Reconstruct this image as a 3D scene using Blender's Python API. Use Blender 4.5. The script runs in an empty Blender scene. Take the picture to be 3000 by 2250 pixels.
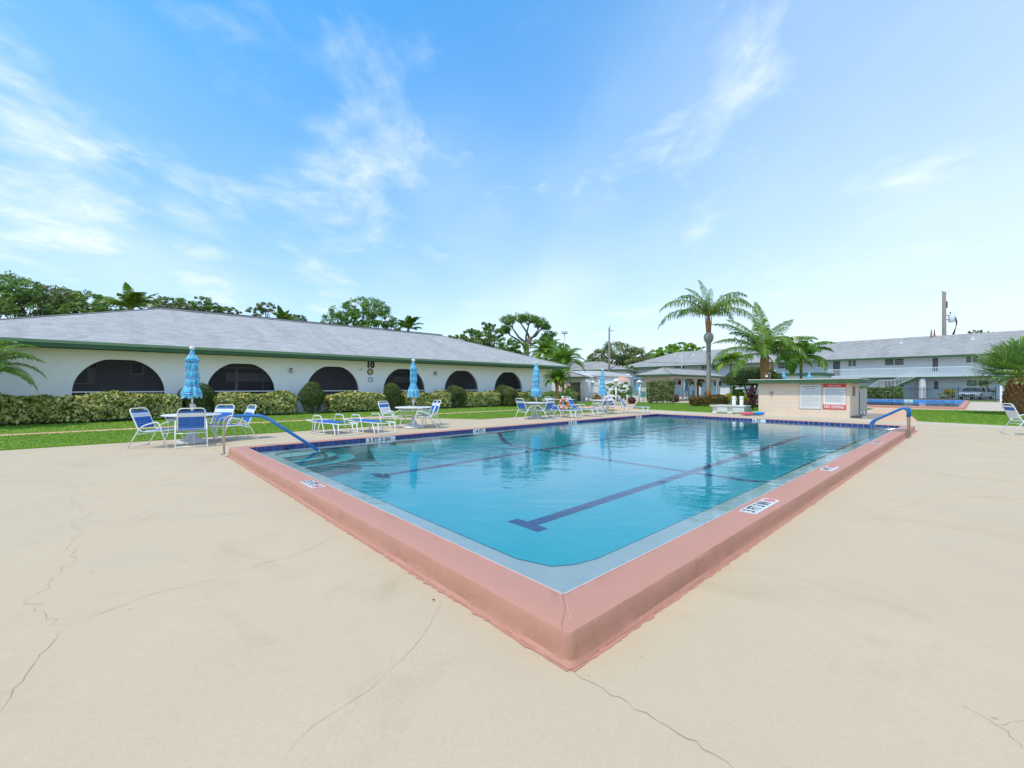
import bpy, math, random
import numpy as np
from mathutils import Vector, Matrix
# ------------------------------------------------------------------ camera, world, sun
S = bpy.context.scene
C = S.collection
R = math.radians
FPX, HY, H = 1256.5, 1135.0, 1.38
cam_d = bpy.data.cameras.new('camera'); cam = bpy.data.objects.new('camera', cam_d); C.objects.link(cam)
cam.location = (0, 0, H); cam.rotation_euler = (R(90), 0, 0)
cam_d.sensor_width = 36; cam_d.lens = 36 * FPX / 3000; cam_d.shift_y = (HY - 1125) / 3000
cam_d.clip_start = 0.05; cam_d.clip_end = 2000
S.camera = cam
SUN_EL, SUN_AZ = 60, 231          # azimuth = math angle of the direction towards the sun (x right, y away)
w = bpy.data.worlds.new('World'); S.world = w; w.use_nodes = True
nt = w.node_tree; nt.nodes.clear()
def wn(t, **k):
    n = nt.nodes.new(t)
    for a, b in k.items(): setattr(n, a, b)
    return n
out = wn('ShaderNodeOutputWorld'); bg = wn('ShaderNodeBackground')
sky = wn('ShaderNodeTexSky', sky_type='NISHITA', sun_disc=False, sun_elevation=R(SUN_EL), altitude=0, air_density=1.0, dust_density=0.4, ozone_density=2.5)
sky.sun_rotation = R((90 - SUN_AZ) % 360)
tc = wn('ShaderNodeTexCoord'); sep = wn('ShaderNodeSeparateXYZ')
nt.links.new(tc.outputs['Generated'], sep.inputs[0])
def mth(op, a, b=None, clamp=False):
    n = wn('ShaderNodeMath', operation=op, use_clamp=clamp)
    for i, v in enumerate((a, b)):
        if v is None: continue
        if isinstance(v, (int, float)): n.inputs[i].default_value = v
        else: nt.links.new(v, n.inputs[i])
    return n.outputs[0]
zc = mth('MAXIMUM', sep.outputs[2], 0.0)
den = mth('ADD', zc, 0.10)
comb = wn('ShaderNodeCombineXYZ')
nt.links.new(mth('DIVIDE', sep.outputs[0], den), comb.inputs[0]); nt.links.new(mth('DIVIDE', sep.outputs[1], den), comb.inputs[1])
def noise(scale, detail, rough, sx=1, sy=1, rot=0, off=(0, 0, 0), dist=0.0):
    mp = wn('ShaderNodeMapping'); mp.inputs['Scale'].default_value = (sx, sy, 1); mp.inputs['Rotation'].default_value = (0, 0, R(rot)); mp.inputs['Location'].default_value = off
    nt.links.new(comb.outputs[0], mp.inputs[0])
    n = wn('ShaderNodeTexNoise'); n.inputs['Scale'].default_value = scale; n.inputs['Detail'].default_value = detail; n.inputs['Roughness'].default_value = rough; n.inputs['Distortion'].default_value = dist
    nt.links.new(mp.outputs[0], n.inputs[0]); return n.outputs[0]
def ramp(v, a, b):
    n = wn('ShaderNodeMapRange', interpolation_type='SMOOTHSTEP'); n.inputs[1].default_value = a; n.inputs[2].default_value = b
    nt.links.new(v, n.inputs[0]); return n.outputs[0]
def spot(px, py, rad, amp):             # a patch of sky in which cloud gathers (direction on the sky, angular radius)
    v = Vector(((px - 1500) / FPX, 1, (HY - py) / FPX)).normalized(); n = wn('ShaderNodeVectorMath', operation='DOT_PRODUCT'); nt.links.new(tc.outputs['Generated'], n.inputs[0]); n.inputs[1].default_value = v
    return mth('MULTIPLY', ramp(n.outputs['Value'], math.cos(R(rad)), 1.0), amp)
gather = 0.0
for a_ in ((140, 590, 8, .24), (700, 150, 7, .12), (1000, 600, 11, .10), (640, 620, 6, .11), (260, 190, 11, .10), (1150, 420, 12, .03), (620, 850, 5, .15), (1300, 520, 8, .06), (2900, 760, 14, .07), (2350, 60, 13, .05), (420, 740, 8, .07), (1000, 870, 4, .10), (2100, 330, 14, .05)): gather = mth('ADD', gather, spot(*a_))
n1 = mth('ADD', noise(2.3, 12, 0.59, 1.0, 0.80, 24, (2.3, 1.1, 0), 0.35), gather)
c1 = ramp(n1, 0.50, 0.90)
c1b = ramp(noise(6.0, 10, 0.66, 1.0, 0.7, -20, (5.1, 2.2, 0), 0.6), 0.36, 0.66)
c1 = mth('MULTIPLY', c1, mth('ADD', 0.62, mth('MULTIPLY', c1b, 0.55)))   # wispy cirrus
c2 = ramp(noise(0.6, 6, 0.5, 1, 0.5, 15, (4.0, 0.7, 0)), 0.42, 0.72)            # broad veil
c3 = ramp(noise(1.7, 9, 0.6, 1, 0.9, 0, (7.0, 3.0, 0)), 0.53, 0.70)              # small puffs near the horizon
low = ramp(sep.outputs[2], 0.35, 0.02)
side = ramp(sep.outputs[0], -0.5, 1.0)
f = mth('MULTIPLY', c1, 0.80, True)
f = mth('MAXIMUM', f, mth('MULTIPLY', c2, 0.42))
f = mth('MAXIMUM', f, mth('MULTIPLY', mth('MULTIPLY', c3, low), 0.75))
hz = mth('MULTIPLY', mth('POWER', mth('SUBTRACT', 1.0, zc, True), 2.6), mth('ADD', 0.62, mth('MULTIPLY', side, 0.40)))
veil = mth('MULTIPLY', mth('MULTIPLY', side, side), 0.42)
hz = mth('SUBTRACT', 1.0, mth('MULTIPLY', mth('SUBTRACT', 1.0, hz, True), mth('SUBTRACT', 1.0, veil, True)), True)
f = mth('SUBTRACT', 1.0, mth('MULTIPLY', mth('SUBTRACT', 1.0, f, True), mth('SUBTRACT', 1.0, hz, True)), True)
tint = wn('ShaderNodeMix', data_type='RGBA', blend_type='MULTIPLY'); tint.inputs[0].default_value = 1
nt.links.new(sky.outputs[0], tint.inputs[6]); cr = wn('ShaderNodeValToRGB'); nt.links.new(zc, cr.inputs[0])
for i_, (p_, c_) in enumerate(((0, (.42, .54, .60)), (.2, (.36, .58, .68)), (.5, (.24, .72, .92)), (.72, (.24, .80, .98)), (1, (.48, .76, .96)))):
    e_ = cr.color_ramp.elements[i_] if i_ < 2 else cr.color_ramp.elements.new(p_)
    e_.position = p_; e_.color = (*c_, 1)
sc_ = wn('ShaderNodeMix', data_type='RGBA', blend_type='MULTIPLY'); sc_.inputs[0].default_value = 1; nt.links.new(cr.outputs[0], sc_.inputs[6]); sc_.inputs[7].default_value = (2, 2, 2, 1)
nt.links.new(sc_.outputs[2], tint.inputs[7])
mx = wn('ShaderNodeMix', data_type='RGBA'); nt.links.new(f, mx.inputs[0]); nt.links.new(tint.outputs[2], mx.inputs[6]); mx.inputs[7].default_value = (5.6, 6.3, 7.0, 1)
nt.links.new(mx.outputs[2], bg.inputs[0]); bg.inputs[1].default_value = 0.15
nt.links.new(bg.outputs[0], out.inputs[0])
sd = bpy.data.lights.new('sun', 'SUN'); sd.energy = 2.8; sd.angle = R(0.6); sd.color = (1.0, 0.90, 0.74)
sun = bpy.data.objects.new('sun', sd); C.objects.link(sun)
sv = Vector((math.cos(R(SUN_AZ)) * math.cos(R(SUN_EL)), math.sin(R(SUN_AZ)) * math.cos(R(SUN_EL)), math.sin(R(SUN_EL))))
sun.rotation_euler = sv.to_track_quat('Z', 'Y').to_euler(); sun.location = (0, 0, 60)
S.view_settings.view_transform = 'Standard'; S.view_settings.look = 'None'; S.view_settings.exposure = 0.20; S.view_settings.gamma = 1
S.render.engine = 'CYCLES'; S.cycles.max_bounces = 8; S.cycles.transparent_max_bounces = 16
rnd = random.Random(5); rng = np.random.default_rng(7)
# ------------------------------------------------------------------ place: pool frame. a = along the near left edge, b = along the near right edge
D1 = Vector((-0.6762, 0.7367)); D2 = Vector((0.7367, 0.6762)); N0 = Vector((0.3029, 2.528))
POOLROT = math.atan2(D2.y, D2.x)
PW, PL, PT = 8.4, 16.4, 0.16          # pool width, length, coping top
WZ = 0.078                            # water level
def W(a, b, z=0.0): p = N0 + D1 * float(a) + D2 * float(b); return Vector((p.x, p.y, float(z)))
def AB(p): q = Vector((p[0], p[1])) - N0; return q.dot(D1), q.dot(D2)
def gz(a, b):
    da = max(a - PW - .13, 0); db = max(b - PL - .13, 0)
    if (a < PW and b < PL) : return 0.0
    d = math.hypot(da, db)
    z = (PT - .003) * max(0.0, 1 - d / 1.5)
    z *= min(max((b + .28) / .5, 0), 1) * min(max((a + .28) / .5, 0), 1)
    return z
def G(px, py, z=None):                # ground point under a pixel of the 3000 px photograph
    zz = 0.0 if z is None else z
    for i in range(12):
        d = FPX * (H - zz) / (py - HY); p = Vector(((px - 1500) / FPX * d, d, zz))
        if z is not None: return p
        zz = .5 * zz + .5 * gz(*AB(p))
    return p
def D(px, d, py=None): return Vector(((px - 1500) / FPX * d, d, 0 if py is None else H + (HY - py) * d / FPX))
def onA(px, a):
    r = (px - 1500) / FPX; c = N0 + a * D1; b = (r * c.y - c.x) / (D2.x - r * D2.y); return b, (c + b * D2).y
def onB(px, b):
    r = (px - 1500) / FPX; c = N0 + b * D2; a = (r * c.y - c.x) / (D1.x - r * D1.y); return a, (c + a * D1).y
def Z(py, d): return H + (HY - py) * d / FPX
# ------------------------------------------------------------------ materials
def mat(name, col=(.5, .5, .5), rough=.6, metal=0, spec=.5, **k):
    m = bpy.data.materials.new(name); m.use_nodes = True
    t = m.node_tree; b = t.nodes['Principled BSDF']
    b.inputs['Base Color'].default_value = (*col, 1); b.inputs['Roughness'].default_value = rough
    b.inputs['Metallic'].default_value = metal; b.inputs['Specular IOR Level'].default_value = spec
    return m
class NB:                              # small node builder
    def __init__(s, m): s.t = m.node_tree; s.b = s.t.nodes.get('Principled BSDF'); s.o = s.t.nodes['Material Output']
    def n(s, ty, **k):
        x = s.t.nodes.new(ty)
        for a, b in k.items(): setattr(x, a, b)
        return x
    def l(s, a, b): s.t.links.new(a, b)
    def coord(s, kind='Object'): return s.n('ShaderNodeTexCoord').outputs[kind]
    def geo(s): return s.n('ShaderNodeNewGeometry').outputs['Position']
    def noise(s, v, scale, detail=4, rough=.5, sc=None, dist=0):
        if sc:
            mp = s.n('ShaderNodeMapping'); mp.inputs['Scale'].default_value = sc; s.l(v, mp.inputs[0]); v = mp.outputs[0]
        x = s.n('ShaderNodeTexNoise'); x.inputs['Scale'].default_value = scale; x.inputs['Detail'].default_value = detail; x.inputs['Roughness'].default_value = rough; x.inputs['Distortion'].default_value = dist
        s.l(v, x.inputs['Vector']); return x.outputs[0]
    def ramp(s, v, stops, interp='LINEAR'):
        x = s.n('ShaderNodeValToRGB'); x.color_ramp.interpolation = interp
        e = x.color_ramp.elements
        while len(e) < len(stops): e.new(.5)
        for i, (p, c) in enumerate(stops):
            e[i].position = p; e[i].color = (*c, 1) if hasattr(c, '__len__') else (c, c, c, 1)
        s.l(v, x.inputs[0]); return x.outputs[0]
    def mr(s, v, a, b, c=0, d=1):
        x = s.n('ShaderNodeMapRange'); s.l(v, x.inputs[0])
        for i, q in enumerate((a, b, c, d)): x.inputs[i + 1].default_value = q
        return x.outputs[0]
    def mix(s, f, a, b, mode='MIX'):
        x = s.n('ShaderNodeMix', data_type='RGBA', blend_type=mode)
        for i, v in ((0, f), (6, a), (7, b)):
            if isinstance(v, (int, float)): x.inputs[i].default_value = v if i == 0 else (v, v, v, 1)
            elif isinstance(v, tuple): x.inputs[i].default_value = (*v, 1)
            else: s.l(v, x.inputs[i])
        return x.outputs[2]
    def m(s, op, a, b=0.0):
        x = s.n('ShaderNodeMath', operation=op)
        for i, v in enumerate((a, b)):
            if isinstance(v, (int, float)): x.inputs[i].default_value = v
            else: s.l(v, x.inputs[i])
        return x.outputs[0]
    def col(s, v): s.l(v, s.b.inputs['Base Color'])
    def rough(s, v): s.l(v, s.b.inputs['Roughness'])
    def bump(s, h, strength=.3, dist=.01):
        x = s.n('ShaderNodeBump'); x.inputs['Strength'].default_value = strength; x.inputs['Distance'].default_value = dist
        s.l(h, x.inputs['Height'])
        if s.b: s.l(x.outputs[0], s.b.inputs['Normal'])
        return x.outputs[0]
def mottled(name, c0, c1, scale=3, rough=.7, bump=.2, bscale=120, bdist=.004, spec=.3, kind='geo', c2=None, s2=.4):
    m = mat(name, c0, rough, spec=spec); q = NB(m); v = q.geo() if kind == 'geo' else q.coord()
    n = q.noise(v, scale, 6, .6); c = q.mix(q.mr(n, .3, .7), c0, c1)
    if c2: c = q.mix(q.m('MULTIPLY', q.mr(q.noise(v, s2, 5, .6), .5, .75), .7), c, c2)
    q.col(c)
    if bump: q.bump(q.noise(v, bscale, 3, .6), bump, bdist)
    return m
M = {}
def concrete(name, c0, c1, c2):
    m = mat(name, c0, .75, spec=.25); q = NB(m); v = q.geo()
    a = q.mix(q.mr(q.noise(v, .55, 6, .6, dist=.6), .32, .68), c0, c1)
    a = q.mix(q.m('MULTIPLY', q.mr(q.noise(v, .8, 9, .68, (1, 1.3, 1), 1.0), .54, .76), .62), a, c2)
    a = q.mix(q.m('MULTIPLY', q.mr(q.noise(v, 2.7, 7, .6, (1.2, 1, 1), .6), .58, .72), .22), a, tuple(min(1, x * 1.14) for x in c0))
    a = q.mix(q.m('MULTIPLY', q.mr(q.noise(v, 60, 3, .7), .35, .7), .16), a, (c2[0] * .75, c2[1] * .75, c2[2] * .75))
    spk = q.mr(q.noise(v, 17, 2, .4), .76, .80)
    a = q.mix(q.m('MULTIPLY', spk, .35), a, (.16, .12, .08))
    q.col(a); q.rough(q.mr(q.noise(v, 1.2, 4, .5), .3, .7, .62, .85))
    h = q.m('ADD', q.noise(v, 230, 2, .6), q.m('MULTIPLY', q.noise(v, 55, 4, .6), .9))
    q.bump(h, .32, .004)
    return m
M['deck'] = concrete('painted_concrete', (.585, .45, .29), (.545, .42, .28), (.44, .33, .20))
M['deck2'] = concrete('pale_concrete', (.60, .50, .37), (.55, .45, .33), (.42, .33, .23))
M['path'] = concrete('salmon_concrete', (.66, .38, .21), (.70, .45, .29), (.50, .32, .18))
def pinkm():
    m = mat('pink_coping_paint', (.52, .27, .21), .62, spec=.35); q = NB(m); v = q.geo()
    a = q.mix(q.mr(q.noise(v, 1.7, 6, .6, dist=.5), .3, .7), (.56, .25, .17), (.52, .255, .185))
    a = q.mix(q.m('MULTIPLY', q.mr(q.noise(v, 5, 8, .7), .55, .75), .45), a, (.42, .225, .15))
    a = q.mix(q.m('MULTIPLY', q.mr(q.noise(v, 45, 4, .7), .62, .75), .35), a, (.62, .42, .36))
    pos = q.n('ShaderNodeSeparateXYZ'); q.l(v, pos.inputs[0])
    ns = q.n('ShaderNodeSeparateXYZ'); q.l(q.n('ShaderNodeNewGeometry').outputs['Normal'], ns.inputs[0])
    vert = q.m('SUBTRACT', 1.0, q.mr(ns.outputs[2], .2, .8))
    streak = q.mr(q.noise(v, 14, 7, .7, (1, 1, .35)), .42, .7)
    a = q.mix(q.m('MULTIPLY', q.m('MULTIPLY', vert, streak), .45), a, (.34, .18, .11))  # dirt streaks on upright faces, deepened to stand in for side shade
    a = q.mix(q.m('MULTIPLY', vert, .28), a, (.40, .20, .13))  # upright faces mixed browner all over: side shade put into the paint colour
    a = q.mix(q.m('MULTIPLY', q.mr(q.noise(v, 11, 3, .5), .735, .75), .8), a, (.30, .27, .25))
    a = q.mix(q.m('MULTIPLY', q.mr(q.noise(v, 160, 3, .8), .35, .7), .22), a, (.36, .18, .13))
    q.col(a)
    h = q.m('ADD', q.noise(v, 170, 4, .7), q.m('MULTIPLY', q.noise(v, 30, 4, .6), 1.3)); q.bump(h, .55, .007)
    return m
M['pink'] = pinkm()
M['plaster'] = mottled('pool_plaster', (.30, .49, .49), (.27, .44, .45), 1.5, .5, .1, 60)
M['ledge'] = mottled('rim_plaster', (.36, .40, .41), (.31, .36, .38), 5, .5, .1, 60)
def tilem(name, c, v=.12):
    m = mat(name, c, .12, spec=.6); q = NB(m)
    o = q.n('ShaderNodeObjectInfo').outputs['Random']
    q.col(q.mix(q.mr(o, 0, 1), tuple(x * (1 - v) for x in c), tuple(x * (1 + v) for x in c))); return m
M['tile'] = tilem('cobalt_tile', (.013, .028, .15), .3)
M['tile2'] = tilem('pale_blue_tile', (.06, .22, .50), .2)
M['tilew'] = tilem('white_tile', (.60, .61, .59), .05)
M['grout'] = mat('grout', (.60, .64, .68), .8)
M['black'] = mat('black_print', (.015, .015, .017), .5)
M['red'] = mat('red_print', (.62, .035, .03), .4)
M['greyprint'] = mat('grey_print', (.42, .42, .45), .5)
def water(name, dens=1.6, col=(.02, .885, .95), scale=1.0):
    m = bpy.data.materials.new(name); m.use_nodes = True; t = m.node_tree; t.nodes.clear()
    o = t.nodes.new('ShaderNodeOutputMaterial'); q = NB.__new__(NB); q.t = t; q.b = None; q.o = o
    v = q.geo()
    h = q.m('ADD', q.m('MULTIPLY', q.noise(v, 1.1 * scale, 3, .5, (1, 1.6, 1), .4), 1.0), q.m('MULTIPLY', q.noise(v, 5.5 * scale, 3, .5, (1, 1.9, 1), .3), .20))
    nrm = q.bump(h, .16, .05)
    fr = q.n('ShaderNodeFresnel'); fr.inputs['IOR'].default_value = 1.33; q.l(nrm, fr.inputs['Normal'])
    gl = q.n('ShaderNodeBsdfGlossy'); gl.inputs['Roughness'].default_value = 0.012; q.l(nrm, gl.inputs['Normal']); gl.inputs['Color'].default_value = (1, 1, 1, 1)
    tr = q.n('ShaderNodeBsdfTransparent'); mx = q.n('ShaderNodeMixShader')
    q.l(fr.outputs[0], mx.inputs[0]); q.l(tr.outputs[0], mx.inputs[1]); q.l(gl.outputs[0], mx.inputs[2]); q.l(mx.outputs[0], o.inputs['Surface'])
    va = q.n('ShaderNodeVolumeAbsorption'); va.inputs['Color'].default_value = (*col, 1); va.inputs['Density'].default_value = dens; q.l(va.outputs[0], o.inputs['Volume'])
    return m
M['water'] = water('pool_water')
def grassm():
    m = mat('grass_blades', (.10, .22, .03), .55, spec=.25); q = NB(m); v = q.geo()
    a = q.mix(q.mr(q.noise(v, 1.3, 5, .6), .3, .7), (.195, .335, .030), (.255, .40, .05))
    a = q.mix(q.m('MULTIPLY', q.mr(q.noise(v, .45, 4, .6), .56, .72), .6), a, (.25, .27, .06))
    at = q.n('ShaderNodeAttribute', attribute_name='tint').outputs['Fac']
    a = q.mix(q.mr(at, 0, 1), q.mix(.35, a, (.08, .17, .015)), q.mix(.3, a, (.40, .56, .09)))
    q.col(a); tl = q.n('ShaderNodeBsdfTranslucent'); q.l(a, tl.inputs['Color']); mx = q.n('ShaderNodeMixShader'); mx.inputs[0].default_value = .35
    q.l(q.b.outputs[0], mx.inputs[1]); q.l(tl.outputs[0], mx.inputs[2]); q.l(mx.outputs[0], q.o.inputs['Surface']); return m
def soilm():
    m = mat('lawn_turf', (.1, .18, .03), .9, spec=.1); q = NB(m); v = q.geo()
    a = q.mix(q.mr(q.noise(v, 1.3, 5, .6), .3, .7), (.155, .275, .028), (.20, .32, .04))
    a = q.mix(q.m('MULTIPLY', q.mr(q.noise(v, .45, 4, .6), .56, .72), .6), a, (.24, .25, .06))
    a = q.mix(q.m('MULTIPLY', q.mr(q.noise(v, 40, 4, .7), .45, .65), .4), a, (.09, .16, .018))
    q.col(a); q.bump(q.noise(v, 60, 4, .7), .4, .02); return m
M['grass'] = grassm(); M['turf'] = soilm()
M['ground'] = mottled('far_ground', (.10, .15, .05), (.16, .17, .08), .2, .9, .3, 8, .05)
M['asphalt'] = mottled('asphalt', (.10, .10, .10), (.14, .135, .13), 2, .9, .3, 90)
M['gravel'] = mottled('gravel', (.42, .37, .32), (.22, .19, .16), 30, .9, .8, 60, .03)
def stucco(name, c, c2, bs=70, st=.35):
    return mottled(name, c, c2, 2.2, .8, st, bs, .006, .2)
M['wall'] = stucco('white_stucco', (.86, .85, .83), (.83, .82, .80))
M['cream'] = stucco('cream_stucco', (.62, .545, .46), (.58, .50, .42))
M['wall2'] = stucco('white_block', (.68, .68, .67), (.60, .61, .62), 20)
M['sand'] = stucco('sand_stucco', (.74, .58, .44), (.69, .54, .41))
M['soffit'] = mat('soffit_paint', (.74, .56, .35), .8)
M['green'] = mottled('green_fascia_paint', (.040, .095, .040), (.055, .12, .05), 3, .45, .0, 50)
M['greenl'] = mottled('green_drip_edge', (.16, .25, .14), (.20, .29, .17), 3, .45, .0, 50)
M['paver'] = mottled('dark_interior', (.055, .052, .06), (.04, .04, .05), 3, .7, 0)
def roofm(name, ca, cb, cc, bw=.32, bh=.145):
    m = mat(name, ca, .85, spec=.2); q = NB(m); uv = q.coord('UV'); v = q.geo()
    sx = q.n('ShaderNodeSeparateXYZ'); q.l(uv, sx.inputs[0]); row = q.m('FRACT', q.m('DIVIDE', sx.outputs[1], bh))
    rid = q.n('ShaderNodeTexWhiteNoise', noise_dimensions='1D'); q.l(q.m('FLOOR', q.m('DIVIDE', sx.outputs[1], bh)), rid.inputs['W'])
    tab = q.n('ShaderNodeTexWhiteNoise', noise_dimensions='2D'); cv = q.n('ShaderNodeCombineXYZ'); q.l(q.m('FLOOR', q.m('ADD', q.m('DIVIDE', sx.outputs[0], bw), q.m('MULTIPLY', rid.outputs['Value'], 7.0))), cv.inputs[0]); q.l(q.m('FLOOR', q.m('DIVIDE', sx.outputs[1], bh)), cv.inputs[1]); q.l(cv.outputs[0], tab.inputs['Vector'])
    base = q.mix(tab.outputs['Value'], tuple(x * .88 for x in ca), tuple(x * 1.06 for x in cb)); base = q.mix(q.m('MULTIPLY', q.mr(row, .16, .04), .75), base, tuple(x * .35 for x in ca))
    a = q.mix(q.m('MULTIPLY', q.mr(q.noise(v, .35, 7, .65, dist=1.0), .38, .72), .40), base, cc)
    st = q.noise(uv, .55, 6, .7, (1.6, .18, 1))
    a = q.mix(q.m('MULTIPLY', q.mr(st, .5, .72), .5), a, tuple(x * .62 for x in ca))
    q.col(a)
    h = q.m('ADD', q.mr(row, .2, .0), q.m('MULTIPLY', q.noise(v, 50, 3, .6), -.4)); q.bump(q.m('MULTIPLY', h, -1.0), .6, .012)
    return m
M['roof'] = roofm('grey_shingle_roof', (.375, .365, .35), (.43, .42, .40), (.46, .45, .42))
M['roof2'] = roofm('weathered_shingle_roof', (.30, .29, .27), (.35, .34, .32), (.43, .41, .38), .5, .22)
M['roof3'] = roofm('light_shingle_roof', (.33, .315, .29), (.37, .355, .33), (.42, .40, .37), .4, .18)
M['white'] = mat('white_powder_coat', (.76, .76, .735), .35)
M['whitep'] = mottled('white_paint', (.74, .74, .72), (.66, .66, .64), 5, .5, .05, 60)
M['stone'] = mottled('cast_stone', (.66, .62, .54), (.52, .48, .40), 8, .8, .4, 60)
M['strapb'] = mottled('blue_vinyl_strap', (.014, .115, .43), (.018, .135, .48), 9, .5, 0, spec=.3)
M['strapw'] = mat('white_vinyl_strap', (.72, .73, .72), .4)
M['teal'] = mat('teal_sling', (.12, .42, .44), .6); M['navy'] = mat('navy_sling', (.02, .035, .12), .6)
M['rubber'] = mat('grey_rubber', (.06, .06, .065), .7)
M['chrome'] = mottled('stainless_steel', (.62, .58, .52), (.48, .42, .36), 8, .36, 0); M['chrome'].node_tree.nodes['Principled BSDF'].inputs['Metallic'].default_value = 1
M['foam'] = mottled('blue_foam_grip', (.018, .12, .34), (.03, .17, .43), 12, .6, .15, 90)
M['wood'] = mottled('pole_wood', (.30, .25, .20), (.22, .18, .14), 6, .85, .5, 40)
M['metalg'] = mat('grey_metal', (.38, .39, .40), .45, metal=.4)
M['orange'] = mat('orange_ring', (.72, .13, .03), .45)
M['terra'] = mat('terracotta', (.42, .12, .06), .7)
M['iron'] = mat('black_iron', (.015, .015, .015), .4)
M['glass'] = mat('dark_window_glass', (.02, .025, .03), .06, spec=.8)
M['blind'] = mat('window_blind', (.16, .16, .16), .6)
M['lantern'] = mat('lantern_glass', (.65, .62, .5), .2)
M['doorm'] = mat('door_paint', (.10, .095, .10), .4)
M['car'] = mat('silver_car_paint', (.50, .53, .55), .22, metal=.6)
M['tyre'] = mat('tyre', (.02, .02, .02), .8)
M['yellow'] = mat('kickboard_red', (.70, .10, .13), .5)
M['noodle'] = mat('blue_float', (.03, .20, .62), .45); M['lime'] = mat('lime_float', (.30, .62, .08), .5)
M['crack'] = mat('crack_dirt', (.36, .28, .20), .95)
M['screenfr'] = mat('bronze_frame', (.05, .04, .045), .5)
M['leafdebris'] = mat('dry_leaf', (.09, .06, .04), .9)
def screenm():
    m = bpy.data.materials.new('insect_screen'); m.use_nodes = True; t = m.node_tree; b = t.nodes['Principled BSDF']; o = t.nodes['Material Output']
    b.inputs['Base Color'].default_value = (.055, .052, .062, 1); b.inputs['Roughness'].default_value = .7
    tr = t.nodes.new('ShaderNodeBsdfTransparent'); mx = t.nodes.new('ShaderNodeMixShader'); mx.inputs[0].default_value = .36
    t.links.new(tr.outputs[0], mx.inputs[1]); t.links.new(b.outputs[0], mx.inputs[2]); t.links.new(mx.outputs[0], o.inputs['Surface']); return m
M['screen'] = screenm()
def umbm():
    m = mat('striped_umbrella_fabric', (.05, .4, .6), .75, spec=.2); q = NB(m); v = q.coord('UV')
    s = q.n('ShaderNodeSeparateXYZ'); q.l(v, s.inputs[0])
    wv = q.m('ADD', s.outputs[1], q.m('MULTIPLY', q.m('SUBTRACT', q.noise(v, 9, 2, .5), .5), .035))
    r = q.ramp(q.m('FRACT', q.m('MULTIPLY', wv, 6.0)), [(0, (.13, .48, .58)), (.20, (.09, .37, .56)), (.34, (.015, .045, .14)), (.40, (.50, .68, .74)), (.47, (.04, .22, .50)), (.62, (.15, .50, .60)), (.80, (.36, .60, .68)), (.92, (.06, .34, .54))], 'CONSTANT')
    vs = q.ramp(q.m('FRACT', q.m('MULTIPLY', s.outputs[0], 24.0)), [(0, (.9, .95, 1)), (.45, (.55, .75, .9)), (.6, (1.1, 1.1, 1.1)), (.85, (.7, .85, .95))], 'CONSTANT')
    q.col(q.mix(.8, r, vs, 'MULTIPLY')); return m
M['umb'] = umbm()
M['umbpink'] = mat('faded_pink_canvas', (.62, .36, .28), .8)
def leafm(name, stops, trans=.25, rough=.5, nscale=1.2):
    m = mat(name, stops[0][1], rough, spec=.3); q = NB(m)
    at = q.n('ShaderNodeAttribute', attribute_name='tint').outputs['Fac']
    n = q.noise(q.geo(), nscale, 3, .5)
    f = q.m('ADD', q.m('MULTIPLY', at, .72), q.m('MULTIPLY', n, .36))
    c = q.ramp(f, stops); q.col(c)
    tl = q.n('ShaderNodeBsdfTranslucent'); q.l(q.mix(.6, c, (.25, .40, .03)), tl.inputs['Color'])
    mx = q.n('ShaderNodeMixShader'); mx.inputs[0].default_value = trans
    q.l(q.b.outputs[0], mx.inputs[1]); q.l(tl.outputs[0], mx.inputs[2]); q.l(mx.outputs[0], q.o.inputs['Surface']); return m
M['lf_var'] = leafm('variegated_shrub_leaves', [(.05, (.022, .045, .012)), (.26, (.05, .10, .02)), (.40, (.20, .26, .045)), (.54, (.52, .52, .14)), (.74, (.70, .58, .22)), (1, (.78, .74, .36))], .18)
M['lf_top'] = leafm('topiary_leaves', [(.05, (.022, .05, .014)), (.45, (.06, .11, .022)), (.75, (.15, .17, .04)), (1, (.27, .22, .07))], .15)
M['lf_dark'] = leafm('dark_tree_leaves', [(0.05, (0.092, 0.146, 0.046)), (0.5, (0.201, 0.311, 0.092)), (1, (0.437, 0.547, 0.182))], 0.42, nscale=.5)
M['lf_mid'] = leafm('tree_leaves', [(0.05, (0.086, 0.144, 0.036)), (0.5, (0.202, 0.317, 0.072)), (1, (0.403, 0.518, 0.144))], 0.42, nscale=.5)
M['lf_olive'] = leafm('olive_tree_leaves', [(0.05, (0.097, 0.115, 0.048)), (0.5, (0.23, 0.254, 0.102)), (1, (0.435, 0.435, 0.206))], 0.38, nscale=.6)
M['lf_bright'] = leafm('bright_tree_leaves', [(0.05, (0.08, 0.17, 0.012)), (0.5, (0.22, 0.4, 0.025)), (1, (0.42, 0.6, 0.06))], 0.42, nscale=.4)
M['lf_pine'] = leafm('pine_needles', [(0.05, (0.062, 0.133, 0.04)), (0.5, (0.172, 0.312, 0.07)), (1, (0.406, 0.53, 0.125))], 0.35, nscale=.4)
M['lf_yel'] = leafm('golden_hedge_leaves', [(.05, (.10, .13, .01)), (.5, (.40, .36, .03)), (1, (.72, .60, .08))], .25)
M['lf_red'] = leafm('red_tipped_leaves', [(.05, (.03, .05, .015)), (.5, (.10, .13, .03)), (.75, (.28, .13, .04)), (1, (.45, .08, .03))], .2)
M['lf_pur'] = leafm('burgundy_leaves', [(.05, (.03, .02, .02)), (.5, (.13, .03, .04)), (1, (.35, .14, .14))], .2)
M['lf_dry'] = leafm('dry_grass_leaves', [(.05, (.13, .09, .03)), (.5, (.38, .22, .07)), (1, (.55, .40, .16))], .25)
M['lf_lili'] = leafm('strap_leaves', [(.05, (.03, .055, .02)), (.5, (.07, .12, .045)), (1, (.30, .36, .22))], .15)
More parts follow.
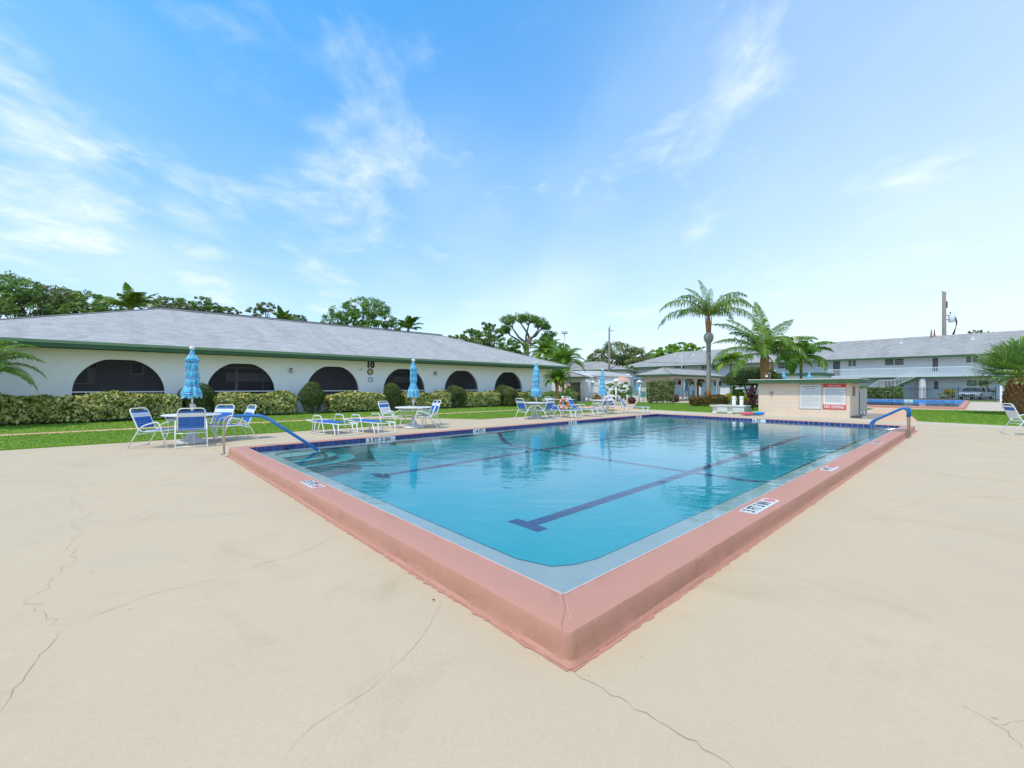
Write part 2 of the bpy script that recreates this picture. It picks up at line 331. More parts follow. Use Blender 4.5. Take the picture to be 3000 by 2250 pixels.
M['fr_queen'] = leafm('queen_palm_leaflets', [(.05, (.05, .115, .03)), (.5, (.14, .24, .045)), (1, (.44, .48, .12))], .35, .35)
M['fr_coco'] = leafm('coconut_palm_leaflets', [(.05, (.03, .10, .02)), (.5, (.12, .24, .03)), (1, (.44, .48, .07))], .35, .3)
M['fr_ado'] = leafm('small_palm_leaflets', [(.05, (.04, .11, .015)), (.5, (.13, .28, .025)), (1, (.40, .52, .06))], .35, .3)
M['fr_sabal'] = leafm('fan_palm_leaves', [(0.05, (0.065, 0.143, 0.039)), (0.5, (0.195, 0.325, 0.078)), (1, (0.546, 0.598, 0.234))], .3, .35)
M['rachis'] = mat('palm_stalk', (.22, .26, .06), .5)
M['bark'] = mottled('tree_bark', (.12, .095, .075), (.20, .17, .14), 5, .9, .6, 20, .03)
M['barkpine'] = mottled('pine_bark', (.13, .10, .085), (.19, .15, .12), 3, .9, .6, 10, .05)
def palmbark(name, c1, c2, rings=9, c3=None):
    m = mat(name, c1, .85, spec=.2); q = NB(m); v = q.coord(); s = q.n('ShaderNodeSeparateXYZ'); q.l(v, s.inputs[0])
    rg = q.m('FRACT', q.m('MULTIPLY', q.m('ADD', s.outputs[2], q.m('MULTIPLY', q.noise(v, 4, 2, .5), .06)), rings))
    c = q.mix(q.mr(rg, 0, .35), tuple(x * .6 for x in c1), c1)
    c = q.mix(q.mr(q.noise(v, 3, 5, .6), .4, .7), c, c2)
    if c3: c = q.mix(q.mr(q.m('ADD', s.outputs[2], q.m('MULTIPLY', q.noise(v, 6, 4, .6), .5)), 1.55, 1.25), c, c3)
    q.col(c); q.bump(rg, .5, .02); return m
M['bk_queen'] = palmbark('ringed_palm_trunk', (.30, .26, .23), (.38, .34, .30), 9, (.36, .15, .045))
M['bk_boot'] = mottled('palm_boots', (.46, .22, .10), (.26, .12, .055), 9, .85, .6, 40, .02)
M['bk_small'] = palmbark('slim_palm_trunk', (.22, .18, .15), (.30, .26, .22), 12)
M['shaft'] = mottled('green_crownshaft', (.16, .24, .04), (.30, .32, .06), 5, .4, 0)
# ------------------------------------------------------------------ mesh helpers
class MB:
    def __init__(s): s.v = []; s.f = []; s.mi = []; s.uv = None
    def add(s, vs, fs, mi=0):
        o = len(s.v); s.v += [tuple(p) for p in vs]; s.f += [tuple(i + o for i in f) for f in fs]; s.mi += [mi] * len(fs); return s
    def box(s, c, d, Rm=None, mi=0, taper=1.0):
        x, y, z = (k / 2 for k in d); vs = []
        for sz in (-1, 1):
            t = taper if sz > 0 else 1
            for sx, sy in ((-1, -1), (1, -1), (1, 1), (-1, 1)):
                p = Vector((sx * x * t, sy * y * t, sz * z))
                if Rm: p = Rm @ p
                vs.append(p + Vector(c))
        return s.add(vs, [(3, 2, 1, 0), (4, 5, 6, 7), (0, 1, 5, 4), (1, 2, 6, 5), (2, 3, 7, 6), (3, 0, 4, 7)], mi)
    def bb(s, x0, x1, y0, y1, z0, z1, mi=0): return s.box(((x0 + x1) / 2, (y0 + y1) / 2, (z0 + z1) / 2), (abs(x1 - x0), abs(y1 - y0), abs(z1 - z0)), None, mi)
    def quad(s, a, b, c, d, mi=0): return s.add([a, b, c, d], [(0, 1, 2, 3)], mi)
    def tube(s, pts, r, n=8, mi=0, cap=True, closed=False):
        pts = [Vector(p) for p in pts]; k = len(pts); rr = r if hasattr(r, '__len__') else [r] * k
        vs = []; up = None
        for i, p in enumerate(pts):
            a = pts[(i - 1) % k] if (closed or i) else p; b = pts[(i + 1) % k] if (closed or i < k - 1) else p
            t = (b - a).normalized()
            if up is None: up = t.orthogonal().normalized()
            up = (up - t * up.dot(t));
            up = up.normalized() if up.length > 1e-6 else t.orthogonal().normalized()
            sd = t.cross(up)
            for j in range(n):
                an = 2 * math.pi * j / n; vs.append(p + (up * math.cos(an) + sd * math.sin(an)) * rr[i])
        fs = []
        for i in range(k if closed else k - 1):
            for j in range(n):
                A = i * n + j; B = i * n + (j + 1) % n; Cc = ((i + 1) % k) * n + (j + 1) % n; Dd = ((i + 1) % k) * n + j
                fs.append((A, B, Cc, Dd))
        if cap and not closed: fs += [tuple(range(n - 1, -1, -1)), tuple((k - 1) * n + j for j in range(n))]
        return s.add(vs, fs, mi)
    def lathe(s, prof, n=16, c=(0, 0, 0), mi=0, mod=None):
        vs = []
        for i, (r, z) in enumerate(prof):
            for j in range(n):
                an = 2 * math.pi * j / n; q = r * (mod(an, z, i) if mod else 1)
                vs.append((c[0] + q * math.cos(an), c[1] + q * math.sin(an), c[2] + z))
        fs = [(i * n + j, i * n + (j + 1) % n, (i + 1) * n + (j + 1) % n, (i + 1) * n + j) for i in range(len(prof) - 1) for j in range(n)]
        fs += [tuple(range(n - 1, -1, -1)), tuple((len(prof) - 1) * n + j for j in range(n))]
        return s.add(vs, fs, mi)
    def prism(s, poly, z0, z1, mi=0):
        n = len(poly); vs = [(x, y, z0) for x, y in poly] + [(x, y, z1) for x, y in poly]
        return s.add(vs, [tuple(range(n - 1, -1, -1)), tuple(range(n, 2 * n))] + [(i, (i + 1) % n, n + (i + 1) % n, n + i) for i in range(n)], mi)
    def mesh(s, name, m, smooth=False):
        me = bpy.data.meshes.new(name); me.from_pydata(s.v, [], s.f)
        for x in (m if isinstance(m, (list, tuple)) else [m]): me.materials.append(x)
        if any(s.mi): me.polygons.foreach_set('material_index', s.mi)
        if smooth: me.polygons.foreach_set('use_smooth', [True] * len(s.f))
        me.update(); return me
    def build(s, name, m, parent=None, smooth=False, loc=None, kind=None, rotz=None):
        return link(name, s.mesh(name, m, smooth), parent, loc, kind, rotz)
def link(name, me, parent=None, loc=None, kind=None, rotz=None):
    o = bpy.data.objects.new(name, me); C.objects.link(o)
    if parent is not None: o.parent = parent
    if loc is not None: o.location = loc
    if rotz is not None: o.rotation_euler = (0, 0, rotz)
    if kind: o['kind'] = kind
    return o
def smooth_by_angle(o, deg=40):
    me = o.data; me.polygons.foreach_set('use_smooth', [True] * len(me.polygons))
    try: me.set_sharp_from_angle(angle=R(deg))
    except Exception: pass
def tag(o, label, cat, group=None):
    o['label'] = label; o['category'] = cat
    if group: o['group'] = group
    return o
def thing(name, label, cat, loc=(0, 0, 0), rotz=0, group=None):
    o = bpy.data.objects.new(name, None); C.objects.link(o); o.location = loc; o.rotation_euler = (0, 0, rotz); o.empty_display_size = .2
    return tag(o, label, cat, group)
def struct(o): o['kind'] = 'structure'; return o
def dup(root, loc, rotz, label=None, cat=None, group=None):
    r = root.copy(); C.objects.link(r); r.location = loc; r.rotation_euler = (0, 0, rotz)
    if label: r['label'] = label
    if cat: r['category'] = cat
    if group: r['group'] = group
    for ch in list(root.children):
        c = ch.copy(); C.objects.link(c); c.parent = r
        for g in ch.children:
            d = g.copy(); C.objects.link(d); d.parent = c
    return r
def fastmesh(name, V, k, mats, tint=None, smooth=False):
    V = np.asarray(V, dtype=np.float32).reshape(-1, 3); nf = len(V) // k
    me = bpy.data.meshes.new(name); me.vertices.add(len(V)); me.vertices.foreach_set('co', V.ravel())
    me.loops.add(nf * k); me.loops.foreach_set('vertex_index', np.arange(nf * k, dtype=np.int32))
    me.polygons.add(nf); me.polygons.foreach_set('loop_start', np.arange(0, nf * k, k, dtype=np.int32))
    try: me.polygons.foreach_set('loop_total', np.full(nf, k, dtype=np.int32))
    except Exception: pass
    me.materials.append(mats)
    if tint is not None:
        at = me.attributes.new('tint', 'FLOAT', 'FACE'); at.data.foreach_set('value', np.asarray(tint, dtype=np.float32))
    me.update(calc_edges=True)
    return me
def nrmz(a): return a / np.maximum(np.linalg.norm(a, axis=1, keepdims=True), 1e-6)
def leafquads(P, size, nrm=None, aspect=.5, spread=.8, svar=.35, down=0.0):
    n = len(P); u = rng.normal(size=(n, 3)); nn = nrmz(u) if nrm is None else nrmz(nrm + spread * rng.normal(size=(n, 3)))
    t = rng.normal(size=(n, 3)); t[:, 2] -= down; t = nrmz(t - nn * np.sum(t * nn, 1, keepdims=True)); s = np.cross(nn, t)
    L = (size * (1 + svar * rng.normal(size=(n, 1)))).clip(size * .4, size * 2)
    a = P - t * L * .5; b = P + s * L * aspect * .5 + nn * L * .06; c = P + t * L * .5; d = P - s * L * aspect * .5 + nn * L * .06
    return np.stack([a, b, c, d], 1).reshape(-1, 3)
def foliage(name, P, size, m, parent, nrm=None, aspect=.5, spread=.8, tint=None, down=0.0):
    V = leafquads(np.asarray(P), size, nrm, aspect, spread, down=down)
    if tint is None: tint = rng.random(len(P))
    me = fastmesh(name, V, 4, m, tint); return link(name, me, parent)
def unit(n): return nrmz(rng.normal(size=(n, 3)))
def text_mesh(body, size, m, extrude=.002, offset=0.0, align='CENTER', spacing=1.0):
    cu = bpy.data.curves.new('lettering', 'FONT'); cu.body = body; cu.size = size; cu.extrude = extrude; cu.offset = offset; cu.align_x = align; cu.align_y = 'CENTER'; cu.space_character = spacing
    cu.resolution_u = 3
    o = bpy.data.objects.new('lettering', cu); C.objects.link(o)
    me = bpy.data.meshes.new_from_object(o); bpy.data.objects.remove(o); me.materials.clear(); me.materials.append(m); me.name = 'lettering'
    return me
# ================================================================== GROUND
P2A0, P2A1, P2B0, P2B1 = -0.75, 12.0, 36.75, 57.0     # second pool inner rectangle
def holed(rect, holes, z):                              # rectangle in (a,b) minus rectangles -> cells
    A = sorted({rect[0], rect[1]} | {v for h in holes for v in h[:2]}); B = sorted({rect[2], rect[3]} | {v for h in holes for v in h[2:]})
    mb = MB()
    for i in range(len(A) - 1):
        for j in range(len(B) - 1):
            ca, cb = (A[i] + A[i + 1]) / 2, (B[j] + B[j + 1]) / 2
            if any(h[0] < ca < h[1] and h[2] < cb < h[3] for h in holes): continue
            mb.quad(W(A[i], B[j], z), W(A[i], B[j + 1], z), W(A[i + 1], B[j + 1], z), W(A[i + 1], B[j], z))
    return mb
h1 = (-.02, PW + .02, -.02, PL + .02); h2 = (P2A0 - .02, P2A1 + .02, P2B0 - .02, P2B1 + .02)
def fixn(mb):
    vs = mb.v; fs = []
    for f in mb.f:
        p = [Vector(vs[i]) for i in f[:3]]
        fs.append(f if (p[1] - p[0]).cross(p[2] - p[0]).z > 0 else tuple(reversed(f)))
    mb.f = fs; return mb
struct(fixn(holed((-700, 700, -700, 700), [h1, h2], -.012)).build('ground', M['ground']))
deck = struct(fixn(holed((-16, 13.3, -14, 20.5), [h1], -.006)).build('pool_deck', M['deck']))
struct(fixn(holed((-16, 34, 20.5, 59.2), [h2], -.006)).build('patio', M['deck2']))
def sheet(name, poly, z, m, kind='structure', thick=0.0):
    mb = MB(); n = len(poly); pts = [W(a, b, z) for a, b in poly]
    A = sum(pts[i].x * pts[(i + 1) % n].y - pts[(i + 1) % n].x * pts[i].y for i in range(n))
    if A < 0: pts = pts[::-1]
    if thick:
        lo = [p - Vector((0, 0, thick)) for p in pts]; mb.add(lo + pts, [tuple(range(n, 2 * n))] + [(i, (i + 1) % n, n + (i + 1) % n, n + i) for i in range(n)])
    else: mb.add(pts, [tuple(range(n))])
    o = mb.build(name, m); o['kind'] = kind; return o
sheet('pavement', [(13.3, -14), (13.3, 20.5), (34, 20.5), (34, -14)], -.007, M['deck'])
sheet('parking_lot', [(40, 59.2), (40, 74), (-40, 74), (-40, 59.2)], -.004, M['asphalt'])
# sloping apron of the deck that climbs to the flush coping on the two far sides
def apron():
    vs = []; fs = []; idx = {}
    As = sorted(set(list(np.linspace(-.35, PW + .14, 30)) + list(np.linspace(PW + .145, PW + 1.68, 10))))
    Bs = sorted(set(list(np.linspace(-.35, PL + .14, 40)) + list(np.linspace(PL + .145, PL + 1.68, 10))))
    def vid(i, j):
        if (i, j) not in idx:
            a, b = As[i], Bs[j]; idx[(i, j)] = len(vs); vs.append(W(a, b, gz(max(a, PW + .0) if b < PL else a, b) + .002))
        return idx[(i, j)]
    for i in range(len(As) - 1):
        for j in range(len(Bs) - 1):
            if As[i] < PW + .13 and Bs[j] < PL + .13: continue
            fs.append((vid(i, j), vid(i, j + 1), vid(i + 1, j + 1), vid(i + 1, j)))
    mb = MB(); mb.add(vs, fs); fixn(mb); return mb
o = apron().build('deck_apron', M['deck'], smooth=True); struct(o)
# lawns -------------------------------------------------------------
LAWNS = {
 'near_left': [(12.85, -30), (12.85, 4.6), (13.2, 6.6), (14.2, 7.1), (15.6, 6.4), (16.85, 5.0), (16.85, -30)],
 'near_right': [(12.95, 9.6), (12.9, 20.0), (13.5, 20.3), (16.85, 20.2), (16.85, 7.6), (15.5, 8.0), (14.0, 9.0)],
 'far': [(17.65, -30), (17.65, 29.0), (23.2, 31.2), (23.2, -30)],
 'mid': [(13.6, 22.75), (9.9, 22.05), (5.8, 21.9), (5.8, 24.5), (5.4, 33), (11.5, 36), (15.8, 34.2), (19.4, 32.9)],
 'right': [(1.5, 34.1), (.02, 22.05), (-2.7, 21.75), (-14, 21.2), (-16, 35.8), (-3.4, 35.2)],
 'small': [(2.9, 27.5), (2.95, 33.8), (6.0, 34.0), (5.6, 26.4)],
 'beyond_fence': [(20, 59.4), (20, 63), (-8, 63), (-8, 59.4)],
}
for k, poly in LAWNS.items(): sheet('lawn', poly, .022, M['turf'], thick=.035)
sheet('path', [(16.85, -30), (16.85, 29.0), (17.65, 29.0), (17.65, -30)], .006, M['path'], thick=.02)
sheet('path', [(2.95, 34.1), (1.25, 20.6), (.02, 21.95), (1.5, 34.1)], .006, M['path'], thick=.02)
sheet('path', [(12.9, 20.0), (12.9, 22.4), (17.6, 29.0), (17.65, 23.0), (15.2, 20.3)], .0055, M['path'], thick=.02)
gr = sheet('gravel_bed', [(1.3, 22.3), (1.35, 27.4), (5.4, 27.0), (5.6, 24.4), (2.3, 24.4), (2.28, 22.3)], .008, M['gravel'], thick=.02)
def inside(poly, a, b):
    r = np.zeros(len(a), bool); n = len(poly)
    for i in range(n):
        x0, y0 = poly[i]; x1, y1 = poly[(i + 1) % n]
        c = ((y0 > b) != (y1 > b)); xx = (x1 - x0) * (b - y0) / ((y1 - y0) or 1e-9) + x0
        r ^= (c & (a < xx))
    return r
def blades(name, poly, dens, h, parent=None):
    P = np.array(poly); a0, b0 = P.min(0); a1, b1 = P.max(0); b0 = max(b0, -16)
    n = int((a1 - a0) * (b1 - b0) * dens); a = rng.uniform(a0, a1, n); b = rng.uniform(b0, b1, n); k = inside(poly, a, b); a, b = a[k], b[k]
    # a fringe of longer blades leaning over the near edge
    n = len(a); d1 = np.array(D1); d2 = np.array(D2); n0 = np.array(N0)
    xy = n0 + a[:, None] * d1 + b[:, None] * d2
    ang = rng.uniform(0, 2 * np.pi, n); s = np.stack([np.cos(ang), np.sin(ang), np.zeros(n)], 1); ln = rng.normal(size=(n, 3)) * .7; ln[:, 2] = 1
    hh = .75 * h * rng.uniform(.5, 1.3, (n, 1)); base = np.concatenate([xy, np.full((n, 1), .02)], 1); wd = .5 * h * rng.uniform(.35, .8, (n, 1))
    V = np.stack([base - s * wd, base + s * wd, base + ln * hh], 1).reshape(-1, 3)
    return link(name, fastmesh(name, V, 3, M['grass'], rng.random(n)), parent)
for k, d, h in (('near_left', 520, .045), ('near_right', 330, .05), ('far', 130, .06), ('mid', 240, .055), ('right', 360, .05), ('small', 200, .06)):
    o = blades('grass', LAWNS[k], d, h); o['kind'] = 'stuff'
# cracks in the deck ---------------------------------------------------
def crack(pts, wd, jag=.12, z=.0008):
    q = [G(*p, 0.0) for p in pts]; P = [q[0]]
    for i in range(len(q) - 1):
        L = (q[i + 1] - q[i]).length; n = max(2, int(L / .05)); nn = Vector((-(q[i + 1] - q[i]).y, (q[i + 1] - q[i]).x, 0)).normalized()
        for j in range(1, n + 1): P.append(q[i].lerp(q[i + 1], j / n) + nn * rnd.gauss(0, jag * .045) * (j < n))
    vs = []; fs = []
    for i, p in enumerate(P):
        t = (P[min(i + 1, len(P) - 1)] - P[max(i - 1, 0)]).normalized(); nn = Vector((-t.y, t.x, 0)); w_ = .62 * wd * (.35 + rnd.random() * .9) * min(1, .3 + i * .2, .3 + (len(P) - 1 - i) * .2)
        vs += [p + nn * w_ + Vector((0, 0, z - p.z - .0035)), p - nn * w_ + Vector((0, 0, z - p.z - .0035))]
    fs = [(2 * i, 2 * i + 1, 2 * i + 3, 2 * i + 2) for i in range(len(P) - 1)]
    mb = MB(); mb.add(vs, fs); fixn(mb); o = mb.build('crack', M['crack'], deck); return o
def q1(L): return [(x / 1.659, 1250 + y / 1.659) for x, y in L]
crack([(1676, 1962), (1737, 1998), (1790, 2035), (1812, 2038), (1856, 2075), (1925, 2109), (1985, 2145), (2040, 2168), (2095, 2208), (2160, 2258)], .0030, .25)
crack([(1690, 1957), (1700, 1975), (1735, 1998)], .0015, .3)
crack(q1([(370, 225), (318, 270), (368, 300), (385, 325), (350, 350), (375, 385), (435, 420), (350, 480), (385, 520), (325, 590), (370, 640), (300, 700), (240, 770), (135, 835), (165, 880), (215, 895), (225, 930), (325, 970)]), .0018, .4)
crack(q1([(325, 970), (255, 1045), (180, 1130), (110, 1230), (50, 1310), (-5, 1390)]), .0022, .3)
crack(q1([(325, 970), (500, 900), (680, 830), (840, 785), (1050, 740), (1250, 670), (1440, 620), (1640, 530)]), .0022, .12)
crack(q1([(370, 470), (620, 455), (900, 432), (1200, 420), (1400, 408)]), .0020, .1)
crack(q1([(620, 455), (780, 380), (940, 318), (1120, 270)]), .0018, .1)
crack(q1([(0, 585), (200, 560), (355, 545)]), .0018, .15); crack(q1([(0, 935), (90, 915), (165, 895)]), .0018, .15)
crack([(811, 2255), (862, 2178), (916, 2124), (1000, 2070), (1080, 2020), (1150, 1955), (1215, 1890), (1262, 1825), (1296, 1756)], .0014, .05)
crack([(2821, 2055), (2860, 2085), (2916, 2120), (2960, 2155), (2995, 2190)], .0020, .3); crack([(2916, 2122), (2960, 2112), (3010, 2103)], .0018, .3)
p = G(1270, 1759, 0); mb = MB()
mb.add([p + Vector(v) for v in ((-.012, 0, .004), (0, .005, .009), (.013, .001, .004), (0, -.005, .003))], [(3, 2, 1, 0)]); 
tag(mb.build('dry_leaf', M['leafdebris']), 'scrap of dry brown leaf lying on the pale deck by the pool curb', 'leaf')
# ================================================================== SWIMMING POOL
pool = thing('swimming_pool', 'large rectangular swimming pool with raised pink curb in the foreground', 'pool', (N0.x, N0.y, 0), POOLROT)
# local frame: x = b (length), y = a (width)
def curb(mbx, x0, x1, y0, y1, wd, wob=.006, sides='NWSE', top=PT, radius=.022, cr=0.0):
    """ring of curb round the rectangle, profile swept with mitred corners"""
    prof = [(0, top - .03), (0.002, top - .004), (.008, top), (wd * .5, top + .002), (wd - radius * 1.3, top - .001), (wd - radius * .45, top - radius * .35), (wd - .002, top - radius * 1.15), (wd + .004, top * .45), (wd + .007, .02), (wd + .016, .004), (wd + .03, -.012)]
    ring = []
    step = .12
    def side(p, q, n, m0, m1):
        L = math.hypot(q[0] - p[0], q[1] - p[1]); k = max(2, int(L / step))
        for i in range(k):
            t = i / k; ring.append(((p[0] + (q[0] - p[0]) * t, p[1] + (q[1] - p[1]) * t), n, t * L, L))
    cs = [(x0, y0), (x1, y0), (x1, y1), (x0, y1)]; ns = [(0, -1), (1, 0), (0, 1), (-1, 0)]
    vs = []; K = len(prof); cnt = 0; rows = []
    for s_ in range(4):
        p, q = cs[s_], cs[(s_ + 1) % 4]; n = ns[s_]; npv = ns[(s_ - 1) % 4]; nnx = ns[(s_ + 1) % 4]
        L = math.hypot(q[0] - p[0], q[1] - p[1]); k = max(2, int(L / step)); tx, ty = (q[0] - p[0]) / L, (q[1] - p[1]) / L
        for t in sorted([i * L / k for i in range(k)] + [.008, .02, .035, .055, .08, L - .008, L - .02, L - .035, L - .055, L - .08]):
            for (o_, z_) in prof:
                # mitre: stretch along the side near the corners
                e = o_; along = t
                f = t / L
                along = -e + (L + 2 * e) * f
                wv = (math.sin(t * 2.1 + s_) * .5 + rnd.uniform(-1, 1) * .5) * wob if o_ > .15 else 0
                if t < .1 or t > L - .1: wv = 0
                if cr and False: pass
                zz = z_ + (rnd.uniform(-1, 1) * .0015 if 0.03 < z_ else 0)
                oo = e + wv
                vs.append((p[0] + tx * along + n[0] * oo, p[1] + ty * along + n[1] * oo, zz))
            cnt += 1
    fs = []
    for i in range(cnt):
        for j in range(K - 1):
            fs.append((i * K + j, i * K + j + 1, ((i + 1) % cnt) * K + j + 1, ((i + 1) % cnt) * K + j))
    mbx.add(vs, fs); return mbx
# round the outer corner a little: done by softening mitre vertices
mbx = curb(MB(), 0, PL, 0, PW, .285)
def soften(mb, cx, cy, cor, r):         # pull outer points near an outer corner onto a radius
    sx, sy = cor; ox, oy = cx + sx * .285, cy + sy * .285; kx, ky = ox - sx * r, oy - sy * r
    for i, (x, y, z) in enumerate(mb.v):
        dx, dy = (x - kx) * sx, (y - ky) * sy
        if dx > 0 and dy > 0:
            d = math.hypot(dx, dy); m_ = max(dx, dy)
            if d > 1e-5: k = m_ / d; mb.v[i] = (kx + sx * dx * k, ky + sy * dy * k, z - .006 * max(0, d - m_) / .02 * (z > .1))
soften(mbx, 0, 0, (-1, -1), .045); soften(mbx, 0, PW, (-1, 1), .05); soften(mbx, PL, 0, (1, -1), .05)
fx = MB(); fx.v = mbx.v; fx.f = [tuple(reversed(f)) for f in mbx.f]; fx.mi = mbx.mi
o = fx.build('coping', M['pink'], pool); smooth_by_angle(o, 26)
mb = MB(); mb.bb(-.001, PL, -.007, .003, PT - .03, PT + .0035); mb.bb(-.007, .003, .004, PW, PT - .03, PT + .0035); mb.build('coping_lip', mottled('pale_lip_paint', (.53, .36, .31), (.60, .46, .41), 9, .6, 0), pool)
def seam(P, m, w_=.0012):
    mb = MB(); vs = []
    for i, p_ in enumerate(P):
        p_ = Vector(p_); t_ = (Vector(P[min(i + 1, len(P) - 1)]) - Vector(P[max(i - 1, 0)])).normalized(); nn = Vector((-t_.y, t_.x, 0)); nn = nn.normalized() if nn.length > .1 else Vector((.7, -.7, 0)); k_ = w_ * rnd.uniform(.4, 1.4)
        vs += [p_ + nn * k_, p_ - nn * k_]
    mb.add(vs, [(2 * i, 2 * i + 1, 2 * i + 3, 2 * i + 2) for i in range(len(P) - 1)]); return mb.build('crack', m, pool)
cd_ = mat('coping_crack', (.34, .17, .10), .9); cw_ = mat('crack_filler', (.62, .46, .40), .9)
seam([(-.004 - .27 * t - .006 * math.sin(t * 9), -.004 - .235 * t - .01 * math.sin(t * 5), PT + .0035) for t in np.linspace(0, 1, 14)], cd_)
seam([(-.06 - .14 * t + .006 * rnd.uniform(-1, 1), -.06 - .21 * t * (1 - .25 * t), PT + .0035) for t in np.linspace(0, 1, 10)][::-1], cw_, .0011)
# spilled pink paint line on the deck along the curb foot
mb = MB(); pts = []
for (x0, y0, x1, y1, n) in ((PL + .3, -.3, -.3, -.3, (0, -1)), (-.3, -.3, -.3, PW + .25, (-1, 0))):
    L = math.hypot(x1 - x0, y1 - y0); k = int(L / .035)
    for i in range(k + 1):
        t = i / k; w_ = .018 + .012 * abs(math.sin(t * 31)) * rnd.random() + rnd.random() * .009
        if rnd.random() < .1: w_ += .012
        pts.append(((x0 + (x1 - x0) * t - n[0] * .02, y0 + (y1 - y0) * t - n[1] * .02), (x0 + (x1 - x0) * t + n[0] * w_, y0 + (y1 - y0) * t + n[1] * w_)))
n1_ = int((PL + .6) / .035) + 1; vs = [(*p, -.0028 + (.0012 if i >= n1_ else 0)) for i, pr in enumerate(pts) for p in pr]; mb.add(vs, [(2 * i, 2 * i + 1, 2 * i + 3, 2 * i + 2) for i in range(len(pts) - 1) if i != n1_ - 1])
mb.f = [f if Vector(np.cross(np.array(mb.v[f[1]]) - mb.v[f[0]], np.array(mb.v[f[2]]) - mb.v[f[0]])).z > 0 else tuple(reversed(f)) for f in mb.f]
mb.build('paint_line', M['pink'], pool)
mb = MB()     # thin crack where the curb meets the deck
for (x0, y0, x1, y1, n) in ((PL + .25, -.312, -.31, -.312, (0, -1)), (-.312, -.31, -.312, PW + .2, (-1, 0))):
    L = math.hypot(x1 - x0, y1 - y0); k = int(L / .06); pv = None
    for i in range(k + 1):
        t = i / k; c = Vector((x0 + (x1 - x0) * t, y0 + (y1 - y0) * t, .0012)) + Vector((n[0], n[1], 0)) * rnd.uniform(-.006, .004)
        if pv is not None and rnd.random() < .72: nv = Vector((n[0], n[1], 0)) * rnd.uniform(.0005, .0015); mb.quad(pv - nv, c - nv, c + nv, pv + nv)
        pv = c
mb.f = [f if Vector(np.cross(np.array(mb.v[f[1]]) - mb.v[f[0]], np.array(mb.v[f[2]]) - mb.v[f[0]])).z > 0 else tuple(reversed(f)) for f in mb.f]
mb.build('joint_crack', mat('curb_crack_dirt', (.34, .17, .12), .9), pool, kind='stuff')
# basin: walls, submerged rim ledge, floor
FZ = lambda x: -.36 + .15 * min(max((x - 2) / 11, 0), 1)        # floor as it appears through the water
LW = .36; LZ = WZ - .035
def inner_ring(off, chN=.34):
    c = chN
    P = []
    P += [(off, off + c * 1.25), (off + c * .28, off + c * .42), (off + c * .75, off + c * .13), (off + c * 1.4, off)]
    P += [(PL - off - c, off), (PL - off - c * .4, off + c * .16), (PL - off - c * .12, off + c * .5), (PL - off, off + c)]
    P += [(PL - off, PW - off - c), (PL - off - c * .3, PW - off - c * .3), (PL - off - c, PW - off)]
    P += [(off + c * .9, PW - off), (off + c * .3, PW - off - c * .22), (off, PW - off - c * .7)]
    return P
ring = inner_ring(LW); n = len(ring)
mb = MB()      # wall of the basin behind the tile band
for (p, q) in (((0, 0), (PL, 0)), ((PL, 0), (PL, PW)), ((PL, PW), (0, PW)), ((0, PW), (0, 0))):
    mb.quad((*p, -.45), (*q, -.45), (*q, PT - .02), (*p, PT - .02))
mb.build('basin_wall', M['grout'], pool)
mb = MB()      # ledge = outer rectangle minus ring
out_ = []
for (x, y) in ring:
    cx, cy = PL / 2, PW / 2
    # project to nearest side
    dl, dr, db, dt = x, PL - x, y, PW - y; m_ = min(dl, dr, db, dt)
    out_.append((0, y) if m_ == dl else (PL, y) if m_ == dr else (x, 0) if m_ == db else (x, PW))
vs = [(x, y, LZ) for x, y in ring] + [(x, y, LZ) for x, y in out_]
fs = [(i, (i + 1) % n, n + (i + 1) % n, n + i) for i in range(n)]; mb.add(vs, fs)
cor = {(0, 0): None, (PL, 0): None, (PL, PW): None, (0, PW): None}
for i in range(n):
    A_, B_ = out_[i], out_[(i + 1) % n]
    if A_[0] != B_[0] and A_[1] != B_[1]:
        cxy = (A_[0] if A_[0] in (0, PL) else B_[0], A_[1] if A_[1] in (0, PW) else B_[1]); k = len(mb.v)
        mb.v.append((*cxy, LZ)); mb.f.append((n + i, n + (i + 1) % n, k)); mb.mi.append(0)
for i, f in enumerate(mb.f):
    a_, b_, c_ = (Vector(mb.v[j]) for j in f[:3])
    if (b_ - a_).cross(c_ - a_).z < 0: mb.f[i] = tuple(reversed(f))
mb.build('rim_ledge', M['ledge'], pool)
mb = MB(); vs = [(x, y, LZ + .002) for x, y in ring] + [(x, y, LZ - .028) for x, y in ring]; mb.add(vs, [(i, (i + 1) % n, n + (i + 1) % n, n + i) for i in range(n)])
r2 = []
for i, (x, y) in enumerate(ring): cx = Vector((PL / 2 - x, PW / 2 - y)).normalized(); r2.append((x - cx.x * .012, y - cx.y * .012, LZ + .002))
mb.add([(x, y, LZ + .002) for x, y in ring] + r2, [(i, n + i, n + (i + 1) % n, (i + 1) % n) for i in range(n)])
mb.build('ledge_trim', mat('dark_trim_tile', (.012, .05, .12), .3), pool)
mb = MB(); vs = [(x, y, LZ - .028) for x, y in ring] + [(x, y, -.5) for x, y in ring]; mb.add(vs, [(i, (i + 1) % n, n + (i + 1) % n, n + i) for i in range(n)]); mb.build('inner_wall', M['plaster'], pool)
mb = MB(); xs = np.linspace(.05, PL - .05, 40); ys = [.05, PW - .05]
vs = [(x, y, FZ(x)) for x in xs for y in ys]; mb.add(vs, [(2 * i, 2 * i + 2, 2 * i + 3, 2 * i + 1) for i in range(39)]); mb.build('floor', M['plaster'], pool, smooth=True)
# water body
mb = MB(); mb.bb(.004, PL - .004, .004, PW - .004, -.6, WZ)
wo = mb.build('water', M['water'], None, loc=(N0.x, N0.y, 0), kind='structure', rotz=POOLROT)
